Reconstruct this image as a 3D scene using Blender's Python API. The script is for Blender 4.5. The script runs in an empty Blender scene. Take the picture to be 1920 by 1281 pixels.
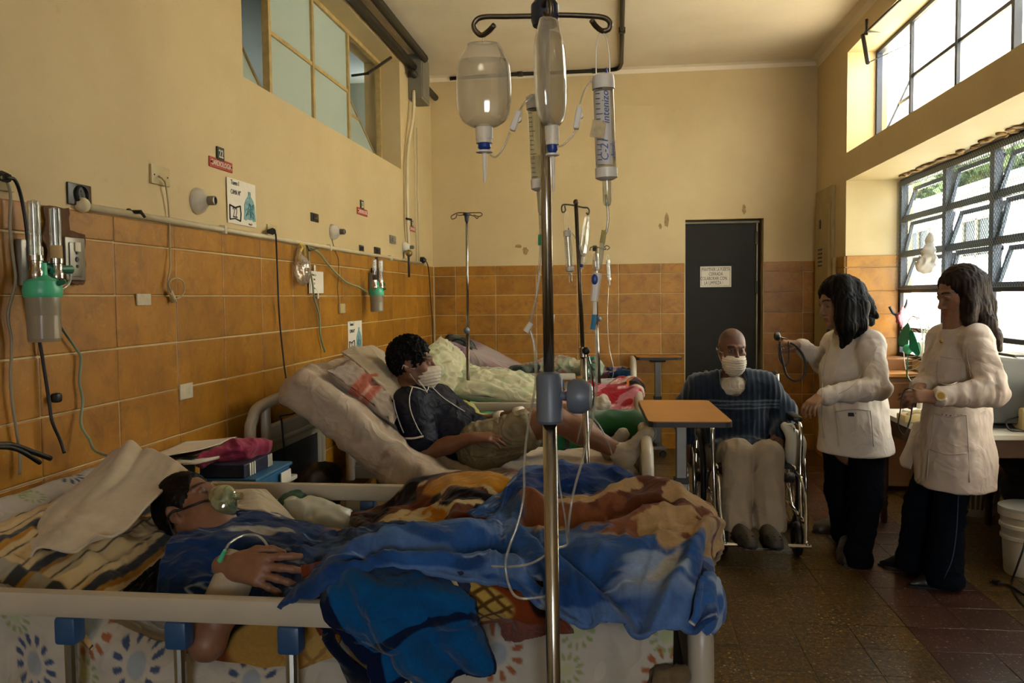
import bpy, bmesh, math, random
import numpy as np
from mathutils import Vector, Matrix, noise as mnoise
random.seed(7); RNG = np.random.default_rng(7)
S = bpy.context.scene
COL = S.collection
# ------------------------------------------------------------------ camera
FPX, YAW, PIT, ROLL = 1568.68, .125376, .052835, -.010623
_cy, _sy = math.cos(YAW), math.sin(YAW)
_f = np.array([-_sy*math.cos(PIT), _cy*math.cos(PIT), -math.sin(PIT)]); _r = np.array([_cy, _sy, 0.]); _u = np.cross(_r, _f)
CR = math.cos(ROLL)*_r + math.sin(ROLL)*_u; CU = -math.sin(ROLL)*_r + math.cos(ROLL)*_u; CW = _f
CAM = np.array([0., 0., 1.45])
cd = bpy.data.cameras.new('camera'); cam = bpy.data.objects.new('camera', cd); COL.objects.link(cam)
cd.sensor_width = 36; cd.sensor_fit = 'HORIZONTAL'; cd.lens = FPX/1920*36; cd.clip_start = .02; cd.clip_end = 200
cam.matrix_world = Matrix(((CR[0], CU[0], -CW[0], 0), (CR[1], CU[1], -CW[1], 0), (CR[2], CU[2], -CW[2], 1.45), (0, 0, 0, 1)))
S.camera = cam
# ------------------------------------------------------------------ world, lights, exposure
S.view_settings.view_transform = 'Standard'; S.view_settings.look = 'None'
S.view_settings.gamma = 1; S.view_settings.use_curve_mapping = False
S.view_settings.exposure = 1.72
wd = bpy.data.worlds.new('sky'); S.world = wd; wd.use_nodes = True
bg = wd.node_tree.nodes['Background']; bg.inputs[0].default_value = (.92, .96, 1, 1); bg.inputs[1].default_value = 6.0
def sunlight():
    d = bpy.data.lights.new('sun', 'SUN'); d.energy = 36.0; d.angle = math.radians(1.5); d.color = (1, .95, .86)
    o = bpy.data.objects.new('sun', d); COL.objects.link(o)
    o.rotation_euler = Vector((.06, .5, -.86)).to_track_quat('-Z', 'Y').to_euler()
sunlight()
def portal(name, x, y0, y1, z0, z1):        # light portal: only tells the sampler where the sky comes in
    d = bpy.data.lights.new(name, 'AREA'); d.shape = 'RECTANGLE'; d.size = z1-z0; d.size_y = y1-y0
    o = bpy.data.objects.new(name, d); COL.objects.link(o); o.location = (x, (y0+y1)/2, (z0+z1)/2)
    o.rotation_euler = (0, math.radians(90), 0); d.cycles.is_portal = True
try:
    S.cycles.use_denoising = True; S.cycles.max_bounces = 8; S.cycles.diffuse_bounces = 5; S.cycles.transparent_max_bounces = 24
    S.cycles.sample_clamp_indirect = 6; S.cycles.caustics_reflective = False; S.cycles.caustics_refractive = False
except Exception: pass
# ------------------------------------------------------------------ pixel -> room helpers (measurements taken on the photograph)
def on(px, py, ax, v):
    d = CR*(px-960)/FPX - CU*(py-640.5)/FPX + CW
    return CAM + d*((v-CAM[ax])/d[ax])
def at(px, py, Y): return on(px, py, 1, Y)
def oz(px, py, z=0.): return on(px, py, 2, z)
def ox(px, py, X): return on(px, py, 0, X)
def dep(Y, px=960): return Y            # depth in metres
XL, XR, YB, ZC = -1.774, 1.814, 8.0, 3.57
# ------------------------------------------------------------------ materials
def lin(h):
    if isinstance(h, tuple): return h if len(h) == 4 else (*h, 1)
    h = h.lstrip('#'); c = [int(h[i:i+2], 16)/255 for i in (0, 2, 4)]
    return tuple((x/12.92 if x <= .04045 else ((x+.055)/1.055)**2.4) for x in c) + (1,)
MATS = {}
class NT:
    def __init__(s, name):
        s.m = bpy.data.materials.new(name); s.m.use_nodes = True; s.t = s.m.node_tree; s.n = s.t.nodes; s.l = s.t.links
        s.b = s.n['Principled BSDF']; s.out = s.n['Material Output']
    def new(s, t, **k):
        q = s.n.new(t)
        for a, v in k.items():
            if a.startswith('i_'): q.inputs[a[2:].replace('_', ' ')].default_value = v
            else: setattr(q, a, v)
        return q
    def ln(s, a, b): s.l.new(a, b)
    def mixc(s, f, a, b, mode='MIX'):
        q = s.n.new('ShaderNodeMix'); q.data_type = 'RGBA'; q.blend_type = mode
        for i, v in ((0, f), (6, a), (7, b)):
            if hasattr(v, 'links'): s.ln(v, q.inputs[i])
            else: q.inputs[i].default_value = v
        return q.outputs[2]
    def noise(s, scale, det=4, rough=.55, vec=None, dist=0):
        q = s.n.new('ShaderNodeTexNoise'); q.inputs['Scale'].default_value = scale; q.inputs['Detail'].default_value = det
        q.inputs['Roughness'].default_value = rough; q.inputs['Distortion'].default_value = dist
        s.ln(vec if vec is not None else s.pos(), q.inputs['Vector']); return q.outputs['Fac']
    def pos(s):
        if not hasattr(s, '_g'): s._g = s.n.new('ShaderNodeNewGeometry')
        return s._g.outputs['Position']
    def ramp(s, f, *st):
        q = s.n.new('ShaderNodeValToRGB'); e = q.color_ramp.elements
        while len(e) < len(st): e.new(.5)
        for i, (p, c) in enumerate(st): e[i].position = p; e[i].color = lin(c) if isinstance(c, str) else (c, c, c, 1)
        s.ln(f, q.inputs[0]); return q.outputs[0]
    def bump(s, h, st, dist=.002):
        q = s.n.new('ShaderNodeBump'); q.inputs['Strength'].default_value = st; q.inputs['Distance'].default_value = dist
        s.ln(h, q.inputs['Height']); s.ln(q.outputs[0], s.b.inputs['Normal'])
def mat(name, col='#888888', rough=.55, metal=0., var=.12, vs=9., bump=0., bs=120., rand=0., attr=False, sheen=0., spec=.5, alpha=1., coat=0., sss=0., wk=None):
    if name in MATS: return MATS[name]
    n = NT(name); b = n.b
    b.inputs['Roughness'].default_value = rough; b.inputs['Metallic'].default_value = metal
    b.inputs['Specular IOR Level'].default_value = spec; b.inputs['Alpha'].default_value = alpha; b.inputs['Coat Weight'].default_value = coat
    if sheen: b.inputs['Sheen Weight'].default_value = sheen; b.inputs['Sheen Roughness'].default_value = .45
    if sss: b.inputs['Subsurface Weight'].default_value = sss; b.inputs['Subsurface Radius'].default_value = (.012, .004, .002); b.inputs['Subsurface Scale'].default_value = 1
    c = lin(col)
    if attr: a = n.new('ShaderNodeAttribute', attribute_name='Col'); c = a.outputs['Color']
    if var:
        f = n.ramp(n.noise(vs), (.25, 1-var), (.75, 1+var*.4))
        c = n.mixc(1., c, f, 'MULTIPLY')
    if rand:
        o = n.new('ShaderNodeObjectInfo'); f = n.ramp(o.outputs['Random'], (0, 1-rand), (1, 1.))
        c = n.mixc(1., c, f, 'MULTIPLY')
    if hasattr(c, 'links'): n.ln(c, b.inputs['Base Color'])
    else: b.inputs['Base Color'].default_value = c
    if bump: n.bump(n.noise(bs, 6, .6), bump)
    if wk:      # soft creases of cloth
        q = n.new('ShaderNodeBump'); q.inputs['Strength'].default_value = 1; q.inputs['Distance'].default_value = wk[1]; f = n.noise(wk[0], 2.5, .5, dist=.8); r = n.new('ShaderNodeMath', operation='PINGPONG'); n.ln(f, r.inputs[0]); r.inputs[1].default_value = .16; n.ln(r.outputs[0], q.inputs['Height'])
        if b.inputs['Normal'].links: n.ln(b.inputs['Normal'].links[0].from_socket, q.inputs['Normal'])
        n.ln(q.outputs[0], b.inputs['Normal'])
    MATS[name] = n.m; return n.m
def glassy(name, col='#ffffff', tint=.9, rough=.03, gloss=.12, diff=0., diffcol='#ffffff', transl=0.):
    """thin clear sheet or film: see-through + reflection (+ a milky share)"""
    if name in MATS: return MATS[name]
    n = NT(name); n.n.remove(n.b)
    t = n.new('ShaderNodeBsdfTransparent'); c = lin(col); t.inputs[0].default_value = c
    g = n.new('ShaderNodeBsdfGlossy'); g.inputs['Roughness'].default_value = rough
    lw = n.new('ShaderNodeLayerWeight'); lw.inputs[0].default_value = .35
    m1 = n.new('ShaderNodeMath', operation='MULTIPLY_ADD'); n.ln(lw.outputs['Facing'], m1.inputs[0]); m1.inputs[1].default_value = gloss*2.5; m1.inputs[2].default_value = gloss*.35
    x = n.new('ShaderNodeMixShader'); n.ln(m1.outputs[0], x.inputs[0]); n.ln(t.outputs[0], x.inputs[1]); n.ln(g.outputs[0], x.inputs[2])
    o = x.outputs[0]
    for w, kind in ((diff, 'ShaderNodeBsdfDiffuse'), (transl, 'ShaderNodeBsdfTranslucent')):
        if w:
            d = n.new(kind); d.inputs[0].default_value = lin(diffcol)
            y = n.new('ShaderNodeMixShader'); y.inputs[0].default_value = w; n.ln(o, y.inputs[1]); n.ln(d.outputs[0], y.inputs[2]); o = y.outputs[0]
    n.ln(o, n.out.inputs[0]); MATS[name] = n.m; return n.m
# ------------------------------------------------------------------ mesh building
class MB:
    def __init__(s): s.v = []; s.f = []; s.n = 0; s.c = None
    def add(s, V, Fc):
        o = s.n; V = [tuple(map(float, p)) for p in V]; s.v += V; s.n += len(V); s.f += [tuple(i+o for i in f) for f in Fc]; return s
    def box(s, a, b, ch=0., M=None):
        a = np.array(a, float); b = np.array(b, float); lo = np.minimum(a, b); hi = np.maximum(a, b)
        if ch <= 0:
            V = [(x, y, z) for x in (lo[0], hi[0]) for y in (lo[1], hi[1]) for z in (lo[2], hi[2])]
            Fc = [(0, 1, 3, 2), (4, 6, 7, 5), (0, 4, 5, 1), (2, 3, 7, 6), (0, 2, 6, 4), (1, 5, 7, 3)]
        else:
            bm = bmesh.new(); bmesh.ops.create_cube(bm, size=1)
            for v in bm.verts: v.co = Vector([(lo[i]+hi[i])/2 + v.co[i]*(hi[i]-lo[i]) for i in range(3)])
            bmesh.ops.bevel(bm, geom=bm.edges[:], offset=min(ch, .49*min(hi-lo)), segments=2, affect='EDGES', profile=.5)
            bm.verts.ensure_lookup_table(); V = [v.co[:] for v in bm.verts]; Fc = [[v.index for v in f.verts] for f in bm.faces]; bm.free()
        if M is not None: V = [tuple(M @ Vector(p)) for p in V]
        return s.add(V, Fc)
    def tube(s, P, r, seg=10, cap=True, closed=False):
        P = [np.array(p, float) for p in P]; n = len(P); rr = r if hasattr(r, '__len__') else [r]*n
        T = []
        for i in range(n):
            a = P[(i-1) % n] if (closed or i > 0) else P[i]; b = P[(i+1) % n] if (closed or i < n-1) else P[i]
            t = b-a; T.append(t/(np.linalg.norm(t)+1e-12))
        ref = np.array([0, 0, 1.]) if abs(T[0][2]) < .9 else np.array([1., 0, 0])
        nv = np.cross(T[0], ref); nv /= np.linalg.norm(nv); V = []
        for i in range(n):
            nv = nv - T[i]*(nv@T[i]); nv /= np.linalg.norm(nv)+1e-12; bv = np.cross(T[i], nv)
            for k in range(seg):
                a = 2*math.pi*k/seg; V.append(P[i]+rr[i]*(math.cos(a)*nv+math.sin(a)*bv))
        Fc = []
        for i in range(n if closed else n-1):
            j = (i+1) % n
            for k in range(seg): Fc.append((i*seg+k, i*seg+(k+1) % seg, j*seg+(k+1) % seg, j*seg+k))
        if cap and not closed: Fc += [tuple(range(seg))[::-1], tuple((n-1)*seg+k for k in range(seg))]
        return s.add(V, Fc)
    def lathe(s, prof, seg=20, M=None, cap=True):
        V = []; Fc = []
        for r, z in prof:
            for k in range(seg): a = 2*math.pi*k/seg; V.append((r*math.cos(a), r*math.sin(a), z))
        for i in range(len(prof)-1):
            for k in range(seg): Fc.append((i*seg+k, i*seg+(k+1) % seg, (i+1)*seg+(k+1) % seg, (i+1)*seg+k))
        if cap: Fc += [tuple(range(seg))[::-1], tuple((len(prof)-1)*seg+k for k in range(seg))]
        if M is not None: V = [tuple(M @ Vector(p)) for p in V]
        return s.add(V, Fc)
    def ball(s, c, r, seg=12, rings=8, M=None):
        r = r if hasattr(r, '__len__') else (r, r, r); V = [(0, 0, -1)]; Fc = []
        for i in range(1, rings):
            t = math.pi*i/rings
            for k in range(seg): a = 2*math.pi*k/seg; V.append((math.sin(t)*math.cos(a), math.sin(t)*math.sin(a), -math.cos(t)))
        V.append((0, 0, 1)); L = len(V)-1
        for k in range(seg):
            Fc.append((0, 1+(k+1) % seg, 1+k)); Fc.append((L, L-seg+k, L-seg+(k+1) % seg))
            for i in range(rings-2): a = 1+i*seg; Fc.append((a+k, a+(k+1) % seg, a+seg+(k+1) % seg, a+seg+k))
        V = [Vector((p[0]*r[0], p[1]*r[1], p[2]*r[2])) for p in V]
        if M is not None: V = [M @ p for p in V]
        return s.add([(p[0]+c[0], p[1]+c[1], p[2]+c[2]) for p in V], Fc)
    def prism(s, poly, d, ch=0.):
        """poly: 3-D outline (planar), d: extrusion vector"""
        bm = bmesh.new(); vs = [bm.verts.new(p) for p in poly]; f = bm.faces.new(vs)
        r = bmesh.ops.extrude_face_region(bm, geom=[f]); bmesh.ops.translate(bm, vec=Vector(d), verts=[g for g in r['geom'] if isinstance(g, bmesh.types.BMVert)])
        bmesh.ops.recalc_face_normals(bm, faces=bm.faces[:])
        if ch:
            d_ = Vector(d).normalized(); es = [e for e in bm.edges if abs((e.verts[1].co-e.verts[0].co).normalized() @ d_) < .9]
            bmesh.ops.bevel(bm, geom=es, offset=ch, segments=2, affect='EDGES', profile=.5)
        bm.verts.index_update(); V = [v.co[:] for v in bm.verts]; Fc = [[v.index for v in g.verts] for g in bm.faces]; bm.free()
        return s.add(V, Fc)
    def grid(s, G, close_v=False):
        """G: (nu,nv,3) array"""
        nu, nv = G.shape[:2]; Fc = [(i*nv+j, i*nv+j+1, (i+1)*nv+j+1, (i+1)*nv+j) for i in range(nu-1) for j in range(nv-1)]
        return s.add(G.reshape(-1, 3), Fc)
    def mesh(s, name, smooth=35):
        me = bpy.data.meshes.new(name); me.from_pydata(s.v, [], s.f); me.update()
        if smooth:
            me.polygons.foreach_set('use_smooth', [True]*len(me.polygons))
            if smooth < 180: me.set_sharp_from_angle(angle=math.radians(smooth))
        return me
    def build(s, name, m, parent=None, smooth=35, **tags):
        return link(name, s.mesh(name, smooth), m, parent, **tags)
def link(name, me, m, parent=None, label=None, cat=None, group=None, kind=None, loc=None):
    o = bpy.data.objects.new(name, me); COL.objects.link(o)
    if m is not None and me is not None and len(me.materials) == 0: me.materials.append(m)
    if parent is not None: attach(o, parent)
    if loc is not None: o.location = loc
    return tag(o, label, cat, group, kind)
def attach(o, p):
    o.parent = p; o.matrix_parent_inverse = p_world(p).inverted()
def p_world(p):
    m = Matrix.LocRotScale(p.location, p.rotation_euler, p.scale)
    return (p_world(p.parent) @ p.matrix_parent_inverse @ m) if p.parent else m
def tag(o, label=None, cat=None, group=None, kind=None):
    if label: o['label'] = label
    if cat: o['category'] = cat
    if group: o['group'] = group
    if kind: o['kind'] = kind
    return o
def thing(name, label, cat, loc=(0, 0, 0), group=None):
    o = bpy.data.objects.new(name, None); COL.objects.link(o); o.location = loc; o.empty_display_size = .05
    return tag(o, label, cat, group)
def B(*a, **k): return MB().box(*a, **k)
def T(P, r, seg=10, **k): return MB().tube(P, r, seg, **k)
def spline(P, n=8, closed=False):
    """Catmull-Rom through points"""
    P = np.array(P, float); m = len(P)
    if m < 3: return [P[0]+(P[-1]-P[0])*t for t in np.linspace(0, 1, n+1)]
    out = []
    for i in range(m if closed else m-1):
        p0 = P[i-1] if (i > 0 or closed) else 2*P[0]-P[1]; p1 = P[i]; p2 = P[(i+1) % m]
        p3 = P[(i+2) % m] if (i+2 < m or closed) else 2*P[-1]-P[-2]
        for k in range(n):
            t = k/n; out.append(.5*((2*p1)+(-p0+p2)*t+(2*p0-5*p1+4*p2-p3)*t*t+(-p0+3*p1-3*p2+p3)*t**3))
    if not closed: out.append(P[-1])
    return out
def frame_to(d, up=(0, 0, 1)):
    """rotation whose local z looks along d"""
    d = Vector(d).normalized(); u = Vector(up)
    if abs(d.dot(u)) > .99: u = Vector((0, 1, 0))
    x = u.cross(d).normalized(); y = d.cross(x)
    return Matrix((x, y, d)).transposed().to_4x4()
def TR(loc, d=(0, 0, 1), up=(0, 0, 1)): return Matrix.Translation(Vector(loc)) @ frame_to(d, up)
def txt(s, size, m, parent, loc, right, up, name='lettering', depth=.0006, align='CENTER', sx=1., shear=0.):
    """flat print: text turned into a thin mesh, lying in the plane (right, up)"""
    c = bpy.data.curves.new(name, 'FONT'); c.body = s; c.size = size; c.align_x = align; c.align_y = 'CENTER'; c.extrude = depth; c.resolution_u = 2; c.shear = shear
    o = bpy.data.objects.new(name, c); dg = bpy.context.evaluated_depsgraph_get(); COL.objects.link(o)
    me = bpy.data.meshes.new_from_object(o); COL.objects.unlink(o); bpy.data.objects.remove(o)
    R = Vector(right).normalized(); U = Vector(up).normalized(); N = R.cross(U)
    U = N.cross(R)
    Mx = Matrix((R*sx, U, N)).transposed().to_4x4(); me.transform(Matrix.Translation(Vector(loc)) @ Mx)
    me.materials.clear()
    return link(name, me, m, parent)
# ------------------------------------------------------------------ numpy noise, sculpting with distance fields
def _h(i): 
    i = (i*np.int64(374761393)) & 0x7fffffff; i = ((i ^ (i >> 13))*np.int64(1274126177)) & 0x7fffffff
    return ((i ^ (i >> 16)) & 0xffff)/65535.
def vnoise(P):
    """smooth value noise -1..1; P (...,3)"""
    P = np.asarray(P, float); I = np.floor(P).astype(np.int64); f = P-I; f = f*f*(3-2*f); r = 0
    for a in (0, 1):
        for b in (0, 1):
            for c in (0, 1):
                w = (f[..., 0] if a else 1-f[..., 0])*(f[..., 1] if b else 1-f[..., 1])*(f[..., 2] if c else 1-f[..., 2])
                r = r + w*_h((I[..., 0]+a)*73+(I[..., 1]+b)*19391+(I[..., 2]+c)*7919477 % 1000003+11)
    return r*2-1
def fbm(P, o=3): return sum(vnoise(np.asarray(P)*2.03**k+17.3*k)*.5**k for k in range(o))
def ridge(P, o=2): return 1-np.abs(fbm(P, o))*2
def sstep(a, b, x): t = np.clip((x-a)/(b-a), 0, 1); return t*t*(3-2*t)
def raw_mesh(name, V, Q, col=None, smooth=True):
    V = np.asarray(V, np.float32); Q = np.asarray(Q, np.int32); me = bpy.data.meshes.new(name)
    me.vertices.add(len(V)); me.vertices.foreach_set('co', V.ravel()); k = Q.shape[1]
    me.loops.add(Q.size); me.loops.foreach_set('vertex_index', Q.ravel()); me.polygons.add(len(Q))
    me.polygons.foreach_set('loop_start', np.arange(0, Q.size, k, dtype=np.int32))
    me.polygons.foreach_set('use_smooth', np.full(len(Q), smooth)); me.update(calc_edges=True)
    if col is not None:
        a = me.color_attributes.new('Col', 'FLOAT_COLOR', 'POINT'); c = np.ones((len(V), 4), np.float32); c[:, :3] = col; a.data.foreach_set('color', c.ravel())
    return me
def L3(h): return np.array(lin(h)[:3])
def vnormals(V, Q):
    n = np.cross(V[Q[:, 2]]-V[Q[:, 0]], V[Q[:, -1]]-V[Q[:, 1]]); N = np.zeros_like(V)
    for k in range(Q.shape[1]):
        for a in range(3): N[:, a] += np.bincount(Q[:, k], n[:, a], len(V))
    return N/(np.linalg.norm(N, axis=1, keepdims=True)+1e-12)
class Sculpt:
    def __init__(s): s.p = []
    def _a(s, kind, lo, hi, k, col, sub, **d): s.p.append(dict(kind=kind, lo=np.array(lo), hi=np.array(hi), k=k, col=col, sub=sub, **d)); return s
    def cap(s, a, b, ra, rb=None, k=.02, col=None, sub=False, flat=None):
        a = np.array(a, float); b = np.array(b, float); rb = ra if rb is None else rb; R = max(ra, rb)*(max(1, flat[1]) if flat else 1)
        return s._a('c', np.minimum(a, b)-R, np.maximum(a, b)+R, k, col, sub, a=a, b=b, ra=ra, rb=rb, flat=(np.array(flat[0], float)/np.linalg.norm(flat[0]), flat[1]) if flat else None)
    def chain(s, P, R, k=.02, col=None, flat=None):
        for i in range(len(P)-1): s.cap(P[i], P[i+1], R[i], R[i+1], k, col, flat=flat)
        return s
    def ell(s, c, r, M=None, k=.02, col=None, sub=False):
        c = np.array(c, float); r = np.array(r, float)*np.ones(3); M3 = np.eye(3) if M is None else np.array(M)[:3, :3]
        if M is not None and np.array(M).shape == (4, 4): c = np.array(Matrix(M) @ Vector(c))
        sc = np.linalg.norm(M3[:, 0]); M3 = M3/sc; r = r*sc; e = np.abs(M3) @ r
        return s._a('e', c-e, c+e, k, col, sub, c=c, r=r, M=M3)
    def mcap(s, M, a, b, ra, rb=None, k=.02, col=None, sub=False):
        sc = Matrix(M).to_scale()[0]; rb = ra if rb is None else rb
        return s.cap(np.array(Matrix(M) @ Vector(a)), np.array(Matrix(M) @ Vector(b)), ra*sc, rb*sc, k*sc, col, sub)
    @staticmethod
    def dist(p, X, Y, Z):
        if p['kind'] == 'c':
            a, b = p['a'], p['b']; f = p['flat']; PX, PY, PZ = X-a[0], Y-a[1], Z-a[2]; ba = b-a
            if f:
                n, q = f; t = PX*n[0]+PY*n[1]+PZ*n[2]; tb = (ba@n); g = 1/q-1
                PX = PX+n[0]*t*g; PY = PY+n[1]*t*g; PZ = PZ+n[2]*t*g; ba = ba+n*tb*g
            h = np.clip((PX*ba[0]+PY*ba[1]+PZ*ba[2])/(ba@ba+1e-12), 0, 1)
            d = np.sqrt((PX-ba[0]*h)**2+(PY-ba[1]*h)**2+(PZ-ba[2]*h)**2)-(p['ra']+(p['rb']-p['ra'])*h)
            return d*(min(1, f[1]) if f else 1)
        c, r, M = p['c'], p['r'], p['M']; q = [(X-c[0])*M[0, i]+(Y-c[1])*M[1, i]+(Z-c[2])*M[2, i] for i in range(3)]
        k0 = np.sqrt(sum((q[i]/r[i])**2 for i in range(3))); k1 = np.sqrt(sum((q[i]/r[i]**2)**2 for i in range(3)))
        return k0*(k0-1)/(k1+1e-9)
    def mesh(s, res=.007, fine=(), smooth=1, base=None):
        """fine: [(lo, hi, step)] boxes; the grid lines get denser where they cross one"""
        lo = np.min([p['lo'] for p in s.p if not p['sub']], 0)-3*res; hi = np.max([p['hi'] for p in s.p if not p['sub']], 0)+3*res; ax = []
        for a in range(3):
            x = [lo[a]]
            while x[-1] < hi[a]:
                st = res
                for l, h, t in fine:
                    if l[a]-res < x[-1] < h[a]: st = min(st, t)
                x.append(x[-1]+st)
            ax.append(np.array(x))
        D = np.full([len(a) for a in ax], .05, np.float32)
        for p in s.p:
            m = p['k']+2.5*res; i0 = [max(0, int(np.searchsorted(ax[a], p['lo'][a]-m))-1) for a in range(3)]; i1 = [int(np.searchsorted(ax[a], p['hi'][a]+m))+1 for a in range(3)]
            sl = tuple(slice(i0[a], i1[a]) for a in range(3)); g = np.ix_(*[ax[a][sl[a]] for a in range(3)])
            if any(len(x_.ravel()) == 0 for x_ in g): continue
            d = s.dist(p, *g).astype(np.float32); o = D[sl]; k = p['k']
            if p['sub']: h = np.maximum(k-np.abs(o+d), 0)/k; D[sl] = np.maximum(o, -d)+h*h*k/4
            else: h = np.maximum(k-np.abs(o-d), 0)/k; D[sl] = np.minimum(o, d)-h*h*k/4
        V, Q = nets(D, ax)
        E = np.concatenate([Q[:, [i, (i+1) % 4]] for i in range(4)])
        for _ in range(smooth):
            deg = np.bincount(E[:, 0], minlength=len(V))+np.bincount(E[:, 1], minlength=len(V)); A = np.zeros_like(V)
            for a in range(3): A[:, a] = np.bincount(E[:, 0], V[E[:, 1], a], len(V))+np.bincount(E[:, 1], V[E[:, 0], a], len(V))
            V = V*.4+.6*A/deg[:, None]
        return V, Q
    def colors(s, V, default):
        C_ = np.tile(np.array(default, float), (len(V), 1)); best = np.full(len(V), 1e9)
        for p in s.p:
            if p['sub']: continue
            d = s.dist(p, V[:, 0], V[:, 1], V[:, 2]); m = d < best; best[m] = d[m]; C_[m] = p['col'] if p['col'] is not None else default
        return C_
def nets(D, ax):
    ins = D < 0; n = np.array(D.shape)-1
    cnt = sum(ins[a:a+n[0], b:b+n[1], c:c+n[2]].astype(np.int8) for a in (0, 1) for b in (0, 1) for c in (0, 1))
    cells = np.argwhere((cnt > 0) & (cnt < 8)); idx = np.full(n, -1, np.int32); idx[tuple(cells.T)] = np.arange(len(cells))
    acc = np.zeros((len(cells), 3)); num = np.zeros(len(cells))
    co = [(a, b, c) for a in (0, 1) for b in (0, 1) for c in (0, 1)]
    for u in co:
        for a in range(3):
            if u[a]: continue
            w = list(u); w[a] = 1; p = cells+np.array(u); q = cells+np.array(w); d0 = D[tuple(p.T)]; d1 = D[tuple(q.T)]; m = (d0 < 0) != (d1 < 0)
            t = np.where(m, d0/np.where(m, d0-d1, 1), 0); P = np.stack([ax[k][p[:, k]] for k in range(3)], 1); P[:, a] += t*(ax[a][q[:, a]]-ax[a][p[:, a]])
            acc += np.where(m[:, None], P, 0); num += m
    V = acc/num[:, None]; Q = []
    for a in range(3):
        b, c = (a+1) % 3, (a+2) % 3; s0 = [slice(None)]*3; s1 = [slice(None)]*3; s0[a] = slice(0, -1); s1[a] = slice(1, None)
        df = ins[tuple(s0)] != ins[tuple(s1)]; e = np.argwhere(df); e = e[(e[:, b] > 0) & (e[:, c] > 0) & (e[:, b] < n[b]) & (e[:, c] < n[c])]
        def at_(db, dc): t = e.copy(); t[:, b] -= db; t[:, c] -= dc; return idx[tuple(t.T)]
        q = np.stack([at_(1, 1), at_(0, 1), at_(0, 0), at_(1, 0)], 1); fl = ~ins[tuple(e.T)]; q[fl] = q[fl][:, ::-1]; Q.append(q)
    Q = np.concatenate(Q); return V, Q[(Q >= 0).all(1)]
def sculpted(name, sc, m, parent=None, res=.007, fine=(), smooth=1, default='#888888', colf=None, disp=None, **tags):
    V, Q = sc.mesh(res, fine, smooth)
    if disp is not None: V = V+vnormals(V, Q)*disp(V)[:, None]
    C_ = sc.colors(V, L3(default) if isinstance(default, str) else default)
    if colf is not None: C_ = colf(V, C_)
    return link(name, raw_mesh(name, V, Q, C_), m, parent, **tags)
def surf(name, G, m, parent=None, col=None, thick=0., **tags):
    """(nu,nv,3) sheet, optionally thickened"""
    nu, nv = G.shape[:2]; I = np.arange(nu*nv).reshape(nu, nv); Q = np.stack([I[:-1, :-1], I[:-1, 1:], I[1:, 1:], I[1:, :-1]], -1).reshape(-1, 4)
    V = G.reshape(-1, 3); C_ = None if col is None else np.asarray(col).reshape(-1, 3)
    if thick:
        N = vnormals(V, Q); n0 = len(V); V = np.concatenate([V, V-N*thick]); Q2 = Q[:, ::-1]+n0
        rim = np.concatenate([I[0, :], I[1:, -1], I[-1, ::-1][1:], I[::-1, 0][1:-1]]); r2 = np.roll(rim, -1)
        Q = np.concatenate([Q, Q2, np.stack([r2, rim, rim+n0, r2+n0], 1)]); C_ = None if C_ is None else np.concatenate([C_, C_])
    return link(name, raw_mesh(name, V, Q, C_), m, parent, **tags)
def patch(net, nu, nv):
    """smooth surface through a control net [rows][cols][3]"""
    A = np.array(net, float); r = A.shape[0]
    rows = np.array([resamp(row, nv) for row in A]); return np.stack([resamp(rows[:, j], nu) for j in range(nv)], 1)
def resamp(P, n):
    S_ = np.array(spline(P, 16)); L = np.r_[0, np.cumsum(np.linalg.norm(np.diff(S_, axis=0), axis=1))+np.arange(1, len(S_))*1e-7]; t = np.linspace(0, 1, len(P)); k = np.arange(len(S_))/(len(S_)-1)
    return np.stack([np.interp(np.linspace(0, 1, n), k, S_[:, a]) for a in range(S_.shape[1])], 1)
def gnormal(G): 
    a = np.gradient(G, axis=0); b = np.gradient(G, axis=1); n = np.cross(b, a); return n/(np.linalg.norm(n, axis=-1, keepdims=True)+1e-12)
def uvm(G):
    """surface coordinates in metres"""
    du = np.linalg.norm(np.diff(G, axis=0), axis=-1).mean(1); dv = np.linalg.norm(np.diff(G, axis=1), axis=-1).mean(0)
    return np.meshgrid(np.r_[0, np.cumsum(du)], np.r_[0, np.cumsum(dv)], indexing='ij')
def mixv(C_, m, c): m = np.asarray(m)[..., None]; return C_*(1-m)+np.asarray(c)*m
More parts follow.
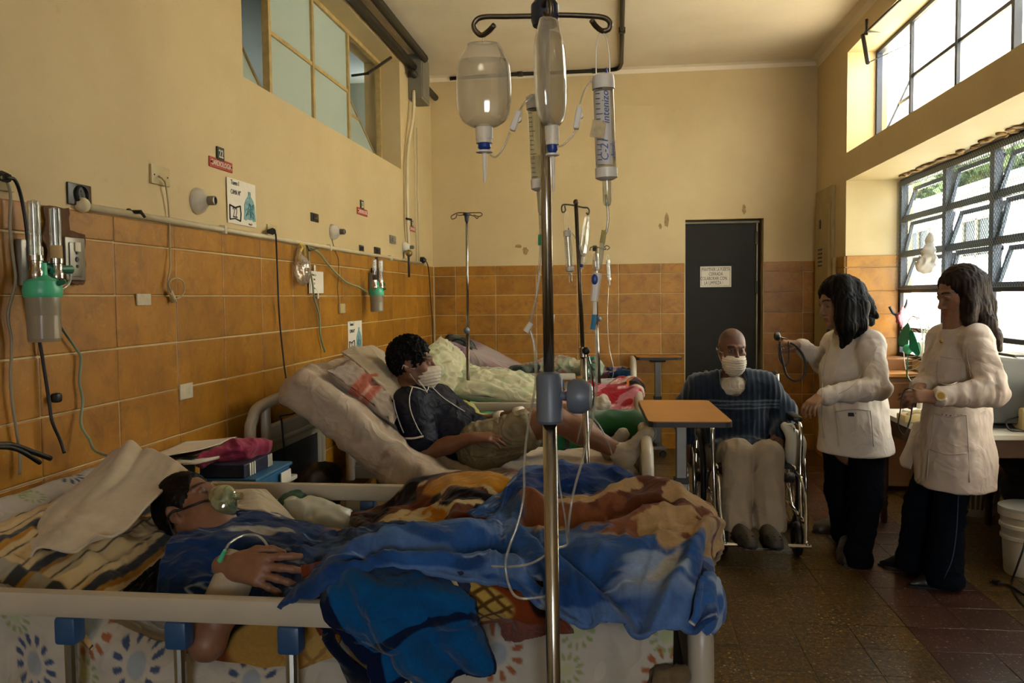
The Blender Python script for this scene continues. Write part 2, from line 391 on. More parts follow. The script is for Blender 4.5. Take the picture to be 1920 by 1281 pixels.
# ================================================================== SETTING
def plaster(name, col, dirt='#8a7346'):
    n = NT(name); c = lin(col)
    c = n.mixc(n.ramp(n.noise(1.3, 5, .6), (.35, 0.), (.8, .35)), c, lin(dirt))
    c = n.mixc(n.ramp(n.noise(14, 5, .7), (.62, 0.), (.8, .22)), c, lin('#6b5630'))
    n.ln(c, n.b.inputs['Base Color']); n.b.inputs['Roughness'].default_value = .62
    n.bump(n.noise(60, 6, .65), .25, .003); return n.m
M_WALL = plaster('ochre_plaster', '#c4b084'); M_CEIL = plaster('ceiling_plaster', '#dcd1bb', '#ae9a78')
def tilemat(name, c1, c2, c3, rnd=.22):
    n = NT(name)
    c = n.mixc(n.ramp(n.noise(7, 6, .6, dist=.4), (.3, 0.), (.72, 1.)), lin(c1), lin(c2))
    c = n.mixc(n.ramp(n.noise(24, 7, .8, dist=1.6), (.55, 0.), (.70, .5)), c, lin(c3)); c = n.mixc(n.ramp(n.noise(11, 6, .7, dist=.8), (.50, 0.), (.66, .55)), c, lin('#7a4f16'))
    c = n.mixc(n.ramp(n.noise(2.2, 4, .5), (.55, 0.), (.8, .45)), c, lin('#5c3a12'))
    o = n.new('ShaderNodeObjectInfo'); c = n.mixc(1., c, n.ramp(o.outputs['Random'], (0, 1-rnd), (1, 1.)), 'MULTIPLY')
    n.ln(c, n.b.inputs['Base Color']); n.b.inputs['Roughness'].default_value = .42
    n.bump(n.noise(35, 5, .6), .2, .002); return n.m
M_TILE = tilemat('glazed_ochre_tile', '#b07a1c', '#94610f', '#c49a4c')
M_GROUT = mat('grout', '#97803f', .8, var=.3, vs=20)
def terrazzo(name, base, dark, chip):
    n = NT(name)
    c = n.mixc(n.ramp(n.noise(48, 4, .7), (.42, 0.), (.56, 1.)), lin(base), lin(dark))
    v = n.new('ShaderNodeTexVoronoi'); v.inputs['Scale'].default_value = 55; n.ln(n.pos(), v.inputs['Vector'])
    c = n.mixc(n.ramp(v.outputs['Distance'], (.12, 1.), (.22, 0.)), c, lin(chip))
    v2 = n.new('ShaderNodeTexVoronoi'); v2.inputs['Scale'].default_value = 23; n.ln(n.pos(), v2.inputs['Vector'])
    c = n.mixc(n.ramp(v2.outputs['Distance'], (.10, 1.), (.16, 0.)), c, lin(chip))
    c = n.mixc(n.ramp(n.noise(1.6, 4, .6), (.4, 0.), (.75, .5)), c, lin('#2a2012'))
    n.ln(c, n.b.inputs['Base Color']); n.b.inputs['Roughness'].default_value = .3
    n.bump(n.noise(40, 3), .06, .002); return n.m
M_FY = terrazzo('ochre_terrazzo', '#6a5024', '#2c200e', '#b09a6c'); M_FM = terrazzo('maroon_terrazzo', '#4c2f27', '#38221c', '#a5917c')
M_BLUE = mat('blue_black_paint', '#1c2a3e', .45, var=.3, vs=14, bump=.1); M_CREAMP = mat('cream_frame_paint', '#b39a63', .5, var=.3, vs=20, bump=.15)
M_CLEAR = glassy('window_glass', '#f2f7f5', gloss=.10); 
M_FROST = glassy('frosted_glass', '#f4f2ea', gloss=.06, transl=.55, diffcol='#fbf6ea')
M_PALE = glassy('painted_pale_glass', '#9fb0a8', gloss=.10, rough=.15, diff=.72, diffcol='#b9c8bf')
Y0 = 3.5        # where the window bay starts, beside the camera's view
def struct(name, mb, m, parent=None, smooth=0): return mb.build(name, m, parent, smooth=smooth, kind=None if parent else 'structure')
# floor with terrazzo tiles
fl = struct('floor', B((-2.1, -4.2, -.12), (2.9, 8.3, -.004)), M_GROUT)
TS = .25
def tile_mesh(name, sx, sy, sz, ch=.004):
    return B((-sx/2, -sy/2, -sz/2), (sx/2, sy/2, sz/2), ch).mesh(name, 0)
fy = tile_mesh('floor_tile_ochre', TS-.0025, TS-.0025, .02, .0015); fy.materials.append(M_FY)
fm = tile_mesh('floor_tile_maroon', TS-.0025, TS-.0025, .02, .0015); fm.materials.append(M_FM)
def lay(me, parent, loc, name='tile', jit=.0008, rz=0.):
    o = bpy.data.objects.new(name, me); COL.objects.link(o); o.parent = parent
    o.location = (loc[0]+random.uniform(-1, 1)*jit*.3, loc[1]+random.uniform(-1, 1)*jit, loc[2]+random.uniform(-1, 1)*jit*.5); return o
bmf = MB()
for i in range(-8, 6):
    for j in range(0, 34):
        x = 1.245+TS*(i+.5); y = -.5+TS*(j+.5)
        if x > 2.6: continue
        maroon = i in (0, 1)
        vis = (x > .1 and y > 2.7)
        if vis: lay(fm if maroon else fy, fl, (x, y, -.0095), 'floor_tile', .0006)
# rest of the floor, out of view or under the beds
bmr = MB()
for i in range(-13, 6):
    for j in range(-15, 34):
        x = 1.245+TS*(i+.5); y = -.5+TS*(j+.5)
        if x > 2.6 or (i >= -8 and x > .1 and y > 2.7): continue
        bmr.box((x-TS/2+.0012, y-TS/2+.0012, -.02), (x+TS/2-.0012, y+TS/2-.0012, 0.0004))
o_ = bmr.build('floor_tiles', M_FY, fl, smooth=0); o_['kind'] = 'stuff'
# ceiling
ce = struct('ceiling', B((-2.1, -4.2, ZC), (2.4, 8.3, ZC+.25)), M_CEIL)
struct('trim_1', MB().prism([(XR, -4, ZC), (XR-.07, -4, ZC), (XR-.02, -4, ZC-.02), (XR, -4, ZC-.07)], (0, 12, 0)), M_CEIL)
struct('trim_2', MB().prism([(XL, YB, ZC), (XL, YB-.05, ZC), (XL, YB-.015, ZC-.015), (XL, YB, ZC-.05)], (3.6, 0, 0)), M_CEIL)
# walls
XG = -1.95      # plane of the left clerestory
w = MB(); y0, y1, z0, z1 = 3.88, 6.84, 2.52, 3.40
w.box((XL-.3, -4.2, 0), (XL, y0, ZC)); w.box((XL-.3, y1, 0), (XL, YB+.3, ZC)); w.box((XL-.3, y0, 0), (XL, y1, z0)); w.box((XL-.3, y0, z1), (XL, y1, ZC))
WL = struct('wall_left', w, M_WALL)
DX0, DX1, DZ = .635, 1.345, 2.155
w = MB(); w.box((XL, YB, 0), (DX0, YB+.3, ZC)); w.box((DX1, YB, 0), (2.4, YB+.3, ZC)); w.box((DX0, YB, DZ), (DX1, YB+.3, ZC))
WB = struct('wall_back', w, M_WALL)
w = MB(); YJ = 7.0
UZ0, UZ1, LZ1 = 2.568, 3.352, 2.347
w.box((XR, YJ, 0), (2.32, YB+.01, 2.45)); w.box((XR, YJ, 2.45), (2.12, YB+.01, ZC)); w.box((2.3, YJ, 0), (2.75, YB+.01, .95))
WR = struct('wall_right', w, M_WALL)
struct('trim_3', B((XR, Y0, LZ1), (2.32, YJ, UZ0)), M_WALL); struct('trim_4', B((XR, Y0, UZ1), (2.12, YJ, ZC)), M_WALL)
struct('wall_right_front', B((XR, -4.2, 0), (2.4, Y0, ZC)), M_WALL)
WLOW = struct('wall_right_low', B((2.62, Y0, 0), (2.75, YJ, .95)), M_WALL); struct('trim_5', B((2.2, Y0, .88), (2.66, YJ, .95)), M_WALL)
struct('wall_rear', B((XL-.3, -4.3, 0), (.3, -4.1, ZC)).box((1.5, -4.3, 0), (2.9, -4.1, ZC)).box((.3, -4.3, 0), (1.5, -4.1, 1.15)).box((.3, -4.3, 2.45), (1.5, -4.1, ZC)), M_WALL)
# wall tiles: each tile a piece of its wall
ROWH, TW = .189, .411
def walltile(sx, sy, sz, n=1):
    me = B((-sx/2, -sy/2, -sz/2), (sx/2, sy/2, sz/2), .004).mesh('wall_tile', 0); me.materials.append(M_TILE); return me
TL = walltile(.012, TW-.005, ROWH-.005); TLc = walltile(.014, TW-.005, .09)
ZT = 1.755
for k in range(-1, 16):
    ya, yb = 2.372+TW*(k-1), 2.372+TW*k
    if yb < .9 or ya > YB-.03: continue
    yb2 = min(yb, YB-.008)
    for r in range(9):
        zc = ZT-.095-ROWH*(r+.5)
        me = TL if yb2 == yb else None
        if me is None: me = walltile(.012, yb2-ya-.005, ROWH-.005)
        lay(me, WL, (XL-.0015, (ya+yb2)/2, zc), 'wall_tile', .0018)
    sh = .0 if k < 6 else .2
    yc0, yc1 = ya+sh-(.2 if k == 6 else 0), min(yb+sh, YB-.008)
    if yc1-yc0 < .03: continue
    lay(TLc if abs(yc1-yc0-TW) < 1e-6 else walltile(.014, yc1-yc0-.005, .09), WL, (XL-.001, (yc0+yc1)/2, ZT-.0475), 'wall_tile', .0018)
def backtiles(xa, xb, first, parent):
    x = xa
    nx = first
    while x < xb-.02:
        x1 = min(nx, xb)
        for r in range(9): lay(walltile(x1-x-.005, .012, ROWH-.005), parent, ((x+x1)/2, YB+.0015, ZT-.095-ROWH*(r+.5)), 'wall_tile', .0012)
        lay(walltile(x1-x-.005, .014, .09), parent, ((x+x1)/2, YB+.001, ZT-.0475), 'wall_tile', .0012)
        x = x1; nx = x1+.392
backtiles(XL+.012, DX0-.006, -1.55, WB); backtiles(DX1+.004, XR-.01, 1.70, WB)
for r in range(9):      # narrow strip of the right wall beside the electrical panel, and the jamb of the window bay
    lay(walltile(.012, .24, ROWH-.005), WR, (XR-.004, YJ+.125, ZT-.095-ROWH*(r+.5)), 'wall_tile', .001)
    lay(walltile(.012, .42, ROWH-.005), WR, (XR-.004, YJ+.78, ZT-.095-ROWH*(r+.5)), 'wall_tile', .001)
    lay(walltile(.40, .012, ROWH-.005), WR, (XR+.206, YJ-.004, ZT-.095-ROWH*(r+.5)), 'wall_tile', .001)
lay(walltile(.012, .24, .09), WR, (XR-.005, YJ+.125, ZT-.0475), 'wall_tile'); lay(walltile(.40, .014, .09), WR, (XR+.206, YJ-.005, ZT-.0475), 'wall_tile')
lay(walltile(.012, .42, .09), WR, (XR-.005, YJ+.78, ZT-.0475), 'wall_tile')
# low tiled wall under the window
for k in range(12):
    for r in range(4): lay(walltile(.012, TW-.005, ROWH-.005), WLOW, (2.616, YJ-.21-TW*k, .86-ROWH*(r+.5)), 'wall_tile', .001)
# ---------------- windows
def bar(p, q, w_, d_, axis_x=True):
    """rectangular bar between p and q in a plane x = const; w_ width in the plane, d_ depth along x"""
    p = Vector(p); q = Vector(q); L = (q-p).length; M = Matrix.Translation((p+q)/2) @ frame_to(q-p, (1, 0, 0))
    return M, L, w_, d_
def bars(mb, lst, w_, d_):
    for p, q in lst:
        p = Vector(p); q = Vector(q); dz = (q-p); L = dz.length; dz.normalize(); x = Vector((1, 0, 0)); x = (x-dz*x.dot(dz)).normalized(); y = dz.cross(x)
        M = Matrix((x, y, dz)).transposed().to_4x4(); M.translation = (p+q)/2
        mb.box((-d_/2, -w_/2, -L/2), (d_/2, w_/2, L/2), 0, M)
    return mb
def sheet(mb, P, t):
    """thin pane through 4 points"""
    n = (Vector(P[1])-Vector(P[0])).cross(Vector(P[3])-Vector(P[0])).normalized()*t
    return mb.prism([tuple(p) for p in P], n)
def window(name, X, ys, z0, z1, zbar, fm_, gm, out, tilted=(), fw=.035, gm_t=None):
    """clerestory: fixed fields with a middle bar; tilted fields hold a sash leaning outwards (out = +1 / -1 along x)"""
    root = thing(name, None, None); root['kind'] = 'structure'
    fr = MB(); bars(fr, [((X, y, z0), (X, y, z1)) for y in ys], fw, .04); bars(fr, [((X, ys[0], z0+.015), (X, ys[-1], z0+.015)), ((X, ys[0], z1-.015), (X, ys[-1], z1-.015))], .03, .045)
    fr.build('window_frame', fm_, root, smooth=0)
    for i in range(len(ys)-1):
        a, b = sorted((ys[i], ys[i+1])); a += fw/2; b -= fw/2
        tz = z0+.03; h = z1-z0-.06
        if i in tilted:
            an = math.radians(24); dx = out*math.sin(an); cz = math.cos(an)
            f = lambda s_: (X+dx*s_*h, tz+cz*s_*h)
            zb = (zbar-z0)/(z1-z0)
            P = lambda y, s_: (f(s_)[0], y, f(s_)[1])
            sb = MB(); bars(sb, [(P(a+.012, 0), P(a+.012, 1)), (P(b-.012, 0), P(b-.012, 1)), (P(a, .015), P(b, .015)), (P(a, .985), P(b, .985)), (P(a, zb), P(b, zb))], .024, .024)
            s_o = sb.build('sash', fm_, root, smooth=0)
            for u, v in ((0.02, zb-.01), (zb+.01, .98)): sheet(MB(), [P(a+.02, u), P(b-.02, u), P(b-.02, v), P(a+.02, v)], .004).build('pane', gm_t or gm, s_o, smooth=0)
        else:
            bars(MB(), [((X, a, zbar), (X, b, zbar))], .024, .03).build('glazing_bar', fm_, root, smooth=0)
            for u, v in ((z0+.02, zbar-.01), (zbar+.01, z1-.02)): sheet(MB(), [(X, a, u), (X, b, u), (X, b, v), (X, a, v)], .004).build('pane', gm, root, smooth=0)
    return root
ys = [6.985, 6.22, 5.42, 4.685, 3.94, 3.55]
W1 = window('window_1', 2.05, ys, UZ0, UZ1, 2.955, M_BLUE, M_FROST, 1, tilted=(0, 3))
W3 = window('window_3', XG, [6.82, 5.99, 5.27, 4.58, 3.90], z0, z1, 2.96, M_CREAMP, M_PALE, -1, tilted=(0, 3))
# lower window: three rows of small tilting panes behind a wire mesh, frosted fields below
W2 = thing('window_2', None, None); W2['kind'] = 'structure'
XW = 2.245; ysl = [6.98, 6.085, 5.35, 4.6, 3.85, 3.55]; zr = [2.30, 2.02, 1.745, 1.475]
fr = MB(); bars(fr, [((XW, y, .95), (XW, y, 2.33)) for y in ysl], .06, .05)
for z_, w_ in ((2.315, .05), (1.475, .045), (1.17, .03), (.96, .05)): bars(fr, [((XW, ysl[0], z_), (XW, ysl[-1], z_))], w_, .055)
fr.build('window_frame', M_BLUE, W2, smooth=0)
for i in range(len(ysl)-1):
    a, b = ysl[i+1]+.03, ysl[i]-.03
    for r in range(3):
        zt, zb_ = zr[r]-.012, zr[r+1]+.012; an = math.radians(14 if (i+r) % 2 else 20); h = zt-zb_
        P = lambda y, s_: (XW-.02+math.sin(an)*s_*h*.9+.02, y, zb_+math.cos(an)*s_*h)
        sb = MB(); bars(sb, [(P(a+.015, 0), P(a+.015, 1)), (P(b-.015, 0), P(b-.015, 1)), (P(a, .03), P(b, .03)), (P(a, .97), P(b, .97))], .03, .02)
        s_o = sb.build('sash', M_BLUE, W2, smooth=0)
        sheet(MB(), [P(a+.02, .03), P(b-.02, .03), P(b-.02, .97), P(a+.02, .97)], .003).build('pane', M_CLEAR, s_o, smooth=0)
        if r < 2: bars(MB(), [((XW, a, zr[r+1]), (XW, b, zr[r+1]))], .028, .04).build('glazing_bar', M_BLUE, W2, smooth=0)
    for u, v in ((.985, 1.155), (1.185, 1.45)): sheet(MB(), [(XW, a, u), (XW, b, u), (XW, b, v), (XW, a, v)], .004).build('pane', M_FROST, W2, smooth=0)
    bars(MB(), [((XW-.0, a, 1.17), (XW, b, 1.17))], .03, .04).build('glazing_bar', M_BLUE, W2, smooth=0)
M_WIRE = mat('grey_wire', '#8d979c', .5, .6, var=0)
wm = MB(); L_, H_ = 5.8, .84
for k in range(int((L_+H_)/.032)):      # expanded-metal mesh in front of the panes
    for sgn in (1, -1):
        u = k*.032-H_; a0 = max(0, -u); a1 = min(H_, L_-u)
        if a1-a0 < .02: continue
        p = lambda t: (XW-.05-.002*sgn, 6.99-(u+t), (1.48+t) if sgn > 0 else (1.48+H_-t))
        P0, P1 = np.array(p(a0)), np.array(p(a1)); d = np.array((0, -(P1-P0)[2], (P1-P0)[1])); d = d/np.linalg.norm(d)*.0012
        wm.add([P0-d, P0+d, P1+d, P1-d, P0-d+(.002, 0, 0), P0+d+(.002, 0, 0), P1+d+(.002, 0, 0), P1-d+(.002, 0, 0)], [(0, 1, 2, 3), (4, 7, 6, 5), (0, 4, 5, 1), (3, 2, 6, 7)])
o_ = wm.build('wire_mesh', M_WIRE, W2, smooth=0); o_['kind'] = 'stuff'
# broken plaster edge above the lower window
M_RUB = mat('broken_plaster', '#a07f52', .9, var=.6, vs=40, bump=.6, bs=60)
rb = MB(); 
for k in range(70):
    y = 6.75-k*.06+random.uniform(-.02, .02); rb.ball((XW-.05-random.uniform(0, .05), y, LZ1-.008), (random.uniform(.012, .035), random.uniform(.02, .05), random.uniform(.006, .016)), 7, 5)
o_ = rb.build('broken_plaster', M_RUB, WR, smooth=180); o_['kind'] = 'stuff'
_p = bpy.data.lights.new('portal_rear', 'AREA'); _p.shape = 'RECTANGLE'; _p.size = 1.2; _p.size_y = 1.3; _p.cycles.is_portal = True; _o = bpy.data.objects.new('portal_rear', _p); COL.objects.link(_o); _o.location = (.9, -4.32, 1.8); _o.rotation_euler = (math.radians(90), 0, 0)
portal('portal_upper_window', 2.14, Y0, YJ, UZ0, 3.36); portal('portal_lower_window', 2.34, Y0, YJ, .96, LZ1)
# corridor behind the left clerestory
M_COR = plaster('corridor_plaster', '#9aa39c', '#6f7a75')
struct('wall_corridor', B((-4.4, 2, 0), (-4.2, 8.6, 3.9)).box((-4.3, 2, 3.7), (XL-.29, 8.6, 3.9)).box((-4.3, 1.9, 0), (XL-.29, 2.0, 3.9)).box((-4.3, 8.6, 0), (XL-.29, 8.7, 3.9)).box((-4.3, 2, -.1), (XL-.29, 8.6, 0)), M_COR)
# door
M_DOOR = mat('charcoal_door_paint', '#1f1d17', .65, var=.25, vs=5, bump=.08, spec=.3); M_STEEL = mat('steel', '#8f8d86', .28, 1., var=.1, vs=30); M_IRON = mat('dark_iron', '#3a352c', .5, .7, var=.3, vs=30)
D1 = thing('door_1', None, None); D1['kind'] = 'structure'
B((DX0+.004, YB+.10, .01), (1.292, YB+.145, DZ-.035), .004).build('door_leaf', M_DOOR, D1, smooth=0)
B((DX0+.002, YB+.095, DZ-.033), (DX1-.02, YB+.15, DZ-.012), .002).build('door_frame', mat('grey_frame', '#8c8570', .5), D1, smooth=0)
B((1.297, YB+.10, 0), (1.31, YB+.15, DZ-.03)).build('door_frame', mat('grey_frame'), D1, smooth=0)
for z_ in (1.98, 1.52, .5): B((1.283, YB+.085, z_-.06), (1.305, YB+.1, z_+.06), .003).build('hinge', M_IRON, D1, smooth=0)
struct('wall_behind_door', B((.3, YB+.31, 0), (1.7, YB+.35, 2.4)), M_DOOR)
# outdoors seen through the window: ground, white building, trees
M_GRD = mat('outdoor_paving', '#b5aea2', .8, var=.2, vs=2)
struct('ground', B((2.76, -30, -.3), (40, 60, -.2)), M_GRD)
bd = thing('building', 'white two storey building across the yard outside the window', 'building', (9.5, 11, -.2))
M_WHITE = mat('white_render', '#b9b5a8', .8, var=.1, vs=1.5); M_DGL = mat('dark_window_glass', '#14181a', .35, 0, var=.3, vs=2, spec=.2)
B((9.5, 2, -.2), (13, 38, 4.15)).build('wall', M_WHITE, bd, smooth=0); B((9.2, 1.7, 4.15), (13.2, 38.3, 4.3)).build('roof', M_WHITE, bd, smooth=0)
for yw in (10.0, 14.2, 18.4, 22.75, 27.1, 31.4):
    f_ = MB(); bars(f_, [((9.47, yw, 2.4), (9.47, yw+1.8, 2.4)), ((9.47, yw, 3.4), (9.47, yw+1.8, 3.4)), ((9.47, yw, 2.4), (9.47, yw, 3.4)), ((9.47, yw+1.8, 2.4), (9.47, yw+1.8, 3.4)), ((9.47, yw+.9, 2.4), (9.47, yw+.9, 3.4))], .07, .08)
    f_o = f_.build('window', mat('grey_frame'), bd, smooth=0); B((9.48, yw+.04, 2.44), (9.5, yw+1.76, 3.36)).build('pane', M_DGL, f_o, smooth=0)
M_LEAF = mat('leaf_green', '#3a4a28', .7, var=.4, vs=3, spec=.2); M_BARK = mat('bark', '#5a4a38', .9)
for k, (x_, y_, h_, lb) in enumerate(((17, 42, 8.4, 'leafy green tree behind the white building, left of the two seen through the window'), (17, 35, 9.2, 'taller leafy green tree behind the white building, right of the two'))):
    t = thing('tree', lb, 'tree', (x_, y_, -.2), 'trees beyond the white building')
    T([(x_, y_, -.2), (x_+.1, y_, 1.5), (x_, y_+.1, 5.5)], [.3, .22, .15], 8).build('trunk', M_BARK, t)
    lf = MB()
    for q in range(1500):
        d = RNG.normal(size=3); d /= np.linalg.norm(d); rr = 3.6*RNG.random()**.4; c_ = np.array((x_, y_, h_-1))+d*rr*np.array((1, 1.15, .75)); a_ = RNG.normal(size=3)*.2; b_ = RNG.normal(size=3)*.2
        lf.add([c_-a_, c_+b_, c_+a_, c_-b_], [(0, 1, 2, 3)])
    o_ = lf.build('foliage', M_LEAF, t, smooth=0); o_['kind'] = 'stuff'
# ================================================================== FITTINGS ON THE LEFT WALL
M_CRM = mat('aged_cream_plastic', '#b9a878', .45, var=.15); M_DRK = mat('dark_bakelite', '#29241e', .35, var=.2); M_GRYM = mat('grey_metal_plate', '#8d8a80', .4, .6, var=.2)
M_WHT = mat('white_ceramic', '#cfc9bb', .3, var=.12); M_PAP = mat('paper', '#ded8c8', .85, var=.06, vs=30); M_INK = mat('black_ink', '#17161a', .6, var=0)
M_BLK = mat('black_rubber', '#14120f', .5, var=0); M_CORD = mat('cream_cord', '#a89a72', .5, var=.15); M_RED = mat('red_enamel', '#a5301c', .4, var=.12); M_DGRN = mat('dark_green_enamel', '#16291c', .4, var=0)
M_TEAL = mat('mint_plastic', '#49b58b', .35, var=.05); M_DTEAL = mat('dark_green_plastic', '#0f6b52', .35, var=.05); M_CHR = mat('chrome', '#c9c6bf', .16, 1., var=0)
M_TUBE = glassy('clear_tubing', '#e8ebe4', gloss=.25, diff=.22, diffcol='#d6d3c8'); M_ACR = glassy('clear_acrylic', '#e6eae4', gloss=.3, diff=.06)
M_CLOUD = glassy('cloudy_bottle_plastic', '#d8d2c0', gloss=.15, rough=.2, diff=.42, diffcol='#cfc6b0', transl=.2)
M_TWHITE = mat('white_tube_paint', '#cbbf9c', .4, var=.15)
def wq(x0, y0, x1, y1):
    a = ox(x0, (y0+y1)/2, XL); b = ox(x1, (y0+y1)/2, XL); c = ox((x0+x1)/2, y0, XL); d = ox((x0+x1)/2, y1, XL)
    return (a[1]+b[1])/2, (c[2]+d[2])/2, abs(b[1]-a[1]), abs(c[2]-d[2])
def wbox(yc, zc, w_, h_, t0, t1, ch=.002): return B((XL+t0, yc-w_/2, zc-h_/2), (XL+t1, yc+w_/2, zc+h_/2), ch)
RX = Matrix.Rotation(math.radians(90), 4, 'Y')      # local z -> +x, out of the left wall
def wM(yc, zc, t=0.): return Matrix.Translation((XL+t, yc, zc)) @ RX
def wp(px, py, t=.012): return ox(px, py, XL+t)
# dark socket
y, z, w_, h_ = wq(124, 345, 168, 386)
t = thing('wall_socket', 'large dark square power socket on the plaster above the near tiles', 'socket', (XL, y, z))
wbox(y, z, w_, h_, 0, .008, .003).build('plate', M_DRK, t); MB().lathe([(.032, .006), (.032, .016), (.027, .02), (.026, .012), (.001, .012)], 24, wM(y, z)).build('socket_ring', M_BLK, t)
for a in (90, 210, 330): MB().lathe([(.004, .0125), (.004, .014)], 8, wM(y+.012*math.cos(math.radians(a)), z+.012*math.sin(math.radians(a)))).build('pin_hole', M_DRK, t)
# call plate and its cord
y, z, w_, h_ = wq(280, 312, 314, 347)
t = thing('switch_plate', 'cream rectangular wall plate with a cord coming out of its middle', 'wall plate', (XL, y, z))
wbox(y, z, w_, h_, 0, .01, .002).build('plate', M_CRM, t)
for s in (-1, 1): MB().lathe([(.004, .009), (.003, .012)], 8, wM(y+s*w_*.36, z-.002)).build('screw', M_IRON, t)
t = thing('call_cord', 'cream call cord knotted in a loop below the rectangular wall plate', 'cord', tuple(wp(300, 330)))
T(spline([wp(298, 331, .012), wp(305, 336, .03), wp(311, 348, .02), wp(317, 400), wp(318, 450), wp(319, 500, .02), wp(314, 530, .02), wp(318, 550, .02), wp(332, 560, .025), wp(345, 548, .025), wp(343, 528, .025), wp(328, 522, .03), wp(316, 532, .03), wp(322, 552, .02)], 6), .0035, 6).build('cord', M_CORD, t, smooth=180)
T([wp(320, 545, .02), wp(326, 566, .02)], [.008, .012], 8).build('push_button', M_CRM, t, smooth=180)
def lampholder(px, py, r, label, tail=True):
    y, z = ox(px, py, XL)[1:]
    t = thing('lamp_holder', label, 'lamp holder', (XL, y, z))
    MB().lathe([(r, 0), (r*1.02, .01), (r*.85, .03), (r*.42, .05), (r*.36, .055)], 24, wM(y, z)).build('base', M_WHT, t, smooth=50)
    MB().lathe([(r*.36, .05), (r*.36, .085), (r*.26, .087), (r*.25, .06), (.001, .06)], 20, wM(y, z)).build('socket', M_GRYM, t, smooth=50)
    for a in (40, 220): MB().lathe([(.006, .018), (.004, .034)], 8, wM(y+r*.7*math.cos(math.radians(a)), z+r*.7*math.sin(math.radians(a)))).build('screw', M_IRON, t)
    return y, z
lampholder(368, 377, .055, 'empty white ceramic lamp holder left of the bed 22 poster')
y2_, z2_ = lampholder(622, 435, .05, 'empty white ceramic lamp holder with a thin cord hanging from it')
lampholder(757, 464, .045, 'empty white lamp holder beside the pipe near the far corner')
t = thing('call_cord', 'thin dark cord with a cream push button hanging from a lamp holder', 'cord', (XL+.02, y2_, z2_))
T(spline([wp(622, 448, .02), wp(628, 470), wp(634, 485), wp(635, 510), wp(633, 540), wp(635, 568)], 5), .0022, 6).build('cord', M_DRK, t, smooth=180)
wbox(*wq(632, 569, 642, 588), .004, .024, .008).build('push_button', M_CRM, t)
# number signs
def sign(px, pyt, pyb, num, label, k):
    a = ox(px, pyt, XL); b = ox(px, pyb, XL); y, zt, zb = a[1], a[2], b[2]; u = (zt-zb)
    t = thing('bed_sign', label, 'sign', (XL, y, zb))
    B((XL, y-1.12*u, zb), (XL+.006, y+1.12*u, zb+u*.46), .001).build('red_plate', M_RED, t, smooth=0)
    B((XL, y-.4*u, zb+u*.4), (XL+.009, y+.26*u, zt), .001).build('number_plate', M_DGRN, t, smooth=0)
    txt('CARDIOLOGIA', u*.34, M_PAP, t, (XL+.0065, y, zb+u*.22), (0, 1, 0), (0, 0, 1), sx=.88)
    txt(num, u*.52, M_PAP, t, (XL+.0095, y-.07*u, zb+u*.68), (0, 1, 0), (0, 0, 1), sx=.85)
    for s in (-1, 1): MB().lathe([(.006, .005), (.004, .009)], 8, wM(y+s*u*.98, zb+u*.23)).build('screw', M_IRON, t)
sign(412, 277, 318, '22', 'red and green sign 22 CARDIOLOGIA on the plaster above the first poster', 1)
sign(678, 376, 404, '23', 'red and green sign 23 high on the wall over the second bed', 1)
sign(772, 414, 434, '24', 'small red and green sign between the pipes in the far corner', 1)
# posters
def poster(x0, y0, x1, y1, num, label):
    y, z, w_, h_ = wq(x0, y0, x1, y1); X = XL+.0075
    t = thing('poster', label, 'poster', (XL, y, z)); wbox(y, z, w_, h_, .005, .007, 0).build('sheet', M_PAP, t, smooth=0)
    R_, U_ = (0, 1, 0), (0, 0, 1); f = h_
    txt('Tuem I', f*.15, M_INK, t, (X, y-w_*.24, z+f*.41), R_, U_, sx=.95, depth=.001); txt('CAMA N°', f*.15, M_INK, t, (X, y-w_*.22, z+f*.2), R_, U_, sx=.78, depth=.001)
    fr = MB()
    q = [(y-w_*.44, z-.1*f), (y-w_*.08, z-.08*f), (y-w_*.08, z-.42*f), (y-w_*.44, z-.42*f)]
    for i in range(4): a = q[i]; b = q[(i+1) % 4]; fr.tube([(X, *a), (X, (a[0]+b[0])/2+(.006 if i == 1 else 0), (a[1]+b[1])/2-(.01 if i == 0 else -.008 if i == 2 else 0)), (X, *b)], .004, 5)
    fr.build('number_box', M_INK, t, smooth=0)
    txt(num, f*.34, M_INK, t, (X, y-w_*.26, z-f*.26), R_, U_, sx=.7)
    txt('Hosp. J. M.', f*.06, M_INK, t, (X, y+w_*.28, z-f*.45), R_, U_, sx=.7)
    bl = MB(); P = [(0, .30), (.03, .30), (.035, .2), (.1, .1), (.14, -.02), (.145, -.2), (.16, -.36), (.1, -.38), (.06, -.34), (0, -.35)]; pts = [(X, y+w_*.26+p*w_*1.35, z+q_*f) for p, q_ in P]+[(X, y+w_*.26-p*w_*1.35, z+q_*f) for p, q_ in P[::-1]]
    pts = [p for i, p in enumerate(pts) if i == 0 or p != pts[i-1]][:-1]
    bl.prism(pts, (.0012, 0, 0)).build('drawn_bottle', mat('blue_crayon', '#7fa9ad', .8, var=.45, vs=70), t, smooth=0)
    sc = MB()
    for k in range(5): sc.tube(spline([(X+.002, y+w_*.26+random.uniform(-.16, .16)*w_, z+random.uniform(-.33, .05)*f) for _ in range(5)], 6), .0011, 4)
    o_ = sc.build('scribble', mat('teal_crayon', '#3f7f86', .8, var=.2), t, smooth=0); o_['kind'] = 'stuff'
poster(424, 340, 477, 422, '22', 'white paper poster with a drawn blue bottle, bed number 22')
poster(651, 602, 677, 664, '23', 'white paper poster with a drawn bottle above the raised mattress')
y, z, w_, h_ = wq(575, 509, 602, 550)
t = thing('paper_note', 'small handwritten white note taped to the tiles under the clear bag', 'note', (XL, y, z)); wbox(y, z, w_, h_, .012, .015, 0).build('sheet', M_PAP, t, smooth=0)
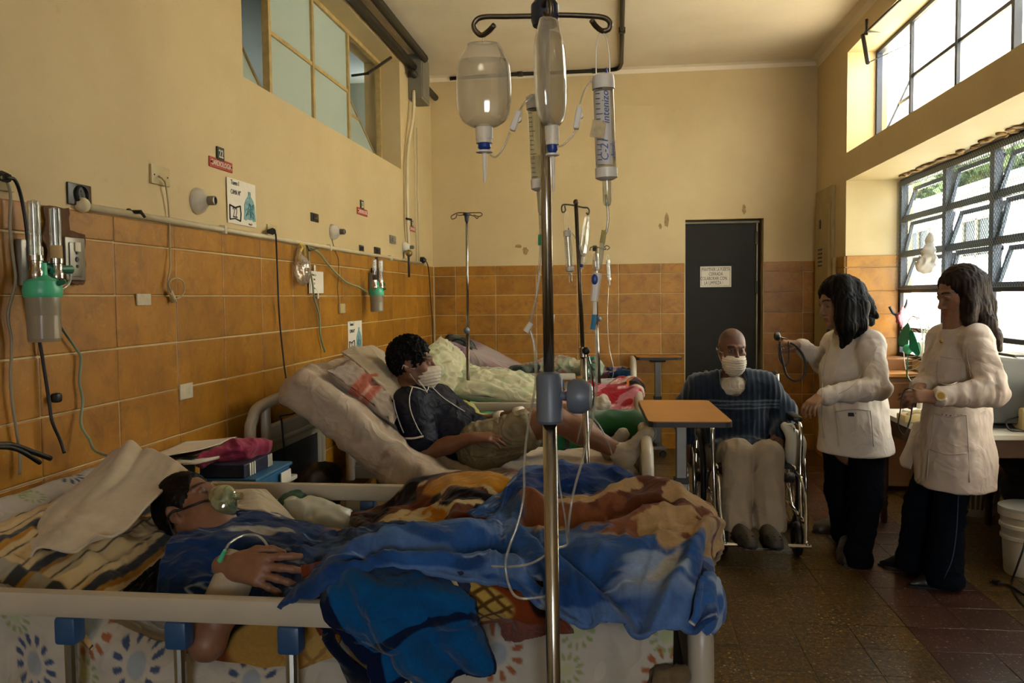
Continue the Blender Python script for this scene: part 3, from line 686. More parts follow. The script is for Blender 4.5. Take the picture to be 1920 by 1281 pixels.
for k, s in enumerate(('Nom: J. L.', 'Sala', '12', 'Fecha ....')): txt(s, h_*.14, M_INK, t, (XL+.0155, y-w_*.15, z+h_*(.33-k*.2)), (0, 1, 0), (0, 0, 1))
wbox(y-w_*.1, z+h_*.58, .022, .05, .013, .016, 0).build('tape', M_PAP, t, smooth=0); wbox(y+w_*.1, z-h_*.55, .022, .05, .013, .016, 0).build('tape', M_PAP, t, smooth=0)
# outlet with black plug and lead
y, z, w_, h_ = wq(499, 422, 517, 446)
t = thing('wall_outlet', 'cream wall outlet with a black plug in it right of poster 22', 'socket', (XL, y, z)); wbox(y, z, w_, h_, 0, .01, .002).build('plate', M_CRM, t)
t = thing('power_lead', 'black power lead hanging from the cream outlet down to the second headboard', 'cable', (XL, y, z))
T([wp(504, 434, .01), wp(511, 434, .05)], [.012, .018], 8).build('plug', M_BLK, t)
hb = lambda px, py: ox(px, py, -1.60)
T(spline([wp(512, 434, .05), wp(517, 440, .05), wp(519, 480, .03), wp(521, 530, .03), wp(523, 580, .03), wp(528, 640, .035), wp(535, 700, .06), hb(543, 745), hb(552, 765), hb(552, 775), hb(525, 781), hb(528, 790), hb(533, 850), hb(537, 905)], 6), .0045, 7).build('cable', M_BLK, t, smooth=180)
def plate(x0, y0, x1, y1, name, label, cat, m, inner=None, th=.012):
    y, z, w_, h_ = wq(x0, y0, x1, y1); t = thing(name, label, cat, (XL, y, z)); wbox(y, z, w_, h_, 0, th, .002).build('plate', m, t)
    if inner: wbox(y, z, w_*.5, h_*.55, th-.002, th+.006, .002).build(inner[0], inner[1], t)
plate(582, 400, 596, 416, 'junction_box', 'open dark junction box in the plaster above the second bed', 'junction box', M_IRON, ('terminal', M_DRK), .006)
plate(673, 460, 681, 473, 'wall_hole', 'small dark round outlet left of the black socket by the far oxygen point', 'socket', M_DRK, ('insert', M_BLK), .006)
plate(701, 464, 711, 478, 'wall_socket', 'small black square socket above the far oxygen point', 'socket', M_DRK, ('socket_face', M_BLK))
plate(730, 442, 740, 457, 'switch_plate', 'small grey blank plate left of the far pipes', 'wall plate', M_GRYM, ('cover', M_GRYM))
# outlet at the left picture edge with two leads
y, z, w_, h_ = wq(-14, 318, 20, 358)
t = thing('wall_outlet', 'cream double outlet at the near end of the wall with two leads', 'socket', (XL, y, z)); wbox(y, z, w_, h_, 0, .012, .002).build('plate', M_CRM, t)
t = thing('power_lead', 'black lead running from the near outlet down behind the oxygen bottle', 'cable', tuple(wp(5, 332)))
T([wp(2, 330, .01), wp(14, 334, .04)], [.016, .014], 8).build('plug', M_BLK, t)
T(spline([wp(12, 333, .04), wp(28, 338, .04), wp(40, 370, .03), wp(50, 430, .03), wp(55, 500, .03), wp(57, 560, .02), wp(70, 620, .02), wp(78, 660, .02), wp(92, 750, .03), wp(98, 790, .04), wp(113, 825, .05), wp(121, 850, .06)], 6), .0055, 7).build('cable', M_BLK, t, smooth=180)
wbox(*wq(86, 737, 97, 755), .012, .04, .008).build('cable_clip', M_BLK, t)
t = thing('power_lead', 'pale grey lead hanging down at the left end of the tiles', 'cable', tuple(wp(5, 334)))
T(spline([wp(2, 332, .03), wp(14, 343, .03), wp(20, 370, .025), wp(18, 420, .02), wp(24, 480, .02), wp(29, 530, .025), wp(15, 590, .02), wp(22, 640, .02), wp(20, 720, .02), wp(28, 790, .02), wp(37, 850, .02), wp(37, 890, .02)], 6), .0045, 7).build('cable', mat('grey_cable', '#8d8670', .5), t, smooth=180)
t = thing('black_cable', 'black double cable lying behind the raised mattress at the left edge', 'cable', tuple(ox(0, 834, -1.70)))
T(spline([ox(-20, 836, -1.70), ox(20, 834, -1.70), ox(60, 847, -1.70), ox(95, 860, -1.69)], 6), .008, 7).build('cable', M_BLK, t, smooth=180); T(spline([ox(-20, 838, -1.69), ox(30, 842, -1.70), ox(75, 868, -1.69)], 6), .007, 7).build('cable', M_BLK, t, smooth=180)
# tap-like hook, repair patches
y, z = wp(240, 398, 0)[1:]
t = thing('wall_hook', 'small dark metal hook stuck above the white conduit', 'hook', (XL, y, z)); T([(XL, y, z), (XL+.05, y, z), (XL+.06, y+.01, z-.02)], [.008, .008, .005], 8).build('hook', M_IRON, t); MB().lathe([(.014, 0), (.014, .008)], 10, wM(y, z)).build('rosette', M_IRON, t)
for q in ((252, 551, 278, 573), (333, 719, 357, 748)):
    y, z, w_, h_ = wq(*q); wbox(y, z, w_, h_, .006, .0125, .002).build('repair_patch', mat('pale_filler', '#c2b79e', .8, var=.2, vs=25), WL, smooth=0)
pts = [(80, 386), (128, 390), (130, 432), (158, 440), (157, 480), (160, 500), (157, 532), (140, 534), (118, 526), (92, 528), (86, 510), (88, 470), (78, 445), (84, 420), (82, 405)]
pp = []
for i, a in enumerate(pts):
    b = pts[(i+1) % len(pts)]
    for k in range(4): f_ = k/4; j = (0 if k == 0 else random.uniform(-2.2, 2.2)); pp.append(tuple(ox(a[0]+(b[0]-a[0])*f_+j, a[1]+(b[1]-a[1])*f_+j, XL+.0115)))
MB().prism(pp, (.003, 0, 0)).build('cement_patch', mat('brown_cement', '#5c3b1a', .85, var=.35, vs=30, bump=.3), WL, smooth=0)
T([wp(706, 478, .012), wp(706, 530, .012)], [.012, .016], 6).build('cement_patch', mat('brown_cement'), WL, smooth=0)
# conduit along the top of the tiles
t = thing('wall_conduit', 'long pale painted conduit running along the top of the wall tiles', 'pipe', (XL, 4.5, 1.765))
za = 1.768; T([(XL+.014, 2.62, za), (XL+.014, 7.55, za)], .0125, 8).build('pipe', M_TWHITE, t, smooth=180)
MB().ball((XL+.012, 2.60, za+.003), .026, 10, 8).build('end_cap', M_TWHITE, t, smooth=180)
for y_ in (3.6, 5.0, 6.4): B((XL, y_-.012, za-.02), (XL+.03, y_+.012, za+.02), .004).build('clip', M_TWHITE, t)
# ceiling pipes on the left, box, downpipes
t = thing('ceiling_pipes', 'pair of dark pipes running under the ceiling above the left clerestory', 'pipe', (XL+.08, 5, 3.5))
for dx, dz in ((.05, -.12), (.13, -.035)): T([(XL+dx, 1.5, ZC+dz-.02), (XL+dx, 7.2, ZC+dz-.02)], .034, 10).build('pipe', M_IRON, t, smooth=180)
T([(XL+.06, 7.0, 3.36), (XL+.06, YB-.05, 3.36)], .03, 10).build('pipe_stub', M_IRON, t, smooth=180)
t = thing('pipe_box', 'grey metal box where the ceiling pipes end near the far corner', 'box', (XL, 7.2, 3.3))
B((XL, 7.12, 3.16), (XL+.12, 7.42, 3.54), .006).build('body', mat('grey_box_paint', '#6f6b5e', .5, var=.25), t, smooth=0); B((XL+.118, 7.14, 3.18), (XL+.126, 7.40, 3.52), .003).build('cover', mat('grey_box_paint'), t, smooth=0)
t = thing('riser_pipe', 'thin ochre riser pipe with a valve coming down beside the far corner', 'pipe', (XL, 7.1, 2.5))
T(spline([wp(776, 170, .05), wp(775, 215, .05), wp(765, 275, .03), wp(763, 330, .03), wp(764, 400, .03), wp(766, 455, .03), wp(767, 475, .03)], 6), .014, 8).build('pipe', M_TWHITE, t, smooth=180)
T([wp(766, 470, .05), wp(767, 520, .05)], .010, 8).build('black_tail', M_BLK, t, smooth=180); MB().ball(wp(767, 475, .05), (.03, .035, .03), 10, 8).build('valve', mat('brass_valve', '#8a7a4a', .4, .8), t, smooth=180)
T([wp(762, 410, .03), wp(771, 412, .05)], .01, 6).build('bracket', M_IRON, t)
for k, (xa, xb) in enumerate(((778, 781), (784, 786))):
    t = thing('thin_riser', ('left' if k == 0 else 'right')+' one of two thin straight tubes coming down in the far left corner', 'pipe', tuple(wp(xa, 300)), 'thin risers in the far left corner'); T([wp(xa-2, 180+k*60, .02), wp(xb, 494, .02)], .006, 6).build('tube', M_TWHITE, t, smooth=180)
a = wp(791, 488, .02); t = thing('power_lead', 'thin black lead from a plug by the far left corner down to the third bed', 'cable', tuple(a))
MB().lathe([(.03, -.012), (.03, .02), (.012, .04)], 12, Matrix.Translation(Vector(a)) @ RX).build('plug', M_BLK, t); T(spline([wp(793, 488, .05), wp(800, 492, .05), wp(804, 510, .03), wp(808, 570, .03), wp(811, 610, .03), wp(812, 645, .05)], 6), .005, 6).build('cable', M_BLK, t, smooth=180)
t = thing('ceiling_conduit', 'dark conduit bent across the ceiling above the back wall', 'pipe', (0, 7.5, 3.5))
cz = ZC-.02; b0 = oz(1159, 110, cz); T(spline([(XL+.2, YB-.03, cz-.01), (-1, YB-.04, cz), (b0[0]-.12, YB-.04, cz)], 4)+spline([(b0[0]-.1, YB-.04, cz), (b0[0], YB-.08, cz), (b0[0]+.03, YB-.25, cz)], 5)+[(b0[0]+.03, 4.5, cz), (b0[0]+.03, 2, cz)], .018, 8).build('pipe', M_IRON, t, smooth=180)
for q in ((-.9, YB-.04), (-.2, YB-.04), (b0[0]+.03, 6.8), (b0[0]+.03, 5.8)): MB().box((q[0]-.026, q[1]-.026, cz-.018), (q[0]+.026, q[1]+.026, cz+.02), .004).build('clip', M_IRON, t)
# window stays
def stay(P, r, label): t = thing('window_stay', label, 'window stay', tuple(P[0])); T(P[:2], r, 6).build('arm', M_IRON, t); T(P[1:], r*.8, 6).build('rod', M_IRON, t)
stay([at(733, 108, 6.4)+np.array((0, 0, 0)), ox(689, 138, -1.83), ox(659, 142, -1.95)], .012, 'bent dark iron stay holding the left clerestory sash open')
q0, q1, q2 = ox(1618, 66, XR-.03), ox(1627, 118, XR-.05), ox(1708, 80, 2.06)
t = thing('window_stay', 'black iron stay and rod hanging from the right upper window', 'window stay', tuple(q0))
T([q0, q1], .016, 6).build('arm', M_BLK, t); T([q1, q2], .004, 6).build('rod', M_IRON, t); T([ox(1616, 68, XR-.03), ox(1688, 0, XR-.03)], .009, 6).build('shaft', M_BLK, t); T([ox(1625, 36, XR-.03), ox(1625, 66, XR-.03)], .01, 6).build('lug', M_BLK, t); T([ox(1622, 60, XR-.03), ox(1651, 59, XR+.1)], .008, 6).build('lug', M_BLK, t)
# oxygen points
def humidifier(c, r, h, label, gr=True):
    c = Vector(c); t = thing('oxygen_humidifier', label, 'humidifier', tuple(c)); M = Matrix.Translation(c)
    MB().lathe([(r*.80, -h), (r*.86, -h*.98), (r*.95, -.02), (r*.97, 0), (r*.93, 0), (r*.9, -h*.93), (.001, -h*.95)], 24, M, cap=False).build('jar', M_CLOUD, t, smooth=50)
    MB().lathe([(r*.78, -h*.95), (r*.86, -h*.5), (.001, -h*.5)], 20, M).build('water', M_CLOUD, t, smooth=50)
    MB().lathe([(r*1.0, -.015), (r*1.06, -.008), (r*1.06, .012), (r*1.0, .02), (r*.98, .032), (r*.5, .042), (r*.3, .05), (r*.26, .085), (.002, .085)], 24, M).build('lid', M_TEAL, t, smooth=45)
    T([c+Vector((r*.9, 0, .025)), c+Vector((r*1.35, .01, .03))], [.009, .006], 8).build('nozzle', M_DTEAL, t)
    return t
def flowmeter(c, s, label, col=None):
    c = Vector(c); t = thing('flowmeter', label, 'flowmeter', tuple(c)); M = Matrix.Translation(c)
    MB().lathe([(.016*s, -.03*s), (.02*s, -.025*s), (.02*s, .0), (.017*s, .004), (.017*s, .028*s), (.02*s, .03*s), (.02*s, .045*s)], 16, M).build('body', M_CHR, t, smooth=45)
    MB().lathe([(.017*s, .045*s), (.017*s, .20*s), (.003, .205*s)], 16, M).build('tube', M_ACR, t, smooth=45); MB().lathe([(.006*s, .045*s), (.006*s, .185*s)], 10, M).build('inner_tube', M_ACR, t, smooth=45)
    if col: MB().lathe([(.018*s, .046*s), (.018*s, .085*s)], 16, M, cap=False).build('tape', col, t, smooth=45)
    T([c+Vector((.0, .016*s, .01)), c+Vector((.005, .06*s, .012))], [.011*s, .014*s], 10).build('knob', M_DTEAL, t)
    return t
y, z, w_, h_ = wq(24, 450, 58, 536)
t = thing('oxygen_outlet', 'scuffed metal gas outlet plate behind the near flowmeter', 'gas outlet', (XL, y, z)); wbox(y, z, w_, h_, .008, .03, .004).build('plate', M_GRYM, t); wbox(y+.01, z, w_*.6, h_*.75, .028, .05, .006).build('cover', M_WHT, t)
wbox(y+.03, z-.03, .06, .07, .05, .085, .006).build('coupling', M_DTEAL, t); T([(XL+.07, y+.05, z-.02), (XL+.09, y+.09, z-.02)], .014, 10).build('connector', M_CHR, t)
p = ox(68, 508, XL+.10); flowmeter(p, 1.0, 'clear tube flowmeter with chrome body over the near oxygen bottle')
p2 = ox(107, 512, XL+.12); flowmeter(p2, .95, 'clear tube flowmeter wrapped with beige tape in front of the grey plate', mat('beige_tape', '#b89b6c', .8))
p = ox(80, 548, XL+.11); humidifier(p, .050, .145, 'large cloudy humidifier bottle with mint lid on the near oxygen point')
T([Vector(ox(92, 508, XL+.11)), Vector(ox(104, 512, XL+.12))], .009, 8).build('link', M_DTEAL, t)
t = thing('oxygen_tube', 'clear oxygen tube running from the near humidifier down to the pillow', 'tube', tuple(p))
T(spline([ox(112, 545, XL+.12), ox(128, 533, XL+.12), ox(132, 515, XL+.12), ox(122, 510, XL+.12)], 6), .0045, 7).build('loop', M_TUBE, t, smooth=180)
T(spline([ox(95, 560, XL+.1), ox(110, 605, XL+.03), ox(140, 650, XL+.02), ox(152, 672, XL+.02), ox(149, 715, XL+.02), ox(155, 750, XL+.02), ox(152, 795, XL+.03), ox(168, 825, XL+.06), at(178, 845, 2.5), at(210, 858, 2.4)], 6), .0045, 7).build('line', mat('grey_green_tube', '#7f8d74', .35, var=.05), t, smooth=180)
y, z, w_, h_ = wq(112, 446, 149, 526)
t = thing('oxygen_outlet', 'grey metal gas plate set in the brown cement patch', 'gas outlet', (XL, y, z)); wbox(y, z, w_, h_, .01, .022, .003).build('plate', M_GRYM, t)
wbox(y-.005, z-.003, w_*.62, h_*.8, .02, .027, .012).build('raised_panel', M_GRYM, t); wbox(y, z+h_*.28, .028, .03, .026, .032, .002).build('number_tag', M_PAP, t)
for k in range(3): MB().lathe([(.006+.003*(k == 1), .026), (.005+.003*(k == 1), .03)], 10, wM(y-.003, z+.02-k*.022)).build('port', M_BLK, t)
y, z, w_, h_ = wq(689, 512, 694, 550)
t = thing('oxygen_outlet', 'narrow far oxygen outlet plate on the tiles over the second bed', 'gas outlet', (XL, y, z)); wbox(y, z, .06, h_, .008, .05, .004).build('plate', M_GRYM, t); wbox(y+.06, z+.05, .07, .12, .01, .05, .005).build('dark_panel', M_IRON, t)
flowmeter(ox(715, 536, XL+.10), .9, 'clear tube flowmeter on the far oxygen point'); flowmeter(ox(703, 536, XL+.10), .9, 'dark flowmeter left of the clear one on the far oxygen point', mat('dark_tape', '#4a3a28', .8))
p = ox(706, 550, XL+.10); humidifier(p, .050, .13, 'smaller looking cloudy humidifier bottle with mint lid above the young patient')
t = thing('oxygen_tube', 'green oxygen tube tied to the conduit and trailing behind the second bed', 'tube', tuple(wp(580, 465)))
T(spline([ox(690, 549, XL+.09), wp(672, 538, .04), wp(650, 530, .03), wp(630, 512, .03), wp(612, 492, .03), wp(598, 474, .03), wp(585, 466, .04), wp(579, 468, .04), wp(580, 500, .03), wp(586, 530, .03), wp(589, 558, .03), wp(598, 590, .02), wp(601, 630, .02), wp(609, 660, .02)], 6), .006, 6).build('line', mat('green_tube', '#84967a', .35, var=.05), t, smooth=180)
T(spline([wp(575, 460, .02), wp(580, 470, .045), wp(588, 468, .045), wp(596, 466, .03)], 4), .004, 5).build('tie', M_DRK, t)
# clear bag
c = wp(567, 505, .05); y, z = c[1:]
t = thing('plastic_bag', 'clear knotted plastic bag hanging by yellow gauze from the conduit', 'bag', (XL, y, z))
sc = Sculpt().ell((XL+.05, y, z-.02), (.035, .07, .07), k=.03).cap((XL+.045, y, z+.02), (XL+.03, y-.005, z+.11), .045, .006, k=.03)
sculpted('film', sc, glassy('clear_film', '#efe9dc', gloss=.4, diff=.1), t, .006, disp=lambda V: .004*ridge(V*35)); T(spline([wp(564, 490, .03), wp(560, 478, .03), wp(566, 465, .035), wp(562, 458, .03), wp(569, 462, .04), wp(571, 480, .03)], 5), [.009]*26, 6).build('gauze', mat('yellow_gauze', '#c9ad5c', .9, var=.3), t)
# ------------------------------------------------------------------ back and right wall
y = YB+.098
a, b = at(1313, 500, y), at(1371, 538, y); cx, cz, w_, h_ = (a[0]+b[0])/2, (a[2]+b[2])/2, b[0]-a[0], a[2]-b[2]
t = thing('door_notice', 'handwritten white paper notice taped on the dark door', 'sign', (cx, y, cz)); B((a[0], y-.003, b[2]), (b[0], y+.001, a[2])).build('sheet', M_PAP, t, smooth=0)
for k, s in enumerate(('MANTENER LA PUERTA', 'CERRADA', 'COLABORAR CON', 'LA LIMPIEZA !')): txt(s, h_*(.24 if k else .21), M_INK, t, (cx-(.02 if k > 1 else 0), y-.0035, cz+h_*(.34-k*.215)), (1, 0, 0), (0, 0, 1), sx=.62 if k != 0 else .6)
fr = MB(); q = [(a[0]+.012, a[2]-.012), (b[0]-.012, a[2]-.012), (b[0]-.012, b[2]+.012), (a[0]+.012, b[2]+.012)]
for i in range(4): fr.tube([(q[i][0], y-.0035, q[i][1]), (q[(i+1) % 4][0], y-.0035, q[(i+1) % 4][1])], .0012, 4)
fr.build('border_line', M_INK, t, smooth=0)
M_STAIN = mat('brown_stain', '#9c8556', .9, var=.4, vs=40)
for q in ((1395, 393, 4, 9), (1250, 412, 5, 14), (1238, 425, 3, 6), (985, 470, 6, 9), (972, 462, 9, 4)):
    c = at(q[0], q[1], YB-.001); P = [(c[0]+q[2]*.0052*math.cos(a_)*random.uniform(.6, 1.1), YB-.0006, c[2]+q[3]*.0052*math.sin(a_)*random.uniform(.6, 1.1)) for a_ in np.linspace(0, 6.28, 12)[:-1]]
    MB().prism(P, (0, -.0012, 0)).build('stain', M_STAIN, WB, smooth=0)
t = thing('electrical_panel', 'narrow tall ochre electrical cabinet with vents in the far right corner', 'cabinet', (XR, 7.6, 1))
M_PNL = mat('ochre_panel_paint', '#9c8a5c', .5, var=.2, vs=6)
B((XR-.03, 7.33, .9), (XR, 7.90, 2.36), .004).build('frame', M_PNL, t, smooth=0); B((XR-.042, 7.38, .95), (XR-.026, 7.85, 2.22), .004).build('door', M_PNL, t, smooth=0)
for k in range(5): B((XR-.046, 7.60, 1.83-k*.035), (XR-.038, 7.74, 1.845-k*.035), .002).build('vent_slot', M_BLK, t, smooth=0)
MB().box((XR-.048, 7.64, 2.02), (XR-.04, 7.70, 2.10), .004).build('lock', M_IRON, t)
t = thing('pipe_riser', 'vertical ochre pipe and black hose beside the electrical cabinet', 'pipe', (XR-.05, 7.95, 1)); T([(XR-.03, 7.22, .05), (XR-.03, 7.22, 1.75)], .016, 8).build('pipe', M_PNL, t, smooth=180); T(spline([(XR-.05, 7.22, 1.2), (XR-.09, 7.2, 1.1), (XR-.09, 7.2, .95), (XR-.05, 7.22, .85)], 5), .012, 7).build('hose', M_BLK, t, smooth=180)
# ================================================================== BEDS
M_BEDC = mat('cream_bed_plastic', '#aca494', .35, var=.12, vs=6); M_BEDB = mat('blue_bed_plastic', '#22466f', .4, var=.15); M_NAVY = mat('navy_inset', '#162138', .45, var=.1)
M_ALU = mat('brushed_metal', '#b3b2ac', .25, 1., var=.08, vs=40); M_FRAME = mat('grey_bed_paint', '#8f8b7e', .45, var=.2)
X0, X1 = -1.70, .13
def end_panel(name, x, y0, y1, zt, root, handles=True):
    p = MB(); w_ = y1-y0; q = [(y0, .32), (y0, zt-.16), (y0+.03, zt-.07), (y0+.11, zt-.02), ((y0+y1)/2, zt), (y1-.11, zt-.02), (y1-.03, zt-.07), (y1, zt-.16), (y1, .32)]
    p.tube([(x, a, b) for a, b in [(c[1], c[2]) for c in spline([(0, *k) for k in q], 5)]], .027, 10)
    p.box((x-.018, y0+.02, .34), (x+.018, y1-.02, zt-.20), .012); p.box((x-.018, y0+.16, zt-.22), (x+.018, y1-.16, zt-.12), .012); p.box((x-.02, y0+.15, zt-.22), (x+.02, y0+.20, zt-.02), .012); p.box((x-.02, y1-.20, zt-.22), (x+.02, y1-.15, zt-.02), .012)
    p.tube([(x, y0+.01, zt-.205), (x, y1-.01, zt-.205)], .024, 8)
    o = p.build(name, M_BEDC, root, smooth=50)
    for s in (-1, 1): B((x+s*.017, y0+.10, zt-.44), (x+s*.022, y1-.10, zt-.25), .03).build('inset_panel', M_NAVY, o)
def side_rail(y, xa, xb, zt, xs, root, drop=.30, hb=.055):
    r = B((xa, y-.017, zt-hb), (xb, y+.017, zt), .012).build('side_rail', M_BEDC, root)
    for x in xs:
        T([(x, y, zt-drop), (x, y, zt-hb)], .0125, 10).build('post', M_ALU, r); B((x-.024, y-.02, zt-hb-.055), (x+.024, y+.02, zt-hb+.004), .008).build('bracket', M_BEDB, r); B((x-.02, y-.018, zt-drop-.02), (x+.02, y+.018, zt-drop+.03), .006).build('bracket', M_BEDB, r)
    B((xa+.05, y-.012, zt-drop-.03), (xb-.05, y+.012, zt-drop), .006).build('lower_bar', M_ALU, r)
def bed(y0, y1, label, rails=(), zt=.97, zf=.84, zdeck=.42, X1=X1):
    root = thing('hospital_bed', label, 'bed', (0, (y0+y1)/2, 0), 'hospital beds along the left wall')
    end_panel('headboard', -1.66, y0, y1, zt, root); end_panel('footboard', X1, y0+.03, y1-.03, zf, root)
    d = MB(); d.box((X0+.06, y0+.04, zdeck-.03), (X1-.03, y1-.04, zdeck)); d.build('deck', M_FRAME, root, smooth=0)
    for y in (y0+.05, y1-.05): B((X0+.02, y-.02, zdeck-.10), (X1-.02, y+.02, zdeck-.02), .005).build('side_beam', M_FRAME, root, smooth=0)
    for x in (X0+.2, X1-.2):
        for y in (y0+.09, y1-.09):
            l = T([(x, y, .10), (x, y, zdeck-.05)], .022, 8).build('leg', M_FRAME, root); MB().lathe([(.045, -.015), (.05, 0), (.045, .015)], 14, Matrix.Translation((x+.02, y, .05)) @ Matrix.Rotation(math.pi/2, 4, 'X')).build('castor', M_BLK, l)
    for a in rails: side_rail(*a, root)
    return root
px_ = lambda p, Y, q=1150: float(at(p, q, Y)[0])
RN, RF = 1.575, 2.625
bed(1.66, 2.56, 'front hospital bed with raised cream side rails and blue brackets', zt=.84, rails=[(RN, -1.6, -.33, .853, [px_(p, RN) for p in (130, 335, 545, 770)]), (RF, -1.36, .02, .845, [px_(p, RF, 940) for p in (480, 600, 690, 800)])], zf=.86, zdeck=.50, X1=.165)
bed(3.60, 4.50, 'second hospital bed from the front, with cream headboard and navy inset by the wall', [(3.56, -1.2, -.2, .56, [-1.0, -.5])], zf=.79)
bed(5.02, 5.92, 'third hospital bed, behind the young patient, with a cream rail over a green sheet', [(4.99, -.93, -.1, .815, [px_(893, 4.99, 765), -.3])], zt=.95)
bed(6.85, 7.75, 'farthest hospital bed with a raised lilac grey mattress by the back wall', [(6.80, -.93, -.34, .825, [px_(945, 6.8, 715), px_(1052, 6.8, 715)])], zt=.95, zf=.90)
# ------------------------------------------------------------------ mattresses
M_CLOTH = mat('woven_cloth', rough=.85, var=.06, vs=40, bump=.25, bs=500, attr=True, sheen=.15, spec=.15, wk=(7, .032))
M_FLEECE = mat('fleece', rough=.95, var=.14, vs=140, bump=.5, bs=420, attr=True, sheen=.12, spec=.05, wk=(9, .018))
def slab(name, label, prof, y0, y1, th, colf, wr=.004, res=.012, ry=.05, cat='mattress'):
    P = np.array(spline([(p[0], 0, p[1]) for p in prof], 30)); L = np.r_[0, np.cumsum(np.linalg.norm(np.diff(P, axis=0), axis=1))]; n = int(L[-1]/res); t = np.linspace(0, L[-1], n)
    P = np.stack([np.interp(t, L, P[:, k]) for k in range(3)], 1); tg = np.gradient(P, axis=0); tg /= np.linalg.norm(tg, axis=1, keepdims=True); nr = np.stack([-tg[:, 2], 0*t, tg[:, 0]], 1)
    ring = []; r = min(ry, th*.45); hw = (y1-y0)/2
    m1 = int((2*hw)/res); m2 = max(4, int(th/res))
    for k in range(m1): ring.append((-hw+r+(2*hw-2*r)*k/(m1-1), 0))
    for a in np.linspace(0, math.pi/2, 6)[1:]: ring.append((hw-r+r*math.sin(a), -r+r*math.cos(a)))
    for k in range(1, m2): ring.append((hw, -r-(th-2*r)*k/m2))
    for a in np.linspace(0, math.pi/2, 4): ring.append((hw-r+r*math.cos(a), -th+r-r*math.sin(a)))
    ring.append((0, -th))
    for a in np.linspace(0, math.pi/2, 4): ring.append((-hw+r-r*math.sin(a), -th+r-r*math.cos(a)))
    for k in range(1, m2): ring.append((-hw, -th+r+(th-2*r)*k/m2))
    for a in np.linspace(0, math.pi/2, 6)[:-1]: ring.append((-hw+r-r*math.cos(a), -r+r*math.sin(a)))
    R_ = np.array(ring); yc = (y0+y1)/2; G = []
    for i in range(n):
        e = min(i, n-1-i)*res; f = 1-(1-min(1, e/r))**2; f = .0001+math.sqrt(max(0, f)) if f < 1 else 1; o = -(th/2)*(1-f) if e < r else 0
        G.append(P[i]+nr[i]*(R_[:, 1:2]*f+o*1)+np.array((0, 1, 0))*(yc+R_[:, :1]*(1-(1-f)*.1)))
    G = np.array(G); ss = np.repeat(t[:, None], len(R_), 1); vv = np.repeat(np.r_[0, np.cumsum(np.linalg.norm(np.diff(R_, axis=0), axis=1))][None], n, 0)
    C_ = colf(ss, vv, G); N = gnormal(np.concatenate([G, G[:, :1]], 1))[:, :-1]
    sgn = np.sign(np.sum(N*(G-G.mean((0, 1))), -1).mean()); G = G+sgn*N*wr*(ridge(np.stack([ss*6, vv*7, 0*ss], -1)+.5*fbm(np.stack([ss*3, vv*3, 0*ss], -1))[..., None])+.5*fbm(np.stack([ss*22, vv*12, 0*ss], -1)))[..., None]
    G = np.concatenate([G, G[:, :1]], 1); C_ = np.concatenate([C_, C_[:, :1]], 1)
    return surf(name, G if sgn > 0 else G, M_CLOTH, None, C_, label=label, cat=cat)
def uvpick(G, u, v, px, py):
    d = G.reshape(-1, 3)-CAM; z = d@CW; x = 960+FPX*(d@CR)/z; y = 640.5-FPX*(d@CU)/z; q = np.hypot(x-px, y-py); k = np.argmin(q+np.where(q < 9, z*40, 1e4+q)); return u.ravel()[k], v.ravel()[k]
def flowers(u, v, base, seed, dens=.28, petals=12, S_=1., G=None, at_=()):
    """printed daisies: grey centre disk, ring of coloured petals"""
    C_ = np.ones(u.shape+(3,))*L3(base); rg = np.random.default_rng(seed); cols = [L3('#223c66'), L3('#8a4a1e'), L3('#223c66'), L3('#7d8c55')]
    nu, nv = int(u.max()/dens)+2, int(v.max()/dens)+2
    F_ = [(*uvpick(G, u, v, a[0], a[1]), a[2], a[0]) for a in at_] or [((i+.5*(j % 2))*dens+rg.uniform(-.03, .03), j*dens*.9+rg.uniform(-.03, .03), (i+2*j) % 4, i) for i in range(nu) for j in range(nv)]
    for cu, cv, k, i in F_:
        if 1:
            du, dv = u-cu, v-cv; r = np.hypot(du, dv)/S_; a = np.arctan2(dv, du)
            if k == 3: r = r*1.5
            C_ = mixv(C_, sstep(.038, .032, r)*.8, L3('#7f8c98') if k != 3 else L3('#9ba57a'))
            pt = np.abs(((a*petals/(2*math.pi)+.3*i) % 1)-.5); C_ = mixv(C_, sstep(.30, .22, pt+.25*np.abs(r-.070)/.03*.5)*sstep(.050, .054, r)*sstep(.094, .086, r)*.92, cols[k])
    return C_
slab('mattress', 'thick mattress under a white sheet printed with daisies on the front bed', [(-1.64, .955), (-1.4, .83), (-1.02, .68), (-.75, .665), (-.35, .765), (.08, .79)], 1.67, 2.57, .20, lambda s, v, G: flowers(s, v, '#aea89e', 3, G=G, S_=.60, at_=((118, 892, 0), (186, 856, 1), (20, 884, 3), (300, 842, 1), (35, 1050, 2), (60, 930, 3), (-60, 960, 1))), res=.0055)
def toile(s, v, G):
    c = np.ones(s.shape+(3,))*L3('#b3a592'); P = np.stack([s*4, v*4, 0*s], -1); r = ridge(P+.8*fbm(P*.7)[..., None], 3)
    c = mixv(c, sstep(.35, .8, r)*.75*sstep(-.3, .2, fbm(P*.35+9)), L3('#6b3424')); c = mixv(c, .35*sstep(.0, .6, fbm(P*.5+3)), L3('#8a6a50')); return c
slab('mattress', 'raised mattress in a creased beige sheet with brown print under the young patient', [(-1.46, 1.16), (-1.22, .985), (-.98, .78), (-.80, .67), (-.6, .635), (-.2, .63), (.10, .63)], 3.64, 4.52, .19, toile, wr=.011, res=.010)
slab('mattress', 'mattress in a bright green sheet on the third bed', [(-1.5, 1.0), (-1.2, .82), (-.9, .68), (-.5, .63), (.08, .63)], 5.05, 5.9, .16, lambda s, v, G: np.ones(s.shape+(3,))*L3('#3f9a6c'), wr=.008)
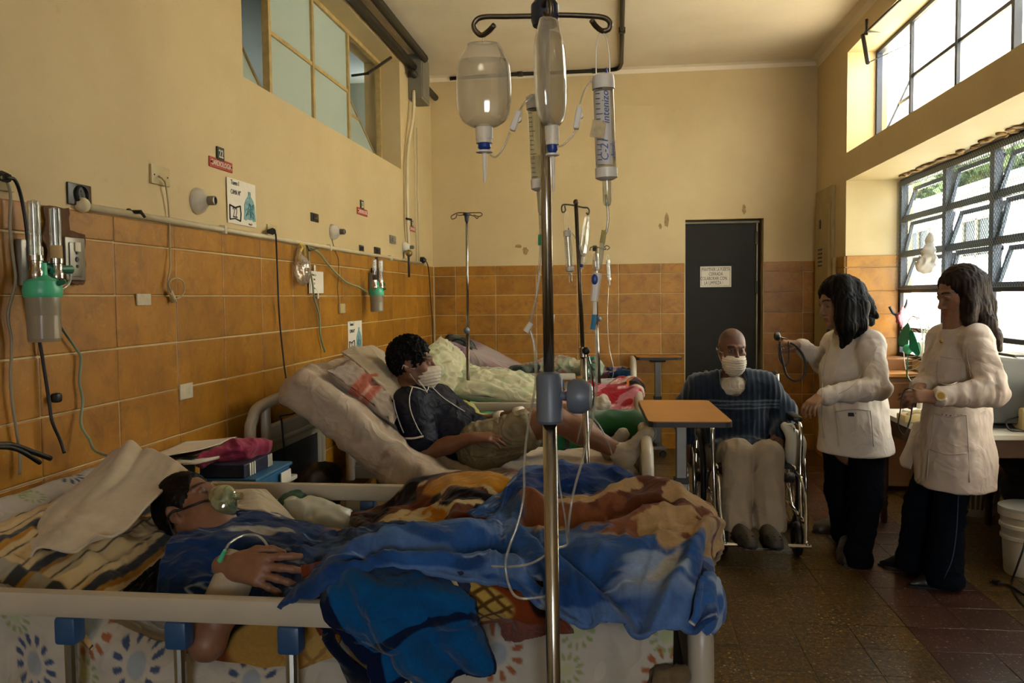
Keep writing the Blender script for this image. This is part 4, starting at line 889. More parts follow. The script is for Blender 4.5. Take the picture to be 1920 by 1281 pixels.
slab('mattress', 'raised lilac grey mattress with a bald pink print on the farthest bed', [(-1.45, 1.10), (-1.25, 1.02), (-.6, .70), (-.4, .66), (.06, .66)], 6.86, 7.72, .17, lambda s, v, G: mixv(mixv(np.ones(s.shape+(3,))*L3('#9f928f'), sstep(.30, .2, s), L3('#7d6470')), .6*sstep(.2, .5, fbm(np.stack([s*4, v*4, 0*s], -1)))*sstep(.35, .5, s), L3('#8a5a5f')), wr=.003)
# hanging side of the sheet on the front bed
u = np.linspace(-1.5, .11, 380); v = np.linspace(0, 1, 90)**1.3; UU, VV = np.meshgrid(u, v, indexing='ij')
ztop = np.interp(UU, [-1.64, -1.4, -1.02, -.75, -.35, .1], [.945, .82, .67, .655, .755, .78]); zbot = np.interp(UU, [-1.5, -.9, -.5, .1], [.44, .36, .34, .34])
fold = np.sin(UU*19+2*np.sin(UU*5))*.5+fbm(np.stack([UU*9, VV*1.5, 0*UU], -1)); G = np.stack([UU+.02*fold*VV, 1.655+.055*np.exp(-VV*22)-.03*np.sin(VV*1.6)-.032*sstep(0, .4, VV)*fold, ztop+.026+(zbot-ztop)*VV], -1)
surf('bed_sheet', G, M_CLOTH, None, flowers(UU+1.6, (ztop-G[..., 2]), '#a8a297', 11, S_=.60, G=G, at_=((255, 1250, 0), (28, 1155, 3), (65, 1245, 2), (165, 1180, 1), (160, 1262, 3), (1250, 1265, 1), (1250, 1195, 3), (1085, 1185, 3), (930, 1225, 1), (1060, 1255, 3), (470, 1280, 2))), .002, label='white daisy print sheet hanging down the near side of the front bed', cat='sheet')
# ================================================================== IV STANDS
M_POLE = mat('stainless_pole', '#a8a49b', .22, 1., var=.1, vs=60); M_HOOK = mat('worn_dark_steel', '#6d6252', .35, .9, var=.3, vs=60); M_KNOB = mat('grey_blue_knob', '#5c6675', .4, var=.08); M_KDRK = mat('dark_blue_hub', '#252b3a', .4, var=.08)
def base5(root, x, y, r=.26):
    for k in range(5):
        a = 2*math.pi*k/5+.3; q = (x+r*math.cos(a), y+r*math.sin(a)); l = T([(x, y, .13), (x+r*.5*math.cos(a), y+r*.5*math.sin(a), .105), (*q, .085)], .012, 8).build('foot', M_POLE, root)
        MB().lathe([(.03, -.012), (.034, 0), (.03, .012)], 12, Matrix.Translation((*q, .034)) @ Matrix.Rotation(math.pi/2, 4, 'X')).build('castor', M_BLK, l); 
    T([(x, y, .09), (x, y, .18)], .026, 10).build('hub', M_KDRK, root)
YP = 1.44
pt = at(1019, 28, YP); pbm = at(1038, 1281, YP); d = (pt-pbm)/(pt[2]-pbm[2]); bt = pbm+d*(.15-pbm[2]); jn = at(1030, 740, YP)
t = thing('iv_stand', 'tall steel drip stand in front of the nearest bed with a grey blue knob', 'drip stand', tuple(bt*(1, 1, 0)))
T([bt, jn], .0125, 14).build('lower_pole', M_POLE, t, smooth=180); T([jn, pt-(0, 0, .008)], .0095, 14).build('upper_pole', M_POLE, t, smooth=180)
base5(t, bt[0], bt[1])
MB().lathe([(.019, -.045), (.023, -.04), (.023, .035), (.019, .042), (.012, .045)], 18, TR(jn+(0, 0, -.005), d)).build('collar', M_KNOB, t)
kx = jn+np.array((.028, -.004, -.002)); kn = MB().lathe([(.008, -.015), (.008, .004), (.026, .006), (.030, .014), (.030, .03), (.022, .044), (.001, .047)], 18, TR(kx, (1, -.1, 0))); kn.build('clamp_knob', M_KNOB, t)
MB().lathe([(.021, -.022), (.024, -.012), (.024, .012), (.018, .02), (.001, .022)], 16, TR(at(1022, 24, YP))).build('hub', M_KDRK, t)
hk = lambda pts: spline([at(*p, YP+dy) for *p, dy in pts], 6)
T(hk([(1010, 30, 0), (950, 31, 0), (905, 32, 0), (890, 42, 0), (890, 55, 0), (902, 66, 0), (914, 60, -.01), (927, 47, -.02)]), .0046, 8).build('hook', M_HOOK, t, smooth=180)
T(hk([(1040, 28, 0), (1085, 29, 0), (1128, 32, 0), (1143, 41, 0), (1142, 54, 0), (1130, 58, 0), (1118, 50, -.01), (1109, 38, -.02)]), .0046, 8).build('hook', M_HOOK, t, smooth=180)
T(hk([(1022, 22, 0), (1020, 8, -.03), (1024, -4, -.06), (1031, 2, -.08), (1033, 22, -.08), (1028, 32, -.075), (1021, 24, -.07)]), .0042, 8).build('hook', M_HOOK, t, smooth=180)
T(hk([(1026, 22, .01), (1028, 8, .04), (1036, -2, .07), (1040, 14, .07)]), .0042, 8).build('hook', M_HOOK, t, smooth=180)
M_BOT = glassy('iv_bottle_plastic', '#faf9f4', gloss=.30, rough=.08, diff=.09, diffcol='#fbfaf4', transl=.13); M_LIQ = glassy('saline', '#f6f4ec', gloss=.16, rough=.05, diff=.04, diffcol='#fbfaf4', transl=.08)
M_MILK = mat('milky_plastic', '#d8d4c6', .35, var=.05); M_PBLUE = mat('blue_stopper', '#163a86', .35, var=0); M_PWHT = mat('white_plastic', '#dcdad2', .35, var=.04)
def iv_bottle(top, H, Wd, rot, label, level=.8, flat=.5, spike=.06, group=None, tilt=(0, 0, 1), s=1.):
    """soft infusion bottle hanging upside down; top = hanging point"""
    t = thing('iv_bottle', label, 'drip bottle', tuple(top), group); M = Matrix.Translation(Vector(top)) @ frame_to(tilt) @ Matrix.Rotation(rot, 4, 'Z') @ Matrix.Diagonal((1, flat, 1, 1)); r = Wd/2
    pr = [(.3*r, .0), (.52*r, -.005*H), (.62*r, -.03*H), (.9*r, -.20*H), (.985*r, -.30*H), (1.02*r, -.55*H), (.98*r, -.76*H), (.84*r, -.90*H), (.55*r, -.97*H), (.28*r, -1.0*H)]
    pr = [(a[1], a[2]) for a in spline([(0, *p) for p in pr], 3)]
    MB().lathe(pr, 28, M, cap=False).build('body', M_BOT, t, smooth=60)
    lv = -(1-level)*H; lq = [(p[0]*.95, p[1]) for p in pr if p[1] < lv]; MB().lathe([(.001, lq[0][1]), (lq[0][0], lq[0][1])]+lq+[(.001, -1.0*H)], 28, M, cap=False).build('liquid', M_LIQ, t, smooth=60)
    Mr = Matrix.Translation(Vector(top)) @ frame_to(tilt)
    q = .155*Wd; MB().lathe([(q*.9, -.985*H), (q*1.05, -.99*H), (q*1.05, -.99*H-.022*s), (q*.98, -.99*H-.022*s), (q*.98, -.99*H-.030*s), (.002, -.99*H-.031*s)], 18, Mr).build('cap', M_MILK, t)
    MB().lathe([(q*.75, -.99*H-.030*s), (q*.8, -.99*H-.038*s), (q*.5, -.99*H-.044*s)], 12, Mr).build('stopper', M_PBLUE, t)
    z0_ = -.99*H-.044*s; MB().lathe([(q*1.0, z0_), (q*1.0, z0_-.003), (q*.32, z0_-.005), (q*.28, z0_-.022*s), (q*.16, z0_-spike*s)], 12, Mr).build('spike', M_PWHT, t)
    T([Mr @ Vector((0, 0, .0)), Mr @ Vector((0, 0, .018*s))], .0012, 6).build('hanger_tab', M_MILK, t)
    return t
a = at(906, 80, YP); iv_bottle(a, .145, .093, .1, 'broad clear drip bottle on the left hook of the front stand', level=.82, s=.9)
a = at(1029, 36, YP-.072); iv_bottle(a, .172, .072, 1.15, 'narrow looking full drip bottle on the middle hook of the front stand', level=.88, flat=.62, tilt=(-.02, 0, 1))
def burette(top, H, r, label, text=(), loop=.10, group=None, rot=0., liquid=.35, s=1., tick=True, drip=True):
    t = thing('drip_chamber', label, 'burette', tuple(top), group); M = Matrix.Translation(Vector(top)) @ Matrix.Rotation(rot, 4, 'Y'); v = lambda *p: M @ Vector(p)
    MB().lathe([(r*.94, 0), (r*.94, -H)], 20, M, cap=False).build('chamber', M_ACR, t, smooth=60)
    MB().lathe([(r*.86, -H*(1-liquid)), (r*.86, -H)], 18, M).build('liquid', M_LIQ, t, smooth=60)
    MB().lathe([(r*.5, .012*s), (r*1.0, .008*s), (r*1.04, 0), (r*1.04, -.014*s), (r*.96, -.014*s)], 20, M).build('top_cap', M_PWHT, t); MB().lathe([(r*.96, -H+.012*s), (r*1.04, -H+.012*s), (r*1.04, -H-.004*s), (r*.6, -H-.008*s)], 20, M).build('bottom_cap', M_PWHT, t)
    if drip:
        MB().lathe([(r*.44, -H-.006*s), (r*.40, -H-.045*s), (r*.30, -H-.050*s), (r*.12, -H-.052*s)], 14, M, cap=False).build('drip_tube', M_ACR, t, smooth=60)
    if loop:
        for sx_ in (-1, 1): T(spline([v(sx_*r*.62, 0, .006), v(sx_*r*.62, 0, loop*.4), v(sx_*r*.45, 0, loop*.75), v(0, 0, loop)], 5), .0011*s, 5).build('hanger_loop', M_MILK, t)
    if tick:
        tk = MB()
        for k in range(16): z_ = -H*(.1+.8*k/15); tk.box((-r*.75, -r*.98-.0004, z_-.0005), (-r*(.35 if k % 5 else .1), -r*.93, z_+.0005), 0, M)
        o = tk.build('scale_marks', M_INK, t, smooth=0); o['kind'] = 'stuff'
    T([v(r*.3, 0, .008), v(r*.34, 0, .022*s)], [r*.22, r*.05], 8).build('stopper', M_PBLUE, t)
    if text:
        n = 14; q = []
        for k in range(n): a = -math.pi*.52+ (math.pi*.62)*k/(n-1); q.append([(r*.99*math.sin(a+.35), -r*.99*math.cos(a+.35), z_) for z_ in (-.02, -H+.016)])
        G = np.array([[tuple(M @ Vector(p)) for p in c] for c in q]); surf('label_strip', G, mat('white_label_film', '#c9c6c2', .4, var=.04), t)
        for s_, z_, sz, dx in text: txt(s_, sz, M_PBLUE, t, v(dx, -r*1.06, z_), M.to_3x3() @ Vector((0, 0, 1)), M.to_3x3() @ Vector((-1, 0, 0)), 'handwriting', shear=.25)
        B((-.006, -r*1.07, -H*.62), (.018, -r*1.03, -H*.44), .001, M @ Matrix.Rotation(.2, 4, 'Y')).build('tape', mat('masking_tape', '#c8b893', .8, var=.3, vs=90), t)
    return t
a = at(1131, 152, YP); burette(a, .158, .0182, 'graduated drip chamber with blue handwriting on the right hook of the front stand', (('intenizo', -.048, .017, .003), ('C-21', -.118, .019, -.001), ('Amik.', -.118, .012, .013)), loop=.088, rot=-.03)
a = at(1003, 190, YP+.06); burette(a, .150, .0155, 'graduated drip chamber half hidden behind the front stand pole', loop=0, rot=-.05)
def clampbox(p, q, label): t = thing('roller_clamp', label, 'clamp', tuple(p)); d_ = Vector(q)-Vector(p); L_ = d_.length; M = TR((np.array(p)+np.array(q))/2, d_); B((-.007, -.005, -L_/2), (.007, .005, L_/2), .002, M).build('body', M_PWHT, t, smooth=0); MB().lathe([(.005, -.004), (.005, .004)], 10, M @ Matrix.Translation((0, -.004, -L_*.1)) @ Matrix.Rotation(math.pi/2, 4, 'Y')).build('wheel', M_MILK, t); return t
clampbox(at(974, 208, YP), at(960, 245, YP), 'white roller clamp on the tube between the broad bottle and the hidden chamber'); clampbox(at(1087, 200, YP), at(1080, 242, YP), 'white roller clamp on the tube left of the handwritten chamber')
def line(label, runs, r=.0022, m=None, name='iv_tube'):
    t = thing(name, label, 'tube', tuple(runs[0][0]))
    for P in runs: T(spline(P, 7), r, 7).build('line', m or M_TUBE, t, smooth=180)
    return t
A_ = lambda *p: at(p[0], p[1], p[2] if len(p) > 2 else YP)
line('short clear tube from the broad bottle up over to the hidden chamber', [[A_(918, 290), A_(930, 294), A_(945, 275), A_(956, 248)], [A_(975, 205), A_(984, 192), A_(998, 183, YP+.05), A_(1003, 186, YP+.06)]], .0016)
line('short clear tube from the middle bottle to the handwritten chamber', [[A_(1041, 276), A_(1055, 272), A_(1070, 258), A_(1079, 244)], [A_(1087, 197), A_(1095, 172), A_(1110, 150), A_(1122, 147), A_(1126, 150)]], .0016)
line('long clear drip tube falling left of the front pole onto the blue blanket', [[A_(1010, 345, 1.5), A_(1012, 400, 1.5), A_(1014, 460, 1.5), A_(1008, 540, 1.5), A_(998, 590, 1.5), A_(992, 612, 1.5), A_(997, 628, 1.5), A_(1003, 660, 1.5), A_(1004, 720, 1.5), A_(990, 800, 1.5), A_(983, 870, 1.5), A_(982, 930, 1.5), A_(970, 985, 1.49), A_(955, 1025, 1.48), A_(948, 1060, 1.48), A_(955, 1100, 1.47), A_(975, 1122, 1.46), A_(1030, 1118, 1.47)]], .0024)
T([A_(996, 606, 1.5), A_(986, 622, 1.5)], [.005, .006], 8).build('y_connector', M_MILK, bpy.data.objects['iv_tube.002'])
line('long clear drip tube falling from the handwritten chamber right of the front pole', [[A_(1136, 365), A_(1140, 400), A_(1138, 430), A_(1128, 450)], [A_(1117, 610), A_(1119, 680), A_(1117, 740), A_(1108, 800), A_(1090, 870), A_(1075, 925), A_(1066, 985), A_(1064, 1020, 1.5), A_(1040, 1030, 1.47), A_(1000, 1055, 1.47), A_(960, 1063, 1.48), A_(920, 1062, 1.5)]], .0024)
line('thin clear tube close against the right side of the front pole', [[A_(1041, 800, 1.46), A_(1048, 900, 1.46), A_(1060, 975, 1.47), A_(1064, 1020, 1.48)]], .0018)
a = A_(1133, 432); b = A_(1125, 505); t = thing('drip_filter', 'clear drip tube end with a yellow tip hanging under the handwritten chamber', 'drip tube', tuple(a)); T([a, A_(1129, 456)], .0045, 8).build('tip', mat('yellow_tip', '#a89a5a', .5), t); T([A_(1129, 456), b], [.0045, .003], 8).build('stem', M_TUBE, t)
a, b = A_(1120, 512), A_(1114, 565); t = thing('roller_clamp', 'large blue wheeled roller clamp on the tube right of the front pole', 'clamp', tuple(a)); T([a, b], [.0085, .0065], 10).build('body', M_PWHT, t); MB().ball(A_(1115, 524, YP-.008), (.0055, .004, .009), 10, 8).build('wheel', M_PBLUE, t); T([A_(1115, 566), A_(1115, 590)], .004, 8).build('sleeve', M_MILK, t); T([A_(1115, 590), A_(1113, 606)], .0042, 8).build('blue_tip', mat('sky_blue_tip', '#2f7fa8', .4), t); T([A_(1113, 606), A_(1111, 618)], .0042, 8).build('blue_tip', mat('sky_blue_tip'), t)
a = A_(1032, 590, 1.5); t = thing('roller_clamp', 'pale clamp half hidden behind the front pole', 'clamp', tuple(a)); T([a, A_(1031, 640, 1.5)], [.008, .003], 8).build('body', M_PWHT, t)
T([A_(1013, 440, 1.5), A_(1013, 460, 1.5)], .004, 8).build('green_valve', M_TEAL, bpy.data.objects['iv_tube.002'])
# second stand (by the young patient)
Y2 = 3.42; p0, p1 = at(1080, 380, Y2), at(1100, 868, Y2); d = (p0-p1)/(p0[2]-p1[2]); bb = p1+d*(.15-p1[2]); cj = at(1093, 660, Y2)
t = thing('iv_stand', 'leaning worn drip stand beside the young patient with two curled hooks', 'drip stand', tuple(bb*(1, 1, 0))); T([bb, cj], .013, 12).build('lower_pole', M_POLE, t, smooth=180); T([cj, p0], .0085, 12).build('upper_pole', M_HOOK, t, smooth=180); base5(t, bb[0], bb[1], .18)
MB().ball(at(1080, 379, Y2), .012, 12, 8).build('finial', M_HOOK, t); MB().lathe([(.016, -.02), (.016, .02)], 12, TR(cj, d)).build('collar', M_POLE, t); MB().ball(at(1099, 658, Y2-.02), (.017, .015, .016), 10, 8).build('clamp_knob', M_BLK, t)
h2 = lambda pts: spline([at(*p, Y2) for p in pts], 6)
T(h2([(1080, 386), (1067, 384), (1056, 384), (1053, 390), (1055, 398), (1060, 395), (1059, 386)]), .0034, 7).build('hook', M_HOOK, t, smooth=180); T(h2([(1080, 386), (1093, 389), (1102, 390), (1105, 396), (1103, 402), (1099, 399)]), .0034, 7).build('hook', M_HOOK, t, smooth=180)
a = at(1064, 437, Y2); burette(a, .150, .0165, 'ruled drip chamber on the left hook of the leaning stand', loop=.09, rot=-.06, liquid=0)
a = at(1101, 406, Y2); iv_bottle(a, .165, .048, 1.0, 'crumpled clear drip bag on the right hook of the leaning stand', level=.55, flat=.4, tilt=(.12, 0, 1))
line('thin tube from the ruled chamber to the crumpled bag', [[at(1070, 434, Y2), at(1078, 445, Y2), at(1085, 463, Y2), at(1092, 485, Y2), at(1096, 495, Y2), at(1098, 488, Y2)]], .0015)
clampbox(at(1083, 458, Y2), at(1092, 474, Y2), 'small clamp touching the pole of the leaning stand')
line('clear tube hanging over the young patient leg', [[at(1100, 665, Y2), at(1108, 700, Y2), at(1105, 760, Y2), at(1092, 790, Y2), at(1082, 830, Y2)], [at(1110, 780, 3.5), at(1125, 800, 3.5), at(1140, 830, 3.5), at(1150, 860, 3.6)]], .003)
t = thing('breathing_bag', 'clear green reservoir bag hanging from a black strap on the leaning stand', 'bag', tuple(at(1103, 740, Y2+.06)))
sculpted('film', Sculpt().ell(at(1102, 745, Y2+.06), (.026, .02, .06), k=.02).cap(at(1103, 705, Y2+.06), at(1103, 670, Y2+.06), .016, .008, k=.02), glassy('green_film', '#c9e0cf', gloss=.4, diff=.12, diffcol='#9fbfa6'), t, .006, disp=lambda V: .004*ridge(V*30)); T(spline([at(1100, 660, Y2), at(1108, 690, Y2), at(1113, 730, Y2), at(1112, 760, Y2)], 5), .003, 6).build('strap', M_BLK, t)
# third and fourth stands
Y3 = 5.2; p0, p1 = at(875, 402, Y3), at(878, 748, Y3); d = (p0-p1)/(p0[2]-p1[2]); bb = p1+d*(.60-p1[2])
t = thing('iv_stand', 'slim empty drip stand fixed to the third bed with a grey ball knob', 'drip stand', tuple(bb)); cj = at(877, 620, Y3)
T([bb, cj], .0115, 12).build('lower_pole', M_HOOK, t, smooth=180); T([cj, p0], .0085, 12).build('upper_pole', M_POLE, t, smooth=180); MB().ball(at(875, 620, Y3-.01), .021, 14, 10).build('clamp_knob', M_KNOB, t); MB().lathe([(.012, -.045), (.016, -.01), (.024, -.006), (.024, .006), (.018, .01)], 14, TR(p0)).build('hub', M_KDRK, t)
h3 = lambda pts, dy=0: spline([at(*p, Y3+dy) for p in pts], 5)
for pts in ([(872, 399), (860, 399), (852, 402), (846, 406), (848, 411), (855, 408), (856, 403)], [(879, 399), (892, 399), (901, 399), (904, 403), (898, 406), (888, 403)], [(873, 402), (862, 404), (856, 402)], [(879, 402), (890, 406), (894, 410), (897, 407)]): T(h3(pts), .0035, 6).build('hook', M_HOOK, t, smooth=180)
Y4 = 6.3; p0, p1 = at(1118, 462, Y4), at(1123, 712, Y4); q0 = at(1119, 600, Y4)
t = thing('iv_stand', 'far drip stand with a black clamp and grey ball knob near the farthest bed', 'drip stand', tuple(p1)); T([at(1124, 720, Y4), q0], .012, 10).build('lower_pole', M_POLE, t, smooth=180); T([q0, p0], .009, 10).build('upper_pole', M_POLE, t, smooth=180); MB().ball(at(1123, 598, Y4-.02), .021, 12, 8).build('clamp_knob', M_KNOB, t); MB().box(at(1111, 471, Y4)-.0, at(1119, 460, Y4)+np.array((0, .03, 0)), .006).build('hub', M_BLK, t); bb = at(1124, 720, Y4); T([bb, (bb[0], bb[1], .12)], .012, 10).build('base_pole', M_POLE, t); base5(t, bb[0], bb[1], .2)
h4 = lambda pts: spline([at(*p, Y4) for p in pts], 5)
T(h4([(1118, 463), (1128, 466), (1136, 468), (1134, 463), (1139, 461), (1143, 465), (1138, 469)]), .0045, 6).build('hook', M_HOOK, t, smooth=180); T(h4([(1118, 462), (1108, 464), (1106, 470)]), .0045, 6).build('hook', M_HOOK, t, smooth=180)
iv_bottle(at(1118, 475, Y4), .135, .060, .2, 'small pale drip bottle on the far stand', level=.7); burette(at(1140, 490, Y4), .135, .015, 'thin drip chamber on the far stand right of the small bottle', loop=.05, rot=-.06, liquid=0, tick=False)
line('thin clear tube looping down from the far drip chamber to the farthest bed', [[at(1141, 530, Y4), at(1140, 560, Y4), at(1139, 600, Y4), at(1142, 650, Y4), at(1150, 690, Y4), at(1148, 708, Y4), at(1138, 712, Y4)]], .003)
# ================================================================== TABLES, WHEELCHAIR
M_VENEER = mat('orange_wood_veneer', '#a8702c', .38, var=.18, vs=3); M_EDGE = mat('dark_table_edge', '#1f1712', .5, var=0); M_POST = mat('grey_column', '#6f6c66', .35, .7, var=.15)
def overbed(c, hx, hy, z, rot, label):
    t = thing('overbed_table', label, 'table', (c[0], c[1], 0)); M = Matrix.Translation((c[0], c[1], 0)) @ Matrix.Rotation(rot, 4, 'Z')
    q = [(-hx, -hy), (hx, -hy), (hx, hy), (-hx, hy)]; r = .035; P = []
    for (x, y), a0 in zip(q, (180, 270, 0, 90)):
        for k in range(5): a = math.radians(a0+k*22.5); P.append((x-math.copysign(r, x)+r*math.cos(a), y-math.copysign(r, y)+r*math.sin(a)))
    MB().prism([tuple(M @ Vector((*p, z-.004))) for p in P], (0, 0, .006)).build('tabletop', M_VENEER, t, smooth=0); MB().prism([tuple(M @ Vector((p[0]*1.008, p[1]*1.004, z-.026))) for p in P], (0, 0, .024)).build('edge', M_EDGE, t, smooth=0)
    B((-.07, -.05, z-.055), (.07, .05, z-.026), .01, M).build('bracket', M_EDGE, t, smooth=0); B((-.026, -.02, .42), (.026, .02, z-.05), .004, M).build('column', M_POST, t, smooth=0); B((-.034, -.027, .10), (.034, .027, .52), .004, M).build('sleeve', M_POST, t, smooth=0); B((-.036, -.03, .50), (.036, .03, .53), .004, M).build('collar', M_BLK, t, smooth=0)
    for sy in (-1, 1):
        l = B((-.24, sy*.2-.02, .07), (.06, sy*.2+.02, .10), .006, M).build('foot', M_POST, t, smooth=0)
        for x in (-.21, .03): MB().lathe([(.026, -.012), (.032, 0), (.026, .012)], 12, M @ Matrix.Translation((x, sy*.2, .033)) @ Matrix.Rotation(math.pi/2, 4, 'X')).build('castor', M_BLK, l)
    B((-.02, -.2, .07), (.03, .2, .10), .005, M).build('base_bar', M_POST, t, smooth=0)
overbed((.318, 4.27), .19, .40, .872, .035, 'overbed table with an orange wood top standing in front of the wheelchair'); overbed((.365, 7.74), .2, .17, .90, .05, 'smaller looking overbed table standing against the back wall tiles')
# wheelchair
WX, WY = .785, 5.35
M_VIN = mat('black_vinyl', '#17161a', .4, var=.1); M_GPL = mat('grey_side_panel', '#6b675e', .5, var=.15)
t = WCH = thing('wheelchair', 'chrome and black wheelchair facing the beds with a patient in it', 'wheelchair', (WX, WY, 0))
for s in (-1, 1):
    x = WX+s*.275; Mx = Matrix.Translation((x, WY, .305)) @ Matrix.Rotation(math.pi/2, 4, 'Y')
    tor = MB().tube([Mx @ Vector((.285*math.cos(a), .285*math.sin(a), 0)) for a in np.linspace(0, 2*math.pi, 49)[:-1]], .018, 8, closed=True); w = tor.build('wheel', M_BLK, t, smooth=180)
    MB().tube([Mx @ Vector((.265*math.cos(a), .265*math.sin(a), 0)) for a in np.linspace(0, 2*math.pi, 49)[:-1]], .008, 6, closed=True).build('rim', M_CHR, w, smooth=180)
    MB().tube([Mx @ Vector((.25*math.cos(a), .25*math.sin(a), s*.05)) for a in np.linspace(0, 2*math.pi, 49)[:-1]], .009, 6, closed=True).build('push_rim', M_CHR, w, smooth=180)
    MB().lathe([(.03, -.03), (.035, -.02), (.035, .02), (.03, .03)], 14, Mx).build('hub', M_BLK, w)
    for k in range(28): a = 2*math.pi*k/28; T([Mx @ Vector((.03*math.cos(a+.5), .03*math.sin(a+.5), (-1)**k*.02)), Mx @ Vector((.262*math.cos(a), .262*math.sin(a), 0))], .0016, 4).build('spoke', M_CHR, w, smooth=0)
    xf = WX+s*.215
    T(spline([(xf, 5.42, .95), (xf, 5.40, .70), (xf, 5.38, .46), (xf, 5.36, .20)], 4), .0115, 8).build('back_post', M_CHR, t, smooth=180)
    T([(xf, 5.38, .22), (xf, 4.78, .22)], .0115, 8).build('lower_tube', M_CHR, t, smooth=180); T([(xf, 5.38, .46), (xf, 4.86, .46)], .0115, 8).build('seat_tube', M_CHR, t, smooth=180)
    T(spline([(xf+s*.03, 5.36, .70), (xf+s*.03, 5.0, .715), (xf+s*.03, 4.90, .70), (xf+s*.03, 4.87, .64), (xf+s*.025, 4.86, .46), (xf+s*.02, 4.80, .22), (xf+s*.02, 4.74, .19)], 5), .0125, 8).build('arm_tube', M_CHR, t, smooth=180)
    B((xf+s*.03-.028, 4.95, .715), (xf+s*.03+.028, 5.32, .745), .012).build('armrest', M_VIN, t); B((xf+s*.01-.003, 4.95, .47), (xf+s*.01+.003, 5.34, .68), .002).build('side_panel', M_GPL, t, smooth=0)
    xc = WX+s*.20; cb = Matrix.Translation((xc, 4.74, .095)) @ Matrix.Rotation(math.pi/2, 4, 'Y'); c = MB().tube([cb @ Vector((.075*math.cos(a), .075*math.sin(a), 0)) for a in np.linspace(0, 2*math.pi, 33)[:-1]], .02, 8, closed=True).build('castor', M_BLK, t, smooth=180); MB().lathe([(.06, -.008), (.02, -.012), (.02, .012), (.06, .008)], 16, cb).build('castor_disc', M_VIN, c); T(spline([(xc, 4.82, .24), (xc+s*.02, 4.80, .2), (xc+s*.028, 4.74, .095)], 4), .010, 8).build('fork', M_CHR, c)
    T(spline([(xf, 4.86, .44), (xf+s*.01, 4.74, .42), (xf+s*.015, 4.66, .30), (xf, 4.58, .13), (xf, 4.54, .115)], 5), .0105, 8).build('footrest_hanger', M_CHR, t, smooth=180)
    B((xf-s*.17-.075, 4.48, .098), (xf-s*.17+.075, 4.64, .112), .004).build('footplate', M_GPL, t, smooth=0); T([(xf+s*.02, 4.55, .108), (xf-s*.1, 4.55, .108)], .012, 8).build('footplate_bar', M_CHR, t)
    T([(xf-s*.01, 5.3, .21), (WX-s*.2, 5.1, .455)], .010, 8).build('cross_brace', M_CHR, t); T([(xf, 5.43, .94), (xf, 5.52, .95)], .016, 8).build('handle', M_BLK, t)
    T(spline([(xf+s*.02, 4.98, .44), (xf+s*.05, 4.93, .40), (xf+s*.055, 4.90, .33)], 4), .008, 6).build('brake', M_BLK, t)
B((WX-.205, 4.88, .455), (WX+.205, 5.36, .475), .008).build('seat', M_VIN, t); B((WX-.205, 5.385, .50), (WX+.205, 5.405, .90), .008).build('backrest', M_VIN, t)
t = thing('plastic_jug', 'white flat plastic jug hanging on the outer side of the wheelchair armrest', 'jug', tuple(at(1490, 840, 4.98)))
sc = Sculpt(); c = at(1491, 838, 4.98); sc.ell(c, (.055, .05, .10), k=.03).cap(c+(0, 0, -.07), c+(.01, 0, .02), .05, .045, k=.03, flat=((0, 1, 0), .8)).cap(c+(-.03, 0, .08), c+(-.06, 0, .12), .03, .025, k=.03); sculpted('body', sc, mat('milky_jug', '#c8c2ae', .4, var=.06), t, .008); T(spline([c+(.0, 0, .09), c+(-.02, -.01, .13), c+(-.05, -.01, .13)], 4), .008, 6).build('handle', M_MILK, t)
# ================================================================== BESIDE THE WINDOW
M_DTOP = mat('white_laminate', '#c4c4bc', .35, var=.06, vs=4); M_LEGW = mat('turned_brown_leg', '#4a2f1c', .4, var=.25, vs=20)
t = thing('desk', 'white topped desk with turned brown legs under the window', 'desk', (1.95, 5, 0)); dz = .715
B((1.63, 4.56, dz-.03), (2.36, 5.56, dz), .004).build('tabletop', M_DTOP, t, smooth=0); B((1.66, 4.60, dz-.13), (2.33, 5.52, dz-.03), .003).build('apron', M_LEGW, t, smooth=0)
for x in (1.67, 2.29):
    for y in (4.62, 5.48): MB().lathe([(.018, 0), (.022, .03), (.020, .10), (.027, .13), (.020, .15), (.027, .17), (.020, .19), (.027, .21), (.024, .25), (.026, .45), (.028, dz-.12), (.028, dz-.03)], 14, Matrix.Translation((x, y, 0))).build('leg', M_LEGW, t, smooth=40)
t = thing('low_cabinet', 'brown wooden low cabinet in the window corner behind the desk', 'cabinet', (2.1, 6.6, 0)); M_BRN = mat('brown_wood', '#7a5128', .45, var=.3, vs=5)
B((1.86, 6.35, .04), (2.56, 6.92, .84), .005).build('body', M_BRN, t, smooth=0); B((1.84, 6.33, .84), (2.58, 6.94, .87), .004).build('top', mat('orange_wood_veneer'), t, smooth=0); B((1.86, 6.6, .87), (2.56, 6.92, .955), .004).build('back_ledge', M_BRN, t, smooth=0); B((1.852, 6.38, .08), (1.862, 6.89, .80), .003).build('door', M_BRN, t, smooth=0); B((1.9, 6.345, .08), (2.52, 6.352, .80), .003).build('drawer_front', M_BRN, t, smooth=0)
